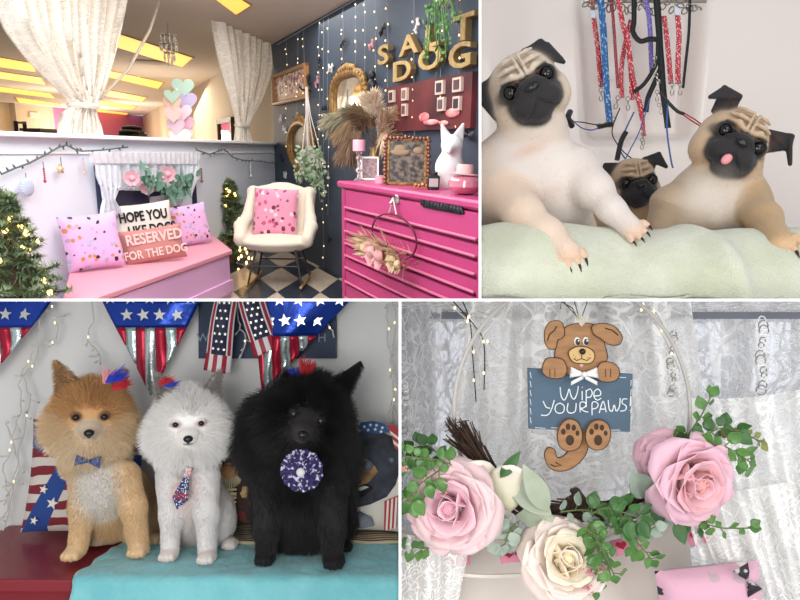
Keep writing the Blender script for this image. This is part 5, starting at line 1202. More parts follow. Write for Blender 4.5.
# ------------------------------------------------------------ leashes hanging in the recess
YL = 1.80
def lprint(name, base, ink, sc_=18):
    t = NT(name, rough=.6); src = t.mp(t.tc.outputs['UV'], (1.4, sc_, 1)); v = t.voro(src, 1.6, 'DISTANCE_TO_EDGE'); n = t.noise(src, 2.5, 3, .6)
    t.set('Base Color', t.mix(t.step(n, .56, .59), base, ink)); return t.m
m_redp = lprint('red_patterned_webbing', '#b8283a', '#ecd9da'); m_blue_ = lprint('blue_webbing', '#2a5f9c', '#9cc0e0', 14); m_dred = lprint('dark_red_webbing', '#8c2c3c', '#c98a90', 40)
m_purp = lprint('purple_webbing', '#6c5fae', '#b4aadc', 24); m_blkw = mat('black_webbing', '#141416', .6); m_steel = mat('steel_clip', '#9b958e', .28, .9)
def ribbon(mb, pts, wd, turn=0, th=.0016):
    """flat strap along points (picture columns/rows with depth)"""
    P = [Vector(p) for p in pts]; rows = []
    for i, p in enumerate(P):
        d = (P[min(i+1, len(P)-1)]-P[max(i-1, 0)]).normalized(); sd = d.cross(Vector((0, 1, 0)))
        sd = sd.normalized() if sd.length > .05 else Vector((1, 0, 0)); sd = Matrix.Rotation(turn*math.sin(i*.5), 3, d) @ sd
        rows.append([p-sd*wd/2, p+sd*wd/2])
    return mb.grid(rows)
def smooth(pts, n=6):
    P = [Vector(p) for p in pts]; out = []
    for i in range(len(P)-1):
        p0, p1, p2, p3 = P[max(i-1, 0)], P[i], P[i+1], P[min(i+2, len(P)-1)]
        for j in range(n):
            t_ = j/n; out.append(.5*((2*p1)+(p2-p0)*t_+(2*p0-5*p1+4*p2-p3)*t_*t_+(3*p1-p0-3*p2+p3)*t_**3))
    return out+[P[-1]]
def clip_hook(r_, px, py, Y, k=1.0, roll=0):
    M = Matrix.Translation(at(px, py, Y)) @ rot(ry=roll); s_ = Y/F*k; b = MB(M=M)
    b.tube([(2.2*s_*math.cos(a), 0, 2.2*s_*math.sin(a)) for a in np.linspace(0, 2*PI, 14)[:-1]], .5*s_, 6, closed=True)
    b.tube([(0, 0, -2*s_), (0, 0, -5*s_)], [.9*s_, .7*s_], 6)
    b.tube([(0, 0, -5*s_), (1.8*s_, 0, -7*s_), (1.6*s_, 0, -10*s_), (-.4*s_, 0, -11.5*s_), (-1.8*s_, 0, -9.5*s_), (-1.4*s_, 0, -6.5*s_)], .55*s_, 6); b.obj('snap_hook', m_steel, r_)
def leash(pts, wpx, m, label, Y=YL, hook=None, roll=0, name='leash', tg=None, turn=.0):
    P = smooth([at(x, y, Y-.001*0+(dy[0] if dy else 0)) for x, y, *dy in pts]); r_ = thing(name, P[0]-Vector((0, 0, 0)), label, 'leash', 'leashes hanging on the tub wall')
    b = MB(); ribbon(b, P, wpx*Y/F, turn); b.obj('strap', m, r_, solid=.002, auto=0)
    if tg: b = MB(); b.box(at(tg[0], tg[1], Y-.006), (wpx*1.05*Y/F, .004, 8*Y/F)); b.obj('price_tag', mat('pale_tag', '#c9d3df', .5), r_, smooth=False)
    if hook: clip_hook(r_, hook[0], hook[1], Y-.004, 1, roll)
    return r_
leash([(591, -8), (594, 20), (598, 50), (601, 87)], 4.6, m_redp, 'red patterned leash with a pale tag at the far left of the rack', Y=1.80, hook=(601, 90), tg=(593, 14))
leash([(600, -8), (603, 25), (605, 60), (607, 95), (610, 124)], 6.5, m_blue_, 'wide blue lettered leash beside the left red one', Y=1.785, hook=None)
leash([(611, -8), (614, 30), (616, 60), (618, 88)], 3.0, m_dred, 'narrow dark red leash right of the blue leash', Y=1.79)
leash([(617, -8), (622, 20), (628, 45), (631, 70), (632, 100)], 5.0, m_redp, 'bright red and white leash crossing towards the middle', Y=1.77, hook=(628, 99))
leash([(631, 20), (624, 50), (621, 75), (622, 98)], 4.6, m_redp, 'red and white leash hanging behind the crossing one', Y=1.79, hook=(618, 98), roll=15)
leash([(627, 30), (630, 60), (636, 90), (641, 110), (644, 136)], 5.0, m_redp, 'long red and white leash reaching down to the small pug', Y=1.765, hook=(643, 134), turn=.5)
leash([(643, -8), (648, 10), (650, 30), (651, 55), (652, 72)], 4.6, m_purp, 'purple leash in the middle of the rack', Y=1.79)
leash([(664, 16), (667, 40), (669, 60), (671, 84)], 4.8, m_redp, 'red patterned leash right of the black leashes', Y=1.79, hook=(672, 84))
leash([(677, 10), (679, 35), (678, 60), (678, 84)], 5.2, m_redp, 'red patterned leash with a white tag on the right', Y=1.785, hook=(680, 84), tg=(677, 11))
leash([(690, -8), (689, 30), (686, 60), (683, 88)], 2.6, m_blkw, 'thin black leash at the right end of the rack', Y=1.79)
leash([(656, -8), (659, 30), (661, 60), (663, 90), (668, 128)], 6.5, m_blkw, 'broad black leash hanging in the middle', Y=1.775, turn=.2)
leash([(634, -8), (634, 20), (633, 32), (640, 41), (650, 39), (659, 40)], 5, m_blkw, 'black strap looping sideways in the middle of the rack', Y=1.76)
leash([(658, 40), (657, 60), (652, 72), (644, 84), (634, 92)], 4, m_blkw, 'black leash bending down towards the left', Y=1.755)
leash([(660, 70), (654, 84), (648, 98), (646, 112)], 5, m_blkw, 'black leash tail above the small pug', Y=1.76)
# tangle of metal at the top of the rack
rr = random.Random(8); r_ = thing('leash_rail', at(640, 3, 1.80), 'steel rail with clips where all the leashes hang', 'rail')
b = MB(); b.tube([at(584, 1, 1.81), at(706, 1, 1.81)], .006, 8); b.obj('rail', m_steel, r_)
b = MB()
for k_ in range(26): 
    x = 586+k_*4.5; M = Matrix.Translation(at(x, rr.uniform(2, 12), 1.80-rr.random()*.02)) @ rot(rr.uniform(-50, 50), rr.uniform(-90, 90), rr.uniform(-60, 60)); s_ = 1.8/F
    b.tube([(3*s_*math.cos(a), 0, 4*s_*math.sin(a)) for a in np.linspace(0, 2*PI, 12)[:-1]], .7*s_, 5, M=M, closed=True)
b.obj('clips', m_steel, r_, kind='stuff')
# cables tethering the pugs
m_cb = mat('blue_cord', '#2f5a9a', .5); m_cr_ = mat('red_cord', '#a8323c', .5); m_ck = mat('black_cord', '#131315', .5)
def cable(pts, rpx, m, label, Y=1.6, name='tether'):
    P = smooth([at(x, y, Y+(dy[0] if dy else 0)) for x, y, *dy in pts], 8); r_ = MB(); r_.tube(P, rpx*Y/F, 8); return r_.obj(name, m, label=label, cat='tether', group='tether cords around the pugs')
cable([(572, 120, -.20), (582, 128), (592, 130), (600, 127)], .6, m_cb, 'blue tether loop leaving the left pug collar')
cable([(570, 122, -.20), (580, 122), (592, 124), (603, 126)], .6, m_ck, 'thin black tether cord beside the blue loop')
cable([(598, 127), (607, 125), (612, 124)], 2.4, m_ck, 'black crimp sleeve at the end of the left tether')
cable([(634, 112), (622, 138), (620, 150), (628, 162)], .8, m_cb, 'blue cord looping above the small pug on the left')
cable([(650, 98), (640, 130), (630, 150), (626, 158)], .6, m_cb, 'blue cord running from the middle hooks down left')
cable([(620, 108), (612, 132), (622, 150), (634, 160)], .6, m_ck, 'thin black cord looping behind the small pug head')
cable([(626, 132), (621, 142), (617, 160)], 2.6, m_ck, 'thick black tube tether left of the small pug ear')
cable([(668, 100), (667, 130), (671, 160), (673, 168)], .9, m_cb, 'blue cord hanging between the small and right pugs')
cable([(660, 92), (668, 102), (677, 111), (684, 114)], 1.7, m_ck, 'black sleeve leading to the right pug tether')
cable([(682, 112), (694, 119), (704, 126, -.1)], .7, m_cr_, 'upper red cord of the right pug tether')
cable([(682, 114), (692, 121), (702, 127, -.1)], .7, m_cr_, 'lower red cord of the right pug tether')
cable([(654, 205, -.1), (650, 218, -.1), (645, 224, -.1), (642, 222, -.1)], 1.8, m_ck, 'black cord below the small pug chin')
cable([(570, 112, -.25), (568, 118, -.27), (572, 126, -.25)], 2.6, m_ck, 'black clasp on the left pug collar')
hk = MB()
for (x, y, a) in ((614, 119, 30), (606, 124, 80), (657, 92, 0), (656, 75, -20), (655, 58, 10), (642, 140, 0), (659, 105, -15)):
    r_ = thing('snap_clip', at(x, y, 1.62), 'steel snap clip ' + {614: 'below the crossed red leashes', 606: 'at the left tether end', 642: 'just above the small pug', 657: 'under the black loop, low in the middle bundle', 656: 'halfway down the middle leash bundle', 655: 'highest on the middle leash bundle', 659: 'lowest on the broad black leash'}[x], 'clip', 'steel snap clips')
    clip_hook(r_, x, y, 1.62, .85, a)
CLIP[:] = []
# ============================================================ PLACE 3: three pomeranians on a red bench
CLIP[:] = [(Vector((0, 0, EYE-.0020)), Vector((0, 0, 1))), (Vector((-.0020, 0, 0)), Vector((1, 0, 0)))]
ZB3 = EYE-386/F; YW = 1.72
def g3(px, Y): return Vector(((px-400)/F*Y, Y, ZB3))
m_wall3 = mat('pale_grey_wall', '#dddddb', .8)
b = MB(); b.box((-.72, YW+.02, EYE-.6), (1.44, .04, 1.196)); b.obj('wall_booth', m_wall3, kind='structure', smooth=False)
m_red = mat('dark_red_vinyl', '#84202b', .42, coat=.15, bump=.15, bscale=120); m_red2 = mat('red_side', '#7c1a24', .45)
XL, XR = -1.12, -.0025
b = MB()
slab(b, [Vector((-1.05, YW-.005, 0)), Vector((XR, YW-.005, 0)), Vector((XR, 1.38, 0)), Vector((-1.05, 1.38, 0))], ZB3-.03, ZB3) if 'slab' in globals() else b.box((-.527, 1.55, ZB3-.015), (1.05, .33, .03))
r_ = thing('red_bench', (-.5, 1.55, ZB3-.30), 'dark red vinyl topped bench the three small dogs sit on', 'bench')
b.obj('seat_top', m_red, r_, smooth=False, bevel=.005)
b = MB(); b.box((-.527, 1.545, ZB3-.165), (1.04, .30, .262)); b.obj('body', m_red2, r_, smooth=False)

# blankets
m_turq = NT('turquoise_fleece', rough=.95, sheen=.4); t = m_turq; n = t.noise(t.tc.outputs['Object'], 40, 4); t.set('Base Color', t.mix(t.step(t.noise(t.tc.outputs['Object'], 12, 4), .35, .7), '#6fb8bf', '#82c6ca')); t.bump(t.math('ADD', n, t.noise(t.tc.outputs['Object'], 14, 2)), .8, .008)
def blanket(x0, x1, y0, y1, lift, drop, wav):
    rows = []
    for v in np.linspace(0, 1, 50):
        row = []
        for u in np.linspace(0, 1, 90):
            x = x0(v)+(x1-x0(v))*u; wv = wav*(math.sin(u*17+v*3)+.7*math.sin(u*31-v*9+2)+.6*math.sin(v*21+u*6))
            if v < drop: t_ = 1-v/drop; y = y0-.008-.008*t_+wv*.7; z = ZB3-.12*t_+lift
            else: t_ = (v-drop)/(1-drop); y = y0+(y1-y0)*t_; z = ZB3+lift+abs(wv)*min(1, t_*6)
            row.append((x, y, z))
        rows.append(row)
    b = MB(); b.grid(rows); return b
b = blanket(lambda v: (73-400)/F*1.38+.035*max(0, v-.3)+.004*math.sin(v*30), -.003, 1.38, 1.60, .006, .3, .0022)
b.obj('turquoise_blanket', m_turq.m, label='turquoise fleece blanket spread over the red bench and hanging down its front', cat='blanket', solid=.004, auto=0)
t = NT('striped_blanket', rough=.9); sp_ = t.node('ShaderNodeSeparateXYZ', {0: t.tc.outputs['UV']}).outputs[1]; rp = t.node('ShaderNodeValToRGB', {0: t.math('FRACT', t.math('MULTIPLY', sp_, 2.0))})
cr = rp.color_ramp; cr.interpolation = 'CONSTANT'
stops = ['#b9a98c', '#3c4c66', '#d8c48e', '#8e4a48', '#cbb994', '#5c8f94', '#c9a35c', '#6a4a44', '#b8b09a', '#3e6a78']
while len(cr.elements) < len(stops): cr.elements.new(.5)
for i, c in enumerate(stops): cr.elements[i].position = i/len(stops); cr.elements[i].color = (*lin(c), 1)
t.set('Base Color', rp.outputs[0])
b = MB(); b.grid([[(-.63+.627*u+(.03 if u == 0 else 0), 1.555+.14*v, ZB3+.013+.0015*math.sin(u*40+v*6)) for u in np.linspace(0, 1, 60)] for v in np.linspace(0, 1, 14)])
b.obj('striped_blanket', t.m, label='folded multicolour striped blanket along the back of the bench', cat='blanket', solid=.006, auto=0)

# ------------------------------------------------------------ pillows behind the dogs
def star(mb, x, z, r, M=None, a0=0, th=.0015, col=None):
    mb.poly([(x+(r if k % 2 == 0 else r*.42)*math.sin(k*PI/5+a0), z+(r if k % 2 == 0 else r*.42)*math.cos(k*PI/5+a0)) for k in range(10)], th, M, col)
# flag pillow (left)
s3 = 1.62/F
c = at(85, 477, 1.64); M = Matrix.Translation(c) @ rot(rx=-8) @ rot(ry=2)
r_ = thing('flag_pillow', (c.x, 1.62, ZB3+.014), 'stars and stripes pillow behind the tan dog', 'pillow', 'patriotic pillows on the red bench')
t = NT('flag_print', rough=.85); g = t.node('ShaderNodeSeparateXYZ', {0: t.tc.outputs['UV']}).outputs; wv = t.noise(t.tc.outputs['UV'], 3, 2)
st_ = t.math('GREATER_THAN', t.math('SINE', t.math('MULTIPLY', t.math('ADD', t.math('ADD', g[1], t.math('MULTIPLY', g[0], -.10)), t.math('MULTIPLY', wv, .10)), 40)), 0)
stripes = t.mix(st_, '#7c2630', '#cfc6bd')
ux, uz = g[0], g[1]
# two broad blue ribbons: one slanting across the top, one hanging down
r1 = t.math('LESS_THAN', t.math('ABSOLUTE', t.math('SUBTRACT', uz, t.math('ADD', .86, t.math('MULTIPLY', ux, -.25)))), .10)
r2_ = t.math('LESS_THAN', t.math('ABSOLUTE', t.math('SUBTRACT', ux, t.math('ADD', .12, t.math('MULTIPLY', uz, .42)))), t.math('ADD', .115, t.math('MULTIPLY', uz, -.06)))
r2_ = t.math('MULTIPLY', r2_, t.math('LESS_THAN', uz, .72))
t.set('Base Color', t.mix(t.math('MAXIMUM', r1, r2_), stripes, '#27468a'))
cushion(M, 118*s3, 112*s3, .07).obj('cover', t.m, r_, auto=0)
m_stc = mat('star_cream', '#e3dfd8', .8)
for x, y, r in ((46, 449, 5.5), (66, 474, 4.5), (68, 472, 4), (47, 488, 4.5), (57, 501, 6), (41, 518, 4)): b = MB(); star(b, (x-79)*s3*1.01, (477-y)*s3, r*s3, M @ T(0, -.040, 0), .2, .004); b.obj('printed_star', m_stc, r_, smooth=False)

# scarecrow pillow between the white and the black dog
c = at(236, 490, 1.64); M = Matrix.Translation(c) @ rot(rx=-8)
r_ = thing('scarecrow_pillow', (c.x, 1.62, ZB3+.014), 'dark patchwork pillow with a small straw doll between white and black dog', 'pillow', 'patriotic pillows on the red bench')
cushion(M, 62*s3, 66*s3, .06).obj('cover', print_mat('dark_patchwork', '#3a2622', ['#8a6a44', '#6b2a28', '#c0a070', '#28344a'], scale=5, thr=.45), r_, auto=0)
b = MB(); Mf = M @ T(0, -.036, 0)
b.ell((-4*s3, 0, 20*s3), (10*s3, .008, 9*s3), Mf, 14, 8); b.obj('doll_face', mat('doll_tan', '#b98a5a', .8), r_, auto=0)
b = MB()
for k in range(16): a = -1.4+k*2.8/15; b.tube([(-4*s3+math.sin(a)*8*s3, -.003, (17-2*math.cos(a))*s3), (-4*s3+math.sin(a)*13*s3, -.004, (13-9*math.cos(a))*s3)], .8*s3, 4, M=Mf)
for k in range(5): b.box((-1*s3, -.004, (3-k*4)*s3), (11*s3, .004, 2*s3), Mf)
b.obj('straw_collar', mat('straw_pale', '#cbbf9c', .8), r_, auto=0)
b = MB()
for k in range(7): star(b, (-12+k*3)*s3, 26*s3, 1.6*s3, Mf @ T(0, -.006, 0))
b.obj('hat_stars', mat('hat_red', '#8c3a34', .7), r_, smooth=False)
# dog portrait pillow (right)
c = at(383, 478, 1.63); M = Matrix.Translation(c) @ rot(rx=-8) @ rot(ry=3); s4 = 1.61/F
r_ = thing('dog_portrait_pillow', (c.x, 1.62, ZB3+.014), 'cream pillow printed with a black and tan dog in a starred hat', 'pillow', 'patriotic pillows on the red bench')
cushion(M, 92*s4, 108*s4, .07).obj('cover', mat('cream_cover', '#d9d3c8', .85), r_, auto=0)
b = MB(); pf = lambda L, y=-.040: [((x-383)*s4, (478-z)*s4) for x, z in L]
def patch(L, col, y=-.038, nm='print', rough=.8, th=.004, **k): b = MB(); b.poly(pf(L), th, M @ T(0, y, 0)); b.obj(nm, mat('portrait_'+col[1:], col, rough, **k), r_, smooth=False)
patch([(352, 440), (358, 432), (372, 428), (390, 436), (399, 452), (399, 470), (396, 482), (388, 494), (372, 502), (358, 506), (346, 508), (344, 470)], '#26272c', -.037, col2='#3d424e', cscale=30)
patch([(349, 475), (356, 462), (366, 458), (374, 464), (378, 470), (370, 480), (360, 488), (350, 494), (345, 490)], '#6b4c34', -.041, col2='#a88458', cscale=30)
patch([(345, 478), (352, 476), (357, 480), (352, 488), (346, 494), (343, 490)], '#c9788a', -.044)
patch([(352, 490), (366, 482), (374, 486), (366, 494), (354, 498)], '#17161a', -.044)
patch([(354, 488), (366, 484), (370, 485), (362, 489)], '#d8d4cc', -.047)
patch([(358, 423), (370, 421), (382, 423), (388, 431), (378, 433), (362, 433), (356, 429)], '#2f5488', -.043)
patch([(384, 424), (392, 424), (399, 430), (399, 450), (393, 446), (390, 434)], '#a83a40', -.043)
patch([(387, 429), (399, 437), (399, 440), (389, 433)], '#e0dcd2', -.046); patch([(391, 438), (399, 444), (399, 447), (392, 442)], '#e0dcd2', -.046)
patch([(386, 498), (399, 492), (399, 522), (387, 526)], '#b23440', -.040)
for k in range(3): patch([(388.5+k*4, 497-k*1.5), (390.5+k*4, 496-k*1.5), (390.5+k*4, 525-k), (388.5+k*4, 525-k)], '#e2ddd4', -.044)
patch([(347, 522), (352, 512), (362, 509), (374, 514), (377, 522), (366, 525)], '#2c2e34', -.040, col2='#7c828c', cscale=40)
b = MB(); b.ell(((368-383)*s4, -.045, (478-464)*s4), (5*s4, .004, 5*s4), M, 14, 8); b.obj('painted_eye', mat('painted_eye_near', '#5c6470', .5), r_, auto=0); b = MB(); b.ell(((391-383)*s4, -.045, (478-458)*s4), (3*s4, .004, 3*s4), M, 14, 8); b.obj('painted_eye', mat('painted_eye', '#5c6470', .5), r_, auto=0)
b = MB()
for x, z in ((362, 427), (368, 425), (374, 425), (380, 427), (366, 430), (373, 429), (379, 431)): star(b, (x-383)*s4, (478-z)*s4, 2*s4, M @ T(0, -.047, 0), 0, .003)
b.obj('hat_stars', mat('star_white', '#e6e4e0', .7), r_, smooth=False)

# ------------------------------------------------------------ foil pennants and ribbon bow
m_foilb = mat('blue_foil', '#1d3fa0', .25, .55, bump=.5, bscale=30); m_foilr = mat('red_foil', '#ac1f3a', .3, .5, bump=.4, bscale=30)
m_foils = mat('silver_foil', '#d5dadd', .22, .75, bump=.6, bscale=40, col2='#b9d6d2', cscale=12); m_foilst = mat('star_foil', '#d9d8cf', .3, .6)
def pennant(tl, tr, tip, split, label, Y=1.66, yaw=0, hole=None, nst=(5, 3), bulge=.012):
    s = Y/F; px0 = tip[0]; top = min(tl[1], tr[1]); r_ = thing('foil_pennant', at(tip[0], tip[1], Y), label, 'pennant', 'foil pennants along the wall')
    cx = (tl[0]+tr[0])/2
    def pt(u, v, off=0):   # u 0..1 across, v 0..1 down
        x = (tl[0]+(tr[0]-tl[0])*u)*(1-v)+tip[0]*v; y = (tl[1]+(tr[1]-tl[1])*u)*(1-v)+tip[1]*v
        p = at(x, y, Y); return Vector((p.x, Y-off-bulge*math.sin(PI*u)*(1-v)-.003*math.sin(9*u+7*v), p.z))
    b = MB(); b.grid([[pt(u, v) for u in np.linspace(0, 1, 20)] for v in np.linspace(0, split, 12)]); b.obj('blue_field', m_foilb, r_, solid=.001)
    n = 7
    for k in range(n):
        # vertical stripes clipped by the slanted sides
        row = []; b = MB()
        for v in np.linspace(split, .985, 16):
            xl = (tl[0])*(1-v)+tip[0]*v; xr = tr[0]*(1-v)+tip[0]*v; xs0 = tl[0]*(1-split)+tip[0]*split; xs1 = tr[0]*(1-split)+tip[0]*split
            a = xs0+(xs1-xs0)*k/n; c_ = xs0+(xs1-xs0)*(k+1)/n; a, c_ = max(a, xl), min(c_, xr)
            a, c_ = min(a, xr), max(c_, xl)
            if c_-a < .2: break
            row.append([pt((q-xl)/max(1e-6, xr-xl), v) for q in (a, (a+c_)/2, c_)])
        if len(row) > 1: b.grid(row); b.obj('stripe', m_foilr if k % 2 == 0 else m_foils, r_, solid=.001)
    i = 0
    for row_, (v, us) in enumerate(((split*.22, (.1, .3, .5, .7, .9)), (split*.66, (.22, .42, .62, .82)))):
        for u in us:
            p = pt(u, v, .003); b = MB(); star(b, 0, 0, 6.6*s, Matrix.Translation(p) @ rot(ry=rnd.uniform(-15, 15))); b.obj('foil_star', m_foilst, r_, smooth=False)
    return r_
pennant((97, 290), (206, 290), (151, 397), .35, 'foil pennant with blue starred top above the tan and white dogs')
pennant((-58, 288), (62, 288), (-12, 382), .42, 'foil pennant cut off at the far left edge', Y=1.65)
pennant((250, 290), (360, 290), (262, 394), .44, 'foil pennant crumpled behind the black dog', Y=1.65, bulge=.03)
# navy board behind the ribbon, with a pale script
c = at(268, 325, YW-.012); s = YW/F; r_ = thing('navy_sign', (c.x, YW-.01, at(0, 358, YW).z), 'dark navy wall sign partly covered by the ribbon bow', 'sign')
b = MB(); b.box(c, (136*s, .018, 66*s)); b.obj('board', mat('navy_board', '#2c3c58', .6, col2='#24324a', cscale=10), r_, smooth=False)
b = MB(); M = Matrix.Translation(at(203, 338, YW-.022)); b.text('W', 12*s, M, ext=.001); b.text('H', 12*s, Matrix.Translation(at(322, 338, YW-.022)), ext=.001); b.obj('lettering', mat('grey_letter', '#8795aa', .7), r_, smooth=False)
# ribbon tails: striped edges and starred navy middle
m_rr, m_rw, m_rn = mat('ribbon_red', '#a01f34', .5), mat('ribbon_white', '#dcd9da', .5), mat('ribbon_navy', '#171c3c', .55)
r_ = thing('flag_ribbon_bow', at(240, 300, 1.62), 'flag ribbon bow tails with white stars on navy hanging at the top centre', 'ribbon')
def tail(tl, tr, bl, br, Y, name):
    s = Y/F
    def q(u, v): x = (tl[0]*(1-u)+tr[0]*u)*(1-v)+(bl[0]*(1-u)+br[0]*u)*v; y = (tl[1]*(1-u)+tr[1]*u)*(1-v)+(bl[1]*(1-u)+br[1]*u)*v; p = at(x, y, Y); return Vector((p.x, Y-.012*math.sin(PI*u+.3)-.008*math.sin(v*5), p.z))
    b = MB()
    nu = 18; nv = 30; U_ = [i/nu for i in range(nu+1)]; V_ = [j/nv for j in range(nv+1)]
    pts = [q(u, v) for v in V_ for u in U_]; fs = []; ms = []
    b.add(pts, [])
    for j in range(nv):
        for i in range(nu):
            a = j*(nu+1)+i; v = V_[j]
            fs.append((a, a+1, a+nu+2, a+nu+1)); 
            if v < .76: m = 1 if i in (0, 17) else 0 if i in (1, 2, 15, 16) else 1 if i in (3, 14) else 2
            else: m = 0 if (i//3) % 2 == 0 else 1
            ms.append(m)
    b.f = fs; b.mi = ms; t_ = b.obj(name, [m_rr, m_rw, m_rn], r_, solid=.001)
    b = MB()
    for j in range(7):
        for i in range(5):
            if (i+j) % 2: continue
            v = .04+.70*(j+.5)/7; u = .24+.52*(i+.5)/5; p = q(u, v)-Vector((0, .0025, 0)); star(b, 0, 0, 1.7*s, Matrix.Translation(p))
    b.obj('star_print', m_foilst, t_, smooth=False, kind='stuff')
tail((216, 296), (238, 296), (203, 370), (229, 375), 1.64, 'ribbon_tail')
tail((236, 292), (262, 290), (254, 358), (280, 346), 1.635, 'ribbon_tail')

# ------------------------------------------------------------ white wired fairy lights on the wall
m_ww = mat('white_wire', '#c6c4c0', .5)
rr = random.Random(77)
def wallwire(pts, label, n, grp='white fairy light wires on the booth wall'):
    P = smooth([at(x, y, 1.68) for x, y in pts], 5) if 'smooth' in globals() else [at(x, y, 1.68) for x, y in pts]
    P = [Vector((p.x+rr.uniform(-.003, .003), p.y-rr.random()*.008, p.z+rr.uniform(-.003, .003))) for p in P]
    r_ = strand(P, Matrix(), n, rr, label, grp, .0021, .0028, mw=m_ww, mb_=m_fb, jit=.004)
    b = MB()
    for k in range(max(3, len(P)//3)):
        p = P[rr.randrange(len(P))]; d = rdir(rr, -.3)*rr.uniform(.012, .03); d.y = -abs(d.y)*.4; b.tube([p, p+d*.6, p+d], .0013, 4); b.tube([p+d*.7, p+d*1.15], .0028, 5)
    b.obj('bulb_sockets', m_ww, r_, kind='stuff')
wallwire([(45, 300), (40, 330), (34, 355), (24, 372), (30, 395), (26, 425), (18, 460), (12, 500), (4, 535)], 'white light wire snaking down the left edge of the wall', 3)
wallwire([(50, 303), (56, 318), (58, 332), (54, 345)], 'white light wire hanging between the two left pennants', 3)
wallwire([(94, 300), (93, 322), (88, 340), (98, 350), (102, 365)], 'thin white wire beside the large middle pennant', 1)
wallwire([(44, 330), (36, 362), (22, 380), (21, 410), (14, 440), (20, 470), (6, 500)], 'second white wire looping beside the flag pillow', 2)
wallwire([(238, 302), (240, 325), (246, 340), (242, 352)], 'white wire hanging between the ribbon tails', 1)
wallwire([(298, 300), (300, 318), (296, 335), (298, 350)], 'white wire over the crumpled right pennant', 1)
wallwire([(330, 303), (328, 320), (334, 337)], 'short white wire at the right of the crumpled pennant', 1)
wallwire([(393, 300), (396, 330), (391, 360), (394, 395), (390, 425)], 'bunched white wire hanging down the right edge of the wall', 3)
wallwire([(386, 303), (389, 345), (395, 380), (389, 415)], 'second bunched white wire at the right edge', 2)
wallwire([(6, 420), (14, 445), (4, 470), (10, 500), (2, 520)], 'pale wire strands low at the far left', 1)

# ------------------------------------------------------------ the dogs
m_pskin = mat('dog_skin', attr=True, rough=.8); m_pfur = mat('dog_fur', attr=True, rough=.55, spec=.25)
m_nose = mat('black_nose', '#0c0b0c', .3, spec=.6); m_bfur = mat('black_fur', attr=True, rough=.42, spec=.5)
def ss(a, b, x): t_ = np.clip((x-a)/(b-a), 0, 1); return t_*t_*(3-2*t_)
def pom_head(bd, hc, R, k, c_top, c_cheek, c_muz, c_ear, ears, ln):
    H = lambda x, y, z: hc+R @ Vector((x*k, y*k, z*k)); r3 = lambda a, b_, d: (a*k, b_*k, d*k)
    bd.ell(H(0, .1, .1), r3(1.0, .95, .92), R, .2*k, c_top, ln=ln)
    for s_ in (-1, 1):
        bd.ell(H(s_*.62, -.15, -.35), r3(.55, .6, .55), R, .25*k, c_cheek, ln=ln*1.15)
        bd.ell(H(s_*.43, -.78, .14), r3(.17, .15, .15), R, .08*k, c_top, ln=ln*.2)
        bd.ell(H(s_*.43, -.93, .10), r3(.11, .10, .10), R, .03*k, '#1a1412', op=-1)
    bd.ell(H(0, -.30, -.62), r3(.75, .6, .5), R, .25*k, c_cheek, ln=ln*1.2)
    bd.ell(H(0, -.82, -.30), r3(.40, .42, .32), R, .18*k, c_muz, ln=ln*.12)
    bd.ell(H(0, -1.12, -.36), r3(.24, .24, .19), R, .10*k, c_muz, ln=ln*.06)
    bd.ell(H(0, -1.02, -.56), r3(.22, .24, .10), R, .04*k, c_muz, ln=ln*.06)
    for s_ in (-1, 1): bd.cone(H(0, -1.32, -.50), H(s_*.26, -1.05, -.47), .02*k, .02*k, .03*k, '#1c1614', op=-1)
    for a, b_, c_ in ears: bd.tri(H(*a), H(*b_), H(*c_), .06*k, .12*k, c_ear, ln=ln*.28)
    return H
def pom_face(H, R, k, par, er=.115, ecol=None):
    for s_ in (-1, 1):
        b = MB(); M = Matrix.Translation(H(s_*.43, -.85, .12)) @ R.to_4x4(); b.ell((0, 0, 0), er*k, M, 16, 12); b.obj('eye', ecol or m_eye, par, auto=0)
    b = MB(); M = Matrix.Translation(H(0, -1.33, -.30)) @ R.to_4x4(); b.ell((0, 0, 0), (.165*k, .12*k, .125*k), M, 16, 12); b.ell((0, -.02*k, -.08*k), (.07*k, .09*k, .08*k), M, 10, 8); b.obj('nose', m_nose, par, auto=0)
def lsmooth(bd, it=12):
    for _ in range(it):
        A = np.zeros(len(bd.V)); c = np.zeros(len(bd.V))
        for i in range(4):
            j = (i+1) % 4; np.add.at(A, bd.F[:, i], bd.ln[bd.F[:, j]]); np.add.at(c, bd.F[:, i], 1)
        bd.ln = A/np.maximum(c, 1)
def faceclip(bd, H, k, f=.0):
    for q, r0, r1 in ((H(-.43, -.95, .12), .16, .55), (H(.43, -.95, .12), .16, .55), (H(0, -1.25, -.35), .30, .80), (H(0, -.95, .15), .15, .6)):
        d = np.linalg.norm(bd.V-np.array(q), axis=1)/k; bd.ln = bd.ln*(f+(1-f)*ss(r0, r1, d))
def zclamp(bd):
    bd.V[:, 2] = np.maximum(bd.V[:, 2], ZB3+.0125)
def dogpaw(bd, p, k, col, s, ln):
    c0 = Vector((p.x, p.y, ZB3+.012+k*.5)); bd.ell(c0, (k*.85, k*1.05, k*.55), None, 4*s, col, ln=ln)
    for o in (-.55, -.19, .19, .55): bd.ell(c0+Vector((o*k, -k*(.95-abs(o)*.5), -k*.08)), (k*.23, k*.38, k*.36), None, 1.2*s, col, ln=ln*.5)
def comb_from(fc, down, fwd=.0):
    f_ = np.array(fc)
    def g(Pp, Nn):
        d = Pp-f_; d[:, 1] *= .3; r = np.linalg.norm(d, axis=1)[:, None]; d = d/(r+1e-6); wgt = np.clip(1.6-r/.11, 0, 1)
        return d*wgt*1.3+np.array([0, 0, -1.0])*(1-wgt)*down+np.array([0, -fwd, 0])
    return g

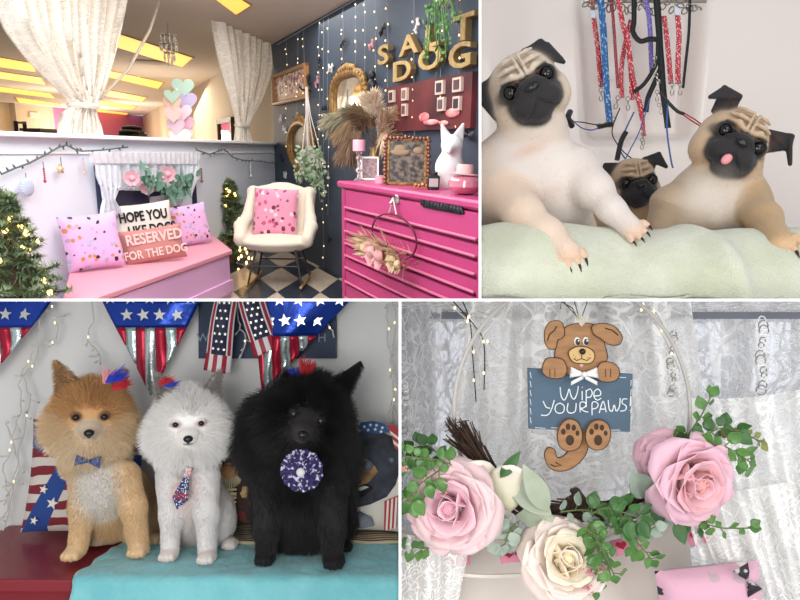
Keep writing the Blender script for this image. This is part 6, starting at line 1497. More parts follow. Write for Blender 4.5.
# tan dog
s, P = mk(1.50); bd = Body(); hc = P(91, 415, 0); R = Rz(3, 24, 2); k = 29*s; fl = 14.5*s
tan, cream, leg = '#c99a68', '#e4cdaa', '#dcbc92'
H = pom_head(bd, hc, R, k, tan, '#dcbf98', '#d2bfa8', '#a8825c', [((-1.0, .1, .45), (-.22, .0, .88), (-1.16, .0, 1.86)), ((.35, .0, .88), (.92, .1, .50), (1.0, .0, 1.55))], fl)
bd.ell(P(95, 455, 16), (30*s, 26*s, 22*s), None, 10*s, cream, ln=9*s)
bd.ell(P(103, 484, 12), (30*s, 27*s, 36*s), None, 12*s, '#cfc3b2', ln=2*s)
bd.ell(P(112, 500, 40), (42*s, 38*s, 40*s), None, 12*s, '#cfae82', ln=3.5*s); bd.ell(P(143, 520, 42), (17*s, 28*s, 24*s), None, 10*s, leg, ln=3.5*s); bd.ell(P(98, 524, 36), (24*s, 24*s, 18*s), None, 10*s, '#bfae9c', ln=3*s)
bd.chain([P(86, 472, 4), P(83, 510, -4), P(78, 544, -8)], [14*s, 10*s, 8.5*s], 8*s, leg, ln=3*s); bd.chain([P(125, 474, 4), P(133, 505, -2), P(138, 540, -2)], [14*s, 11*s, 9*s], 8*s, leg, ln=3*s)
dogpaw(bd, P(74, 552, -14), 11*s, leg, s, 2*s); dogpaw(bd, P(139, 548, -6), 11*s, leg, s, 2*s); dogpaw(bd, P(99, 540, 24), 9*s, '#b9a48c', s, 2*s); dogpaw(bd, P(153, 538, 26), 9*s, leg, s, 2*s)
bd.dab(H(0, -1.1, -.42), (.42*k, .5*k, .30*k), '#a89482', R, .5, .8); bd.dab(H(0, -1.25, -.52), (.30*k, .3*k, .10*k), '#4a3c34', R, .5, .8)
bd.dab(H(0, -.7, -.75), (.9*k, .8*k, .4*k), '#e3cdac', R, .5, .8)
for q in (-1, 1): bd.dab(H(q*.43, -.85, .13), (.20*k, .2*k, .17*k), '#3c2a20', R, .5, .9)
bd.dab(P(98, 490, -10), (22*s, 30*s, 28*s), '#c6c0ba', None, .6, .8)
bd.mesh(.0026); lsmooth(bd); faceclip(bd, H, k, .04); zclamp(bd)
root = thing('pomeranian', (P(105, 0, 0).x, 1.5, ZB3+.012), 'tan fluffy pomeranian with a shaved chest sitting at the left', 'dog', 'pomeranians on the red bench')
bd.obj('body', m_pskin, root); pom_face(H, R, k, root)
fc = H(0, -.6, -.1)
fur('coat', bd, m_pfur, root, 90000, comb_from(fc, 1.1), rad=.00045, stiff=.75, wild=.3, grav=.14, seed=4)
# bow tie
b = MB(); Mb = Matrix.Translation(P(88, 461, -24)) @ rot(ry=6); bow(b, .019, Mb) if 'bow' in globals() else None
for sx in (-1, 1): b.grid([[(sx*(.003+.026*u), -.006*math.sin(PI*u)*math.cos(v)-.002, (.004+.010*u)*math.sin(v)) for u in np.linspace(0, 1, 6)] for v in np.linspace(0, 2*PI, 12)], Mb)
b.obj('bow_tie', mat('navy_bow', '#1c2856', .6, col2='#5a6890', cscale=160), root, auto=0, label='small navy patterned bow tie')
def feathers(par, c, dirs, cols, L_, n, R=None, wd=.0016):
    for (d, cc) in zip(dirs, cols):
        b = MB(); d = Vector(d).normalized()
        for i in range(n):
            j = (d+rdir(rr, 0)*.45).normalized()*L_*rr.uniform(.6, 1.1); w_ = j.cross(Vector((0, 1, 0))).normalized()*wd; q = Vector(c)+rdir(rr, 0)*.006
            b.add([q-w_, q+w_, q+j*.6+w_*.8, q+j, q+j*.6-w_*.8], [(0, 1, 2, 3, 4)])
        b.obj('feather_clip', mat('feather_'+cc[1:], cc, .6), par, auto=0, label=None)
feathers(root, P(108, 381, -20), [(1.2, 0, .5)], ['#2438b8'], .050, 60); feathers(root, P(114, 388, -18), [(.8, 0, .3)], ['#b8202c'], .042, 90); feathers(root, P(106, 382, -18), [(.4, 0, 1)], ['#d98a94'], .040, 30)

# white dog
s, P = mk(1.50); bd = Body(); hc = P(189, 422, 0); R = Rz(0, 17, 2); k = 27.5*s; fl = 14.5*s
wh, ws_ = '#f2efec', '#d9d3ce'
H = pom_head(bd, hc, R, k, wh, wh, '#ece6e0', '#96908c', [((-.92, .1, .40), (-.30, .0, .82), (-1.12, -.1, 1.85)), ((.32, .0, .82), (1.0, .1, .40), (1.05, -.1, 1.85))], fl)
bd.ell(P(188, 460, 16), (26*s, 24*s, 20*s), None, 10*s, wh, ln=9*s)
bd.ell(P(188, 488, 12), (28*s, 25*s, 34*s), None, 12*s, '#dcd0cc', ln=2*s); bd.ell(P(196, 506, 34), (34*s, 34*s, 34*s), None, 12*s, '#dcd6d2', ln=3*s)
bd.ell(P(220, 520, 32), (15*s, 26*s, 24*s), None, 10*s, wh, ln=3*s); bd.ell(P(190, 526, 30), (22*s, 22*s, 16*s), None, 10*s, '#b9aeaa', ln=3*s)
bd.chain([P(172, 476, 2), P(171, 515, -6), P(170, 545, -10)], [14*s, 9*s, 8*s], 8*s, '#e2dedc', ln=2.5*s); bd.chain([P(205, 476, 2), P(207, 515, -8), P(207, 548, -14)], [14*s, 9.5*s, 8*s], 8*s, '#e2dedc', ln=2.5*s)
dogpaw(bd, P(169, 553, -16), 10*s, '#ddd3cc', s, 2*s); dogpaw(bd, P(207, 557, -22), 10*s, '#ddd3cc', s, 2*s); dogpaw(bd, P(230, 542, 14), 9*s, '#ddd3cc', s, 2*s)
bd.dab(P(186, 488, -12), (12*s, 20*s, 14*s), '#d9b9b4', None, .8, .6)
for q in (-1, 1): bd.dab(H(q*.43, -.85, .10), (.22*k, .2*k, .14*k), '#9a7468', R, .5, .8); bd.dab(H(q*.9, 0, 1.0), (.25*k, .2*k, .4*k), '#8c8684', R, .6, .7)
bd.dab(H(0, -1.28, -.50), (.24*k, .2*k, .05*k), '#5a4a48', R, .6, .8)
bd.mesh(.0026); lsmooth(bd); faceclip(bd, H, k, .04); zclamp(bd)
root = thing('pomeranian', (P(190, 0, 0).x, 1.5, ZB3+.012), 'white fluffy pomeranian wearing a small necktie in the middle', 'dog', 'pomeranians on the red bench')
bd.obj('body', m_pskin, root); pom_face(H, R, k, root, .105)
fur('coat', bd, m_pfur, root, 90000, comb_from(H(0, -.6, -.1), 1.1), rad=.00045, stiff=.75, wild=.22, grav=.12, seed=5, bright=.05)
b = MB(); Mt = Matrix.Translation(P(188, 472, -26)) @ rot(ry=18)
b.poly([(-4*s, 4*s), (4*s, 4*s), (2.5*s, -5*s), (-2.5*s, -5*s)], .008, Mt); kn = b.obj('necktie_knot', mat('tie_red', '#b02a34', .6, col2='#dcd4d4', cscale=150), root, smooth=False, bevel=.001)
t = NT('tie_print', rough=.6); g = t.node('ShaderNodeSeparateXYZ', {0: t.tc.outputs['Object']}).outputs
t.set('Base Color', t.mix(t.step(t.noise(t.tc.outputs['Object'], 260, 1), .56, .6), '#222c60', '#d8d8de'))
b = MB(); b.poly([(-2.5*s, -5*s), (2.5*s, -5*s), (8*s, -26*s), (1*s, -38*s), (-7*s, -28*s)], .006, Mt); b.obj('necktie', t.m, root, smooth=False, bevel=.001)
b = MB()
for z in (-22, -26): b.box((0.3*s, -.0005, z*s), (12.5*s, .0015, 1.8*s), Mt)
b.obj('necktie_stripes', m_rr, root, smooth=False)
feathers(root, P(166, 385, -12), [(1.2, 0, .2)], ['#2438a8'], .030, 40); feathers(root, P(160, 384, -12), [(.7, 0, .25)], ['#b8202c'], .036, 50)

# black dog
s, P = mk(1.48); bd = Body(); hc = P(307, 412, 0); R = Rz(17, 9, 6); k = 31*s; fl = 20*s
bk, bk2 = '#121114', '#1e1b1c'
H = pom_head(bd, hc, R, k, bk, bk, '#2a2625', '#141316', [((.25, .0, .90), (1.0, .05, .55), (1.15, -.05, 2.05)), ((-.95, .05, .60), (-.35, .0, .9), (-1.0, .0, 1.1))], fl)
bd.ell(P(303, 448, 16), (46*s, 34*s, 30*s), None, 12*s, bk, ln=22*s); bd.ell(P(266, 430, 14), (20*s, 24*s, 34*s), Rz(14), 12*s, bk, ln=22*s)
bd.ell(P(304, 480, 20), (48*s, 38*s, 42*s), None, 12*s, bk, ln=17*s); bd.ell(P(305, 510, 40), (50*s, 42*s, 34*s), None, 12*s, bk, ln=14*s)
bd.chain([P(270, 490, -2), P(268, 525, -10), P(266, 548, -14)], [16*s, 11*s, 9*s], 8*s, bk2, ln=4*s); bd.chain([P(332, 490, -4), P(332, 525, -14), P(333, 552, -20)], [16*s, 11*s, 9*s], 8*s, bk2, ln=4*s)
dogpaw(bd, P(265, 556, -16), 11*s, '#0e0d0f', s, 2*s); dogpaw(bd, P(334, 560, -24), 12*s, '#0e0d0f', s, 2*s); dogpaw(bd, P(305, 546, 18), 9*s, '#0e0d0f', s, 2*s); dogpaw(bd, P(346, 544, 16), 8*s, '#0e0d0f', s, 2*s)
bd.dab(H(0, -1.15, -.45), (.36*k, .4*k, .3*k), '#3a3431', R, .6, .8)
bd.mesh(.0026); lsmooth(bd); faceclip(bd, H, k, .04); zclamp(bd)
root = thing('pomeranian', (P(305, 0, 0).x, 1.5, ZB3+.012), 'black shaggy pomeranian with one pointed ear sitting at the right', 'dog', 'pomeranians on the red bench')
bd.obj('body', m_pskin, root); pom_face(H, R, k, root, .115, mat('brown_eye', '#1d100a', .05, spec=.8))
fur('coat', bd, m_bfur, root, 110000, comb_from(H(0, -.6, -.1), 1.3), rad=.0005, stiff=.6, wild=.34, grav=.25, seed=6, bright=.3)
fm = P(302, 470, -62); b = MB(); rf = random.Random(4)
for ring, (n, r0, r1) in enumerate(((12, 9, 19), (9, 6, 14), (6, 2, 9))):
    for i in range(n):
        a = 2*PI*i/n+ring*.3; M = Matrix.Translation(fm) @ rot(ry=math.degrees(a)) @ T(0, -.004*ring, 0)
        b.grid([[((u-.5)*11*s*(.5+.5*v), -.006*math.sin(PI*u)-.004*v*math.sin(6*u), (r0*.4+(r1-r0*.4)*v)*s) for u in np.linspace(0, 1, 6)] for v in np.linspace(0, 1, 4)], M)
b.obj('collar_flower', mat('purple_star_cloth', '#2b2357', .7, col2='#c9c4da', cscale=110, thr=(.56, .6)), root, auto=0, label='purple and white ruffled flower')
b = MB(); b.ell(fm+Vector((0, -.018, 0)), (4*s, 2.5*s, 4*s)); b.obj('flower_button', mat('pearl', '#d9d6d6', .25), root, auto=0)
feathers(root, P(303, 380, -6), [(.35, 0, 1)], ['#a81d28'], .055, 110); feathers(root, P(296, 382, -6), [(-.1, 0, 1)], ['#2238b0'], .038, 60)
CLIP[:] = []
# ============================================================ PLACE 4: hoop wreath with the painted dog sign
CLIP[:] = [(Vector((0, 0, EYE-.0020)), Vector((0, 0, 1))), (Vector((.0020, 0, 0)), Vector((-1, 0, 0)))]
rw = random.Random(404)
Y4 = 1.0
def Q(px, py, Y=Y4): return at(px, py, Y)
s4 = Y4/F
# window wall behind the lace: pale wall with bright panes and a grey rail
b = MB(); b.box((.55, 1.50, EYE-.6), (1.096, .03, 1.196)); b.obj('wall_display', mat('pale_window_wall', '#c6c7cb', .6), kind='structure', smooth=False)
m_pane = mat('bright_pane', '#dfe3ee', .3, em='#e6eaf4', ems=.9); m_rail = mat('grey_rail', '#6c6f7a', .5)
for i, (x0, x1) in enumerate(((436, 520), (600, 640), (655, 720), (752, 790))):
    a, c = at(x0, 322, 1.475), at(x1, 520, 1.475); b = MB(); b.box(((a.x+c.x)/2, 1.478, (a.z+c.z)/2), (c.x-a.x, .012, a.z-c.z)); b.obj('window_%d' % (i+1), m_pane, kind='structure', smooth=False)
a, c = at(430, 312, 1.25), at(800, 319, 1.25); b = MB(); b.box(((a.x+c.x)/2+.05, 1.255, (a.z+c.z)/2), (c.x-a.x+.1, .008, a.z-c.z)); b.obj('trim_9', m_rail, kind='structure', smooth=False)

m_l4 = lace_mat('white_lace', '#fbfaf8', scale=1.5, density=.9, op=(.34, 1.0)); m_l5 = lace_mat('dense_lace', '#fdfcfa', scale=1.15, density=1.0, op=(.50, 1.0)); m_net4 = lace_mat('fine_net', '#f6f5f6', scale=1.6, density=.5, op=(.16, .8))
def sheet(tl, tr, bl, br, Y, folds, amp, m, label, name='lace_curtain', nu=110, nv=70, sag=0, Yb=None, ph=0, pinch=None, grp='lace panels behind the wreath'):
    rows = []; Yb = Yb or Y
    for v in np.linspace(0, 1, nv):
        row = []
        for u in np.linspace(0, 1, nu):
            x = (tl[0]*(1-u)+tr[0]*u)*(1-v)+(bl[0]*(1-u)+br[0]*u)*v; y = (tl[1]*(1-u)+tr[1]*u)*(1-v)+(bl[1]*(1-u)+br[1]*u)*v+sag*math.sin(PI*u)
            yy = Y*(1-v)+Yb*v-amp*(math.sin(2*PI*folds*u+ph+1.3*math.sin(v*2.6+u*3))+.5*math.sin(2*PI*folds*1.9*u+ph*2-v*3)+.35*math.sin(v*7+u*5))
            if pinch: x = pinch[0]+(x-pinch[0])*(1-pinch[1]*math.exp(-((v-pinch[2])/.16)**2))
            p = at(x, y, yy); row.append(p)
        rows.append(row)
    b = MB(); b.grid(rows); return b.obj(name, m, label=label, cat='lace curtain', group=grp, auto=0)
sheet((380, 290), (620, 290), (380, 640), (600, 610), 1.36, 8, .030, m_l4, 'white lace curtain hanging behind the left half of the hoop')
sheet((560, 290), (850, 290), (570, 640), (850, 640), 1.37, 9, .030, m_l4, 'white lace curtain hanging behind the right half of the hoop', ph=1)
sheet((600, 292), (860, 292), (600, 470), (860, 560), 1.30, 6, .028, m_net4, 'thin net swag in front of the right lace curtain', ph=2, pinch=(720, .55, .55))
sheet((380, 292), (520, 292), (396, 560), (520, 520), 1.26, 5, .016, m_net4, 'thin net veil at the left edge of the display', ph=.5)
sheet((470, 296), (690, 296), (440, 530), (720, 520), 1.20, 6, .024, m_l5, 'patterned lace drop directly behind the dog sign', ph=.2)
sheet((650, 396), (850, 378), (700, 560), (850, 520), 1.10, 5, .020, m_l5, 'dense lace swag falling across the lower right corner', Yb=1.0, sag=10, ph=1.2)
sheet((690, 500), (850, 470), (745, 640), (860, 640), 1.02, 5, .018, m_l5, 'bunched lace cloth in the bottom right corner', Yb=.94, ph=2)
sheet((380, 530), (470, 545), (380, 640), (450, 640), .98, 3, .010, m_l5, 'bunched lace cloth in the bottom left corner', ph=1)
sheet((395, 290), (800, 292), (400, 309), (800, 310), 1.22, 12, .012, m_net4, 'gathered net valance along the top of the display', nv=16)

# pillows lying at the foot of the wreath
m_pil = mat('beige_canvas', '#cfc6bd', .85, bump=.12)
c = Q(545, 608, 1.10); M = Matrix.Translation(c) @ rot(rx=-28) @ rot(ry=-2)
r_ = thing('pillow', (c.x, c.y, c.z-.06), 'large beige pillow with pink heart patches lying under the roses', 'pillow')
cushion(M, 330*s4*1.1, 175*s4, .11).obj('cover', m_pil, r_, auto=0)
mp_ = mat('pink_patch', '#dc8ea6', .8); mr_ = mat('red_heart', '#a8243c', .7)
for x, y, a in ((456, 556, 4), (514, 555, -2), (626, 546, -10), (700, 536, -14)):
    p = Q(x, y, 1.035); Mx = Matrix.Translation(p) @ rot(rx=-52) @ rot(ry=a)
    b = MB(); b.grid([[((u-.5)*.046, -.002+.004*(2*u-1)**2, (v-.5)*.026) for u in np.linspace(0, 1, 6)] for v in (0, .5, 1)], Mx); f_ = b.obj('patch', mp_, r_, solid=.002)
    b = MB()
    for dx in (-.009, .009)[:2 if x == 514 else 1]: b.poly([((hx*.010+dx), hz*.008) for hx, hz in (heart(16) if 'heart' in globals() else [(math.sin(q), math.cos(q)) for q in np.linspace(0, 6, 12)])], .002, Mx @ T(0, -.006, 0))
    b.obj('heart_print', mr_, f_, smooth=False)
b = MB(); b.tube(smooth([Q(x, y, 1.0) for x, y in ((420, 566), (445, 572), (480, 576), (520, 575), (545, 573))], 5) if 'smooth' in globals() else [Q(420, 566, 1.0), Q(545, 573, 1.0)], .003, 6); b.obj('piping', mat('pale_piping', '#ddd6ce', .8), r_)
# pink printed pouch
pf_ = print_mat('pouch_print', '#d3a3b6', ['#2a262c', '#e8dcd2', '#a8794a', '#b9a0a8'], scale=5, thr=.36)
c = Q(710, 600, .96); M = Matrix.Translation(c) @ rot(ry=-6); r_ = thing('pink_pouch', (c.x, c.y, c.z-.05), 'pink printed pouch with a black bow at its corner', 'pouch')
cushion(M, 100*s4, 66*s4, .06, pinch=.02).obj('body', pf_, r_, auto=0)
b = MB(); Mx = Matrix.Translation(Q(748, 580, .93)) @ rot(ry=60)
for sx in (-1, 1): b.grid([[(sx*(.002+.020*u), -.008*math.sin(PI*u)*math.cos(v), (.003+.010*u)*math.sin(v)) for u in np.linspace(0, 1, 6)] for v in np.linspace(0, 2*PI, 12)], Mx)
b.obj('bow', mat('black_print_cloth', '#232026', .6, col2='#b8b0b4', cscale=120, thr=(.55, .6)), r_, auto=0)

# ------------------------------------------------------------ metal hoop and grapevine
m_hoop = mat('white_metal_hoop', '#b5b1ac', .4, .1)
r_ = thing('hoop_wreath_frame', Q(572, 560, 1.03), 'thin pale metal hoop of the wreath with grapevine wound on its lower half', 'wreath')
def hp(a, r=1.0): return Q(572+118*r*math.cos(a), 412-132*r*math.sin(a), 1.03)
b = MB(); b.tube([hp(2*PI*k/80) for k in range(80)], .0034, 8, closed=True); b.obj('hoop', m_hoop, r_)
m_vine = mat('grapevine', '#2e1f1a', .85, col2='#4a342a', cscale=60)
def vine(a0, a1, n, spread, th, L_):
    b = MB()
    for k in range(n):
        c_ = rw.uniform(a0, a1); l = rw.uniform(.4, 1)*L_; aa = np.linspace(max(a0, c_-l/2), min(a1, c_+l/2), 9); o1, o2, p1 = rw.uniform(-spread, spread), rw.uniform(-spread, spread), rw.uniform(0, 6)
        pts = [hp(a)+Vector((math.cos(a)*(o1+.4*spread*math.sin(3*i+p1)*.3), -.008+o2*.6*math.cos(i*.8+p1), math.sin(a)*o1+.25*spread*math.sin(i*1.3+p1))) for i, a in enumerate(aa)]
        b.tube(pts, th*rw.uniform(.6, 1.3), 4)
    return b
VP = smooth([Q(x, y, 1.005) for x, y in ((474, 452), (490, 474), (510, 498), (540, 512), (575, 510), (610, 512), (645, 502), (670, 480), (690, 446))], 8); b = MB()
for k in range(260):
    i0 = rw.randrange(0, len(VP)-8); n_ = rw.randint(7, 26); seg = VP[i0:i0+n_]; o1 = Vector((rw.gauss(0, .006), rw.gauss(0, .006), rw.gauss(0, .009))); o2 = Vector((rw.gauss(0, .006), rw.gauss(0, .006), rw.gauss(0, .009)))
    if len(seg) > 3: b.tube([p+o1*(1-j/len(seg))+o2*(j/len(seg)) for j, p in enumerate(seg)], rw.uniform(.0009, .0018), 4)
for k in range(60):
    p = Q(577+rw.gauss(0, 7), 510, 1.0); b.tube([p, p.lerp(Q(576, 488, 1.0), .5)+rdir(rw, 0)*.006, Q(576+rw.gauss(0, 3), 487+rw.uniform(0, 10), 1.0)], .0012, 4)
b.obj('grapevine', m_vine, r_, kind='stuff')
b = MB()   # cut end of the vine bundle at the left
base = Q(487, 468, 1.01); tip = Q(457, 432, .995)
for k in range(90):
    o = Vector((rw.gauss(0, .007), rw.gauss(0, .006), rw.gauss(0, .007))); e = tip+o*1.7+Vector((rw.gauss(0, .004), 0, rw.gauss(0, .006))); b.tube([base+o*.6, base.lerp(tip, .5)+o*1.1, e], [.0014, .0013, .0009], 4)
for k in range(16): e = tip+Vector((rw.gauss(-.004, .012), rw.gauss(0, .01), rw.uniform(.0, .03))); b.tube([tip, tip.lerp(e, .5)+Vector((rw.gauss(0, .006), 0, .004)), e], .0007, 4)
b.obj('vine_stub', m_vine, r_, kind='stuff')

# ------------------------------------------------------------ wooden dog sign
YS = .985; ss_ = YS/F
def sp(L): return [((x-579)*ss_, (402-y)*ss_) for x, y in L]
MS = Matrix.Translation(at(579, 402, YS))
def cr_(L, n=5):   # smooth closed outline
    N = len(L); o = []
    for i in range(N):
        p0, p1, p2, p3 = [Vector(L[(i+j-1) % N]) for j in range(4)]
        for j in range(n):
            t_ = j/n; o.append(tuple(.5*((2*p1)+(p2-p0)*t_+(2*p0-5*p1+4*p2-p3)*t_*t_+(3*p1-p0-3*p2+p3)*t_**3)))
    return o
m_wd = mat('painted_wood_tan', '#a0754c', .6, col2='#8c6440', cscale=30, stretch=(1, 1, 4)); m_wd2 = mat('muzzle_tan', '#c3a26c', .65); m_ol = mat('burnt_outline', '#3a2618', .7)
m_slate = mat('slate_paint', '#3d5163', .6, col2='#475d70', cscale=14); m_chalk = mat('white_paint', '#dfe3e4', .7); m_blkp = mat('black_paint', '#131214', .35)
r_ = thing('dog_sign', at(579, 472, YS), 'wooden puppy sign with slate board reading Wipe your paws', 'sign')
def part(L, nm, m, y, th=.006, sm=True, par=None, outline=True):
    o = sp(cr_(L) if sm else L); b = MB(); b.poly(o, th, MS @ T(0, y, 0)); ob = b.obj(nm, m, par or r_, smooth=False, bevel=.0008)
    if outline:
        b = MB(); b.tube([MS @ Vector((x, y-.0002, z)) for x, z in o], .0007, 5, closed=True); b.obj('outline', m_ol, ob)
    return ob
slate = part([(528, 368), (633, 374), (630, 432), (529, 429)], 'slate_board', m_slate, .000, .007, False, outline=False)
tail_ = part([(570, 425), (588, 424), (590, 440), (586, 456), (574, 468), (560, 472), (549, 467), (545, 455), (549, 448), (555, 450), (558, 458), (565, 456), (571, 446)], 'tail', m_wd, .004, .006)
head = part([(560, 332), (568, 325), (579, 323), (592, 324), (600, 333), (604, 346), (606, 358), (600, 370), (586, 376), (568, 375), (556, 366), (554, 352)], 'head', m_wd, -.006, .006)
earl = part([(563, 333), (560, 322), (550, 321), (544, 328), (543, 340), (547, 348), (554, 348), (556, 340), (560, 338)], 'ear', m_wd, -.010, .005)
earr = part([(590, 326), (600, 323), (612, 326), (620, 336), (617, 344), (607, 344), (598, 338), (592, 334)], 'ear', m_wd, -.010, .005)
pl = part([(541, 365), (545, 358), (554, 357), (562, 360), (565, 370), (560, 377), (548, 377), (541, 372)], 'paw', m_wd, -.012, .006)
pr = part([(596, 365), (602, 361), (612, 363), (617, 370), (614, 379), (603, 381), (595, 377)], 'paw', m_wd, -.012, .006)
fl_ = part([(556, 434), (560, 423), (568, 418), (577, 422), (581, 434), (578, 446), (568, 450), (559, 446)], 'foot', m_wd, -.008, .006)
fr_ = part([(584, 434), (588, 423), (597, 419), (606, 423), (609, 434), (605, 445), (596, 449), (587, 445)], 'foot', m_wd, -.008, .006)
muz = part([(567, 352), (573, 347), (580, 346), (588, 348), (593, 354), (590, 362), (580, 363), (571, 361)], 'muzzle', m_wd2, -.009, .004)
def dot(x, y, rx, rz, m, nm, yy, par): b = MB(); b.ell((0, 0, 0), (rx*ss_, .0012, rz*ss_), MS @ T((x-579)*ss_, yy, (402-y)*ss_), 14, 8); b.obj(nm, m, par, auto=0)
for x in (576, 584.5): dot(x, 341, 3.0, 4.2, m_chalk, 'eye_white', -.0065, head); dot(x+.3, 341.6, 2.3, 3.2, m_blkp, 'pupil', -.0075, head); dot(x+1, 340.3, .8, .9, m_chalk, 'eye_glint', -.0085, head)
b = MB(); b.ell((0, 0, 0), (3.2*ss_, 2.6*ss_, 3.0*ss_), MS @ T((580.5-579)*ss_, -.011, (351-402)*-ss_)); b.obj('nose', m_blkp, r_, auto=0)
dot(580, 364, 2, 3, mat('tongue_paint', '#c99a8c', .6), 'tongue', -.0075, head)
b = MB()
for L in (((580, 354), (580, 358), (575, 360), (572, 358)), ((580, 358), (585, 360), (589, 357))): b.tube([MS @ Vector(((x-579)*ss_, -.0096, (402-y)*ss_)) for x, y in L], .0006, 4)
for x, y in ((572, 355), (574, 357), (588, 354), (586, 357)): b.ell((0, 0, 0), (.5*ss_, .0004, .5*ss_), MS @ T((x-579)*ss_, -.0092, (402-y)*ss_), 6, 4)
b.obj('mouth_lines', m_ol, muz)
for L, ob in (((546, 340), (548, 334), (553, 330), (555, 326)), earl), (((603, 328), (610, 330), (616, 335)), earr), (((551, 465), (555, 467), (562, 466), (556, 463)), tail_): b = MB(); b.tube([MS @ Vector(((x-579)*ss_, -.0105 if ob != tail_ else .0038, (402-y)*ss_)) for x, y in L], .0010, 5); b.obj('painted_line', m_ol, ob)
for x0, ob in ((548, pl), (603, pr)):
    b = MB()
    for i in (0, 5): b.tube([MS @ Vector(((x0+i-579)*ss_, -.0125, (402-q)*ss_)) for q in (368, 376)], .0005, 4)
    b.obj('toe_lines', m_ol, ob)
for cx_, ob in ((568.5, fl_), (596.5, fr_)):
    for dx, dy, a, c_ in ((0, 5, 4, 5.2), (-6.5, -3.5, 2.2, 3), (-1.8, -8.5, 2.2, 3.2), (3.8, -7.5, 2.1, 3.0), (7.5, -2, 1.8, 2.6)): dot(cx_+dx, 434+dy, a, c_, m_ol, 'pad', -.0085, ob)
# bow on the chin
b = MB(); Mb = MS @ T((581-579)*ss_, -.016, (373-402)*-ss_)
for sx, a in ((-1, 8), (1, -6)):
    b.grid([[(sx*(.001+.020*u), -.004*math.sin(PI*u)*math.cos(v), (.002+.0065*u)*math.sin(v)) for u in np.linspace(0, 1, 6)] for v in np.linspace(0, 2*PI, 12)], Mb @ rot(ry=a))
    b.grid([[(sx*(.001+.019*u), -.001, -.004-.010*u+.006*(v-.5)) for u in np.linspace(0, 1, 4)] for v in (0, 1)], Mb)
b.ell((0, -.003, 0), (.004, .003, .004), Mb); b.obj('bow', mat('white_satin', '#dcdad8', .4), r_, auto=0, solid=.0006)
# lettering drawn as brushed strokes
def stroke(LL, wd=.0014, yy=-.0008):
    b = MB()
    for L in LL: P_ = [Vector((x, y, 0)) for x, y in L]; P_ = smooth(P_, 5) if len(P_) > 2 and 'smooth' in globals() else P_; b.tube([MS @ Vector(((p.x-579)*ss_, yy, (402-p.y)*ss_)) for p in P_], wd, 5)
    return b
LET = [[(560, 387), (561, 396), (564, 400), (567, 395), (569, 389), (571, 396), (574, 399), (577, 393), (578, 386)], [(582, 391), (582, 400)], [(582, 387), (582.3, 387.6)], [(586, 390), (586, 407)], [(586, 391), (590, 389), (592, 393), (590, 397), (586, 397)],
       [(594, 396), (600, 395), (600, 391), (597, 389), (594, 392), (594, 397), (597, 400), (601, 398)],
       [(543, 401), (546, 407), (550, 408)], [(554, 400), (551, 410), (547, 415), (541, 415)], [(560, 403), (556, 405), (555, 410), (558, 413), (563, 412), (564, 406), (560, 403)], [(568, 403), (567, 410), (570, 413), (575, 411), (576, 403)],
       [(580, 412), (580, 403), (584, 402), (586, 405), (583, 408), (580, 408), (584, 411), (588, 412)], [(592, 415), (592, 403), (596, 402), (598, 405), (596, 408), (592, 409)], [(599, 413), (603, 401), (606, 412)], [(600.5, 409), (605.5, 409)],
       [(608, 400), (609, 409), (612, 411), (614, 405), (616, 411), (619, 407), (620, 398)], [(627, 399), (623, 399), (622, 403), (626, 406), (625, 410), (620, 411)], [(630.5, 396), (630, 406)], [(629.8, 410), (629.9, 410.6)]]
stroke(LET, .0009).obj('lettering', m_chalk, slate)
ed = [[(530, 372+i*9), (531, 378+i*9)] for i in range(6)]+[[(631, 380+i*9), (630.5, 386+i*9)] for i in range(5)]+[[(535+i*16, 427.5+i*.1), (545+i*16, 428.2)] for i in range(2)]+[[(610, 430), (620, 430)], [(615, 377), (626, 377.5)]]
for k_, e_ in enumerate(ed): stroke([e_], .0005).obj('edge_dash', m_chalk, slate)
# raffia tuft and hanging wires on top
b = MB()
for k in range(24): a = rw.uniform(-1, 1); b.tube([MS @ Vector(((580-579)*ss_, -.008, (326-402)*-ss_)), MS @ Vector(((580-579+a*7)*ss_, -.012, (402-317-rw.uniform(-3, 2))*ss_))], .0006, 4)
b.obj('raffia_tuft', mat('raffia', '#c9c3b6', .8), r_)
b = MB(); m_bw = mat('black_wire', '#1a1718', .4, .4)
for L in (((580, 327), (576, 316), (565, 304), (558, 296)), ((580, 327), (582, 315), (586, 304), (587, 290)), ((580, 326), (577, 312), (574, 302), (570, 290)), ((579, 325), (572, 308), (561, 302), (560, 309))): b.tube([MS @ Vector(((x-579)*ss_, -.003, (402-y)*ss_)) for x, y in L], .0008, 5)
b.obj('hanging_wires', m_bw, r_)

# ------------------------------------------------------------ silk roses
def petal(mb, M, w_, h_, cup, curl, c0, c1, nu=9, nv=8, ruff=.04, ph=0):
    P = []; cols = []; c0, c1 = np.array(lin(c0)), np.array(lin(c1))
    for v in np.linspace(0, 1, nv):
        for u in np.linspace(-1, 1, nu):
            wd = w_*(math.sin(PI*(.18+.62*v))**.8)*(1-.10*v*v); a = u*cup
            x = wd*math.sin(a)/max(cup, .2)*1.0; y = -wd*(math.cos(a)-1)/max(cup, .2)*-1.0
            z = h_*v*(1-.10*u*u); y = wd*(1-math.cos(a))/max(.2, cup)*-1+0
            y = -(wd*(math.cos(a)-1)/max(.2, cup))  # cupped around the heart
            out = curl*max(0, v-.62)**1.5*h_*3+ruff*h_*math.sin(u*6+ph)*v*v
            P.append((x, -y-0-out if False else y-out-.0, z-abs(curl)*max(0, v-.75)**2*h_*1.5))
            cols.append(c0*(1-v**1.3)+c1*v**1.3)
    P = np.array(P).reshape(nv, nu, 3); mb.grid(P, M, col=np.array(cols))
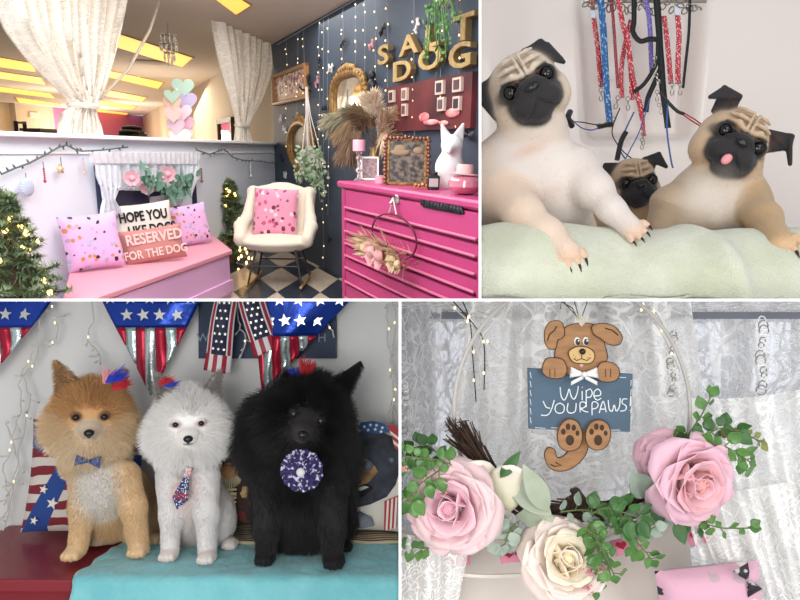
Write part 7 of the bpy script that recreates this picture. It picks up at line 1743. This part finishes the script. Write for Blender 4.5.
m_petal = mat('silk_petal', attr=True, rough=.65, sss=.15, sheen=.2)
def rose(x, y, Y, R, yaw, pitch, label, core, mid, outer, seed, spin=0):
    r = random.Random(seed); c = Q(x, y, Y); A = Matrix.Translation(c) @ rot(rz=yaw) @ rot(rx=90+pitch)      # local z = axis of the bloom, towards the viewer
    r_ = thing('rose', c, label, 'flower', 'silk roses on the wreath'); i = 0
    for ring, (n, rad, open_, h_, w_, cup, curl, cs) in enumerate(((3, .10, -6, .62, .42, 1.5, .05, (core, core)), (4, .20, 6, .70, .60, 1.3, .15, (core, mid)), (5, .32, 24, .78, .78, 1.05, .35, (core, mid)), (5, .42, 46, .86, .95, .85, .55, (mid, outer)), (5, .46, 70, .92, 1.05, .7, .6, (mid, outer)))):
        b = MB()
        for k in range(n):
            a = 360*k/n+ring*37+spin+r.uniform(-10, 10); o = open_+r.uniform(-6, 6)
            M = A @ rot(rz=a) @ T(0, -rad*R*.6, -R*(.30+.02*ring)) @ rot(rx=o)
            petal(b, M, w_*R*r.uniform(.92, 1.08), h_*R*r.uniform(.95, 1.08), cup, curl, cs[0], cs[1], ruff=.03, ph=r.uniform(0, 6))
            i += 1
        b.obj('petal_whorl', m_petal, r_, auto=0, solid=.0008)
    b = MB(M=A); b.ell((0, 0, R*.02), (R*.20, R*.20, R*.26), col=lin(core)); b.obj('bud_heart', m_petal, r_, auto=0)
    return r_
rose(451, 508, .94, .060, -22, -8, 'large pink silk rose at the lower left of the wreath', '#dba3b4', '#e2b7c0', '#e6c6c6', 1)
rose(566, 560, .93, .055, 8, -30, 'pale cream silk rose at the bottom of the wreath', '#ecd9b8', '#eadbc8', '#e9d2cc', 2, 20)
rose(696, 482, .93, .058, 14, 6, 'large pink silk rose on the right side of the wreath', '#dca5a4', '#dfa9b4', '#dfb2c2', 3, 10)
rose(668, 462, .98, .040, -20, 12, 'partly hidden pink silk rose behind the right bloom', '#dfb3b8', '#deb0ba', '#dcaebe', 4, 30)
def big_petals(L, label, cols, Y):
    r_ = thing('rose', Q(*L[0][:2], Y), label, 'flower', 'silk roses on the wreath'); b = MB()
    for x, y, a, w_, h_, rx in L: petal(b, Matrix.Translation(Q(x, y, Y)) @ rot(ry=a) @ rot(rx=rx), w_, h_, .7, .2, *cols)
    b.obj('petal_whorl', m_petal, r_, auto=0, solid=.0008)
big_petals([(484, 510, -10, .040, .075, -10), (480, 526, 40, .038, .075, -20), (500, 508, 20, .035, .070, 0), (478, 500, -40, .03, .06, -14)], 'open cream silk petals between the left rose and the vine', ('#c9c3a4', '#e3d8cc'), .955)

# ------------------------------------------------------------ leaves and sprigs
m_lf = mat('box_leaf', '#3f6a2e', .42, col2='#5f8a44', cscale=25, coat=.15); m_lfd = mat('dark_leaf', '#2f5228', .45, col2='#45703a', cscale=25); m_dust = mat('dusty_leaf', '#7f9180', .7, col2='#a3afa2', cscale=18)
m_stem = mat('sprig_stem', '#5a6a3c', .6); m_lamb = mat('lambs_ear', '#8f9c86', .75, col2='#b4b8a6', cscale=12)
def roundleaf(b, M, r): b.grid([[(r*.92*math.sin(PI*min(.97, .08+.92*v)**.9)*u, -.12*r*(u*u)-.3*r*v*v, r*2*v) for u in np.linspace(-1, 1, 7)] for v in np.linspace(0, 1, 7)], M)
def sprig(L, Y, r, n, m, label, seed, name='leaf_sprig', grp='green sprigs on the wreath', spread=1.0):
    q = random.Random(seed); P = [Q(x, y, Y+dy) for x, y, dy in L]; P = smooth(P, 6) if 'smooth' in globals() else P; r_ = thing(name, P[0], label, 'foliage', grp)
    b = MB(); b.tube(P, .0011, 5); 
    lb = []
    for k in range(n):
        t_ = (k+.5)/n*(len(P)-1); i = min(len(P)-2, int(t_)); p = P[i].lerp(P[i+1], t_-i); d = P[i+1]-P[i]; ang = math.degrees(math.atan2(d.x, d.z))
        side = 1 if k % 2 else -1; a = ang+side*q.uniform(30, 75)*spread; L2 = r*q.uniform(.3, .9); e = p+Vector((math.sin(math.radians(a)), q.uniform(-.5, .1), math.cos(math.radians(a))))*L2
        b.tube([p, e], .0008, 4); lb.append((e, a+q.uniform(-20, 20)))
    lb.append((P[-1], math.degrees(math.atan2((P[-1]-P[-2]).x, (P[-1]-P[-2]).z))))
    b.obj('stem', m_stem, r_)
    for e, a in lb:
        b = MB(); roundleaf(b, Matrix.Translation(e) @ rot(ry=a) @ rot(rx=q.uniform(-50, 25)) @ rot(rz=q.uniform(-35, 35)), r*q.uniform(.65, 1.15)); b.obj('leaf', m, r_, auto=0, solid=.0006)
S_ = sprig
S_([(455, 466, 0), (438, 460, -.02), (420, 458, -.03), (403, 456, -.03)], .95, .010, 12, m_lf, 'green sprig spreading left from above the left rose', 1)
S_([(440, 470, 0), (428, 478, -.02), (414, 490, -.02), (408, 502, -.02)], .94, .011, 11, m_lf, 'green sprig hanging down beside the left rose', 2)
S_([(445, 462, 0), (432, 448, -.01), (424, 446, 0), (412, 448, 0)], .97, .009, 10, m_lfd, 'darker sprig at the upper left edge', 3)
S_([(430, 548, 0), (420, 548, 0), (408, 546, 0)], .97, .008, 6, m_lf, 'small sprig at the bottom left edge', 4)
S_([(680, 448, 0), (690, 432, 0), (702, 414, 0), (711, 396, 0)], .97, .010, 9, m_lf, 'tall green sprig rising above the right rose', 5)
S_([(684, 450, 0), (704, 436, 0), (722, 428, 0), (738, 432, 0)], .96, .010, 12, m_lfd, 'leafy sprig above the right pink rose', 6)
S_([(700, 450, 0), (722, 446, 0), (738, 454, 0), (750, 462, 0)], .95, .011, 12, m_lf, 'round leaved sprig right of the pink rose', 7)
S_([(715, 436, 0), (730, 432, 0), (748, 436, 0), (762, 442, 0)], .98, .006, 14, mat('olive_bud', '#7f8248', .6), 'thin budded sprig pointing right', 8, spread=.7)
S_([(690, 518, 0), (706, 524, 0), (724, 528, 0), (750, 528, 0)], .94, .008, 9, m_lf, 'sprig of small round leaves under the right rose', 9)
S_([(672, 512, 0), (684, 518, 0), (700, 524, 0)], .96, .009, 6, m_lfd, 'short dark sprig under the right rose', 10)
S_([(588, 520, 0), (594, 535, -.02), (604, 552, -.03), (614, 575, -.03)], .92, .010, 13, m_lf, 'green sprig hanging over the cream rose', 11)
S_([(605, 525, 0), (625, 530, -.02), (640, 545, -.02), (652, 560, -.02)], .93, .010, 13, m_lf, 'green sprig spreading right of the cream rose', 12)
S_([(590, 515, 0), (604, 508, -.01), (622, 512, -.02), (640, 518, -.02)], .93, .013, 12, m_lfd, 'broad leaved sprig above the cream rose', 13)
S_([(600, 520, 0), (596, 540, -.01), (600, 565, -.02), (596, 590, -.02)], .935, .009, 14, m_lf, 'long sprig trailing down past the cream rose', 14)
S_([(560, 512, 0), (585, 510, 0), (604, 516, -.01)], .95, .010, 8, m_dust, 'dusty sprig in the middle of the vine', 15)
S_([(625, 520, 0), (645, 516, 0), (665, 512, 0), (680, 510, 0)], .96, .012, 13, m_dust, 'dusty grey green sprig left of the right rose', 16)
S_([(610, 528, 0), (630, 524, 0), (650, 530, 0)], .94, .011, 9, m_dust, 'dusty sprig under the vine', 17)
S_([(520, 520, 0), (510, 530, 0), (505, 545, 0)], .95, .013, 6, m_dust, 'blue grey leaves right of the left rose', 18)
# large soft leaves
for i, (x, y, a, L_, w_, m, lb, rx) in enumerate(((512, 536, -62, .085, .036, m_lamb, 'large soft grey green leaf pointing to the left rose', -15), (552, 516, -52, .10, .030, m_lamb, 'long folded grey leaf above the vine', -10), (548, 512, -28, .085, .030, m_lamb, 'upright grey leaf right of the cream petals', 0),
        (555, 518, -95, .060, .034, m_lamb, 'pale folded leaf pointing left across the vine', -30), (512, 545, -20, .055, .022, m_dust, 'blue grey leaf under the soft leaves', -20), (650, 496, -42, .050, .034, m_dust, 'grey green leaf left of the right rose', 0), (500, 478, 35, .052, .016, m_lfd, 'narrow green leaf beside the vine stub', 0),
        (487, 520, -5, .040, .024, m_lf, 'small bright green leaf tucked in the left rose', -20), (655, 500, 170, .04, .02, m_lfd, 'dark leaf below the right vine', 0), (675, 520, 160, .038, .018, m_lfd, 'dark oval leaf hanging under the right rose', 0))):
    b = MB(); leaf_shape(b, Matrix.Translation(Q(x, y, .955)) @ rot(ry=a) @ rot(rx=rx), L_, w_*1.25, .35, .12, n=9); b.obj('leaf', m, label=lb, cat='leaf', group='single leaves on the wreath', auto=0, solid=.0008, sub=1)
# tiny pink berries
mpb = mat('pink_berry', '#cf8d96', .5)
for i, (x, y, lb) in enumerate(((590, 572, 'cluster of tiny pink buds on the cream rose'), (602, 570, 'cluster of tiny pink buds beside the hanging sprigs'), (587, 588, 'lowest cluster of tiny pink buds'), (403, 468, 'pink buds at the left edge sprig'))):
    b = MB()
    for k in range(22): p = Q(x, y, .90)+rdir(rw, 0)*rw.uniform(.002, .010); b.ell(p, .0016, nu=6, nv=5)
    b.obj('bud_cluster', mpb, label=lb, cat='flower buds', group='pink bud clusters', kind=None, auto=0)

# crystal garlands and light wires
for i, (x, y0, y1, n, lb) in enumerate(((672, 330, 420, 20, 'crystal bead garland hanging inside the right of the hoop'), (762, 320, 420, 20, 'crystal bead garland hanging at the far right'), (404, 385, 440, 10, 'glass ring chain at the left edge'))):
    r_ = thing('bead_garland', Q(x, y0, 1.12), lb, 'bead garland', 'crystal bead garlands'); src = None
    for k in range(n):
        y = y0+(y1-y0)*k/n; p = Q(x+2*math.sin(k*.7), y, 1.12)
        b = MB(); R_ = (.0068 if i else .005)*(1+.3*math.sin(k)); b.tube([p+Vector((R_*math.cos(a), .001*math.sin(2*a), R_*math.sin(a))) for a in np.linspace(0, 2*PI, 12)[:-1]], .0011, 5, closed=True); b.obj('ring', m_crys4, r_) if False else b.obj('ring', m_steel if 'm_steel' in globals() and k % 3 else m_chalk, r_)
for pts, lb in (([(436, 296), (462, 315), (480, 335), (498, 352)], 'grey light wire crossing the hoop at the upper left'), ([(450, 298), (474, 325), (484, 345), (484, 390)], 'thin wire hanging from the hoop at the left'), ([(462, 300), (470, 322), (473, 360), (476, 402)], 'second thin wire beside the hanging one'), ([(628, 298), (648, 316), (662, 334), (680, 372)], 'light wire running down along the right of the hoop'), ([(630, 300), (655, 312), (668, 336), (674, 330)], 'looped wire at the upper right of the hoop')):
    P = smooth([Q(x, y, 1.05) for x, y in pts], 6) if 'smooth' in globals() else [Q(x, y, 1.05) for x, y in pts]
    strand(P, Matrix(), 3, rw, lb, 'fairy light wires in the hoop', .0010, .0022, mw=m_bw if 'thin' in lb else m_hoop, mb_=m_fb, jit=.002)
CLIP[:] = []
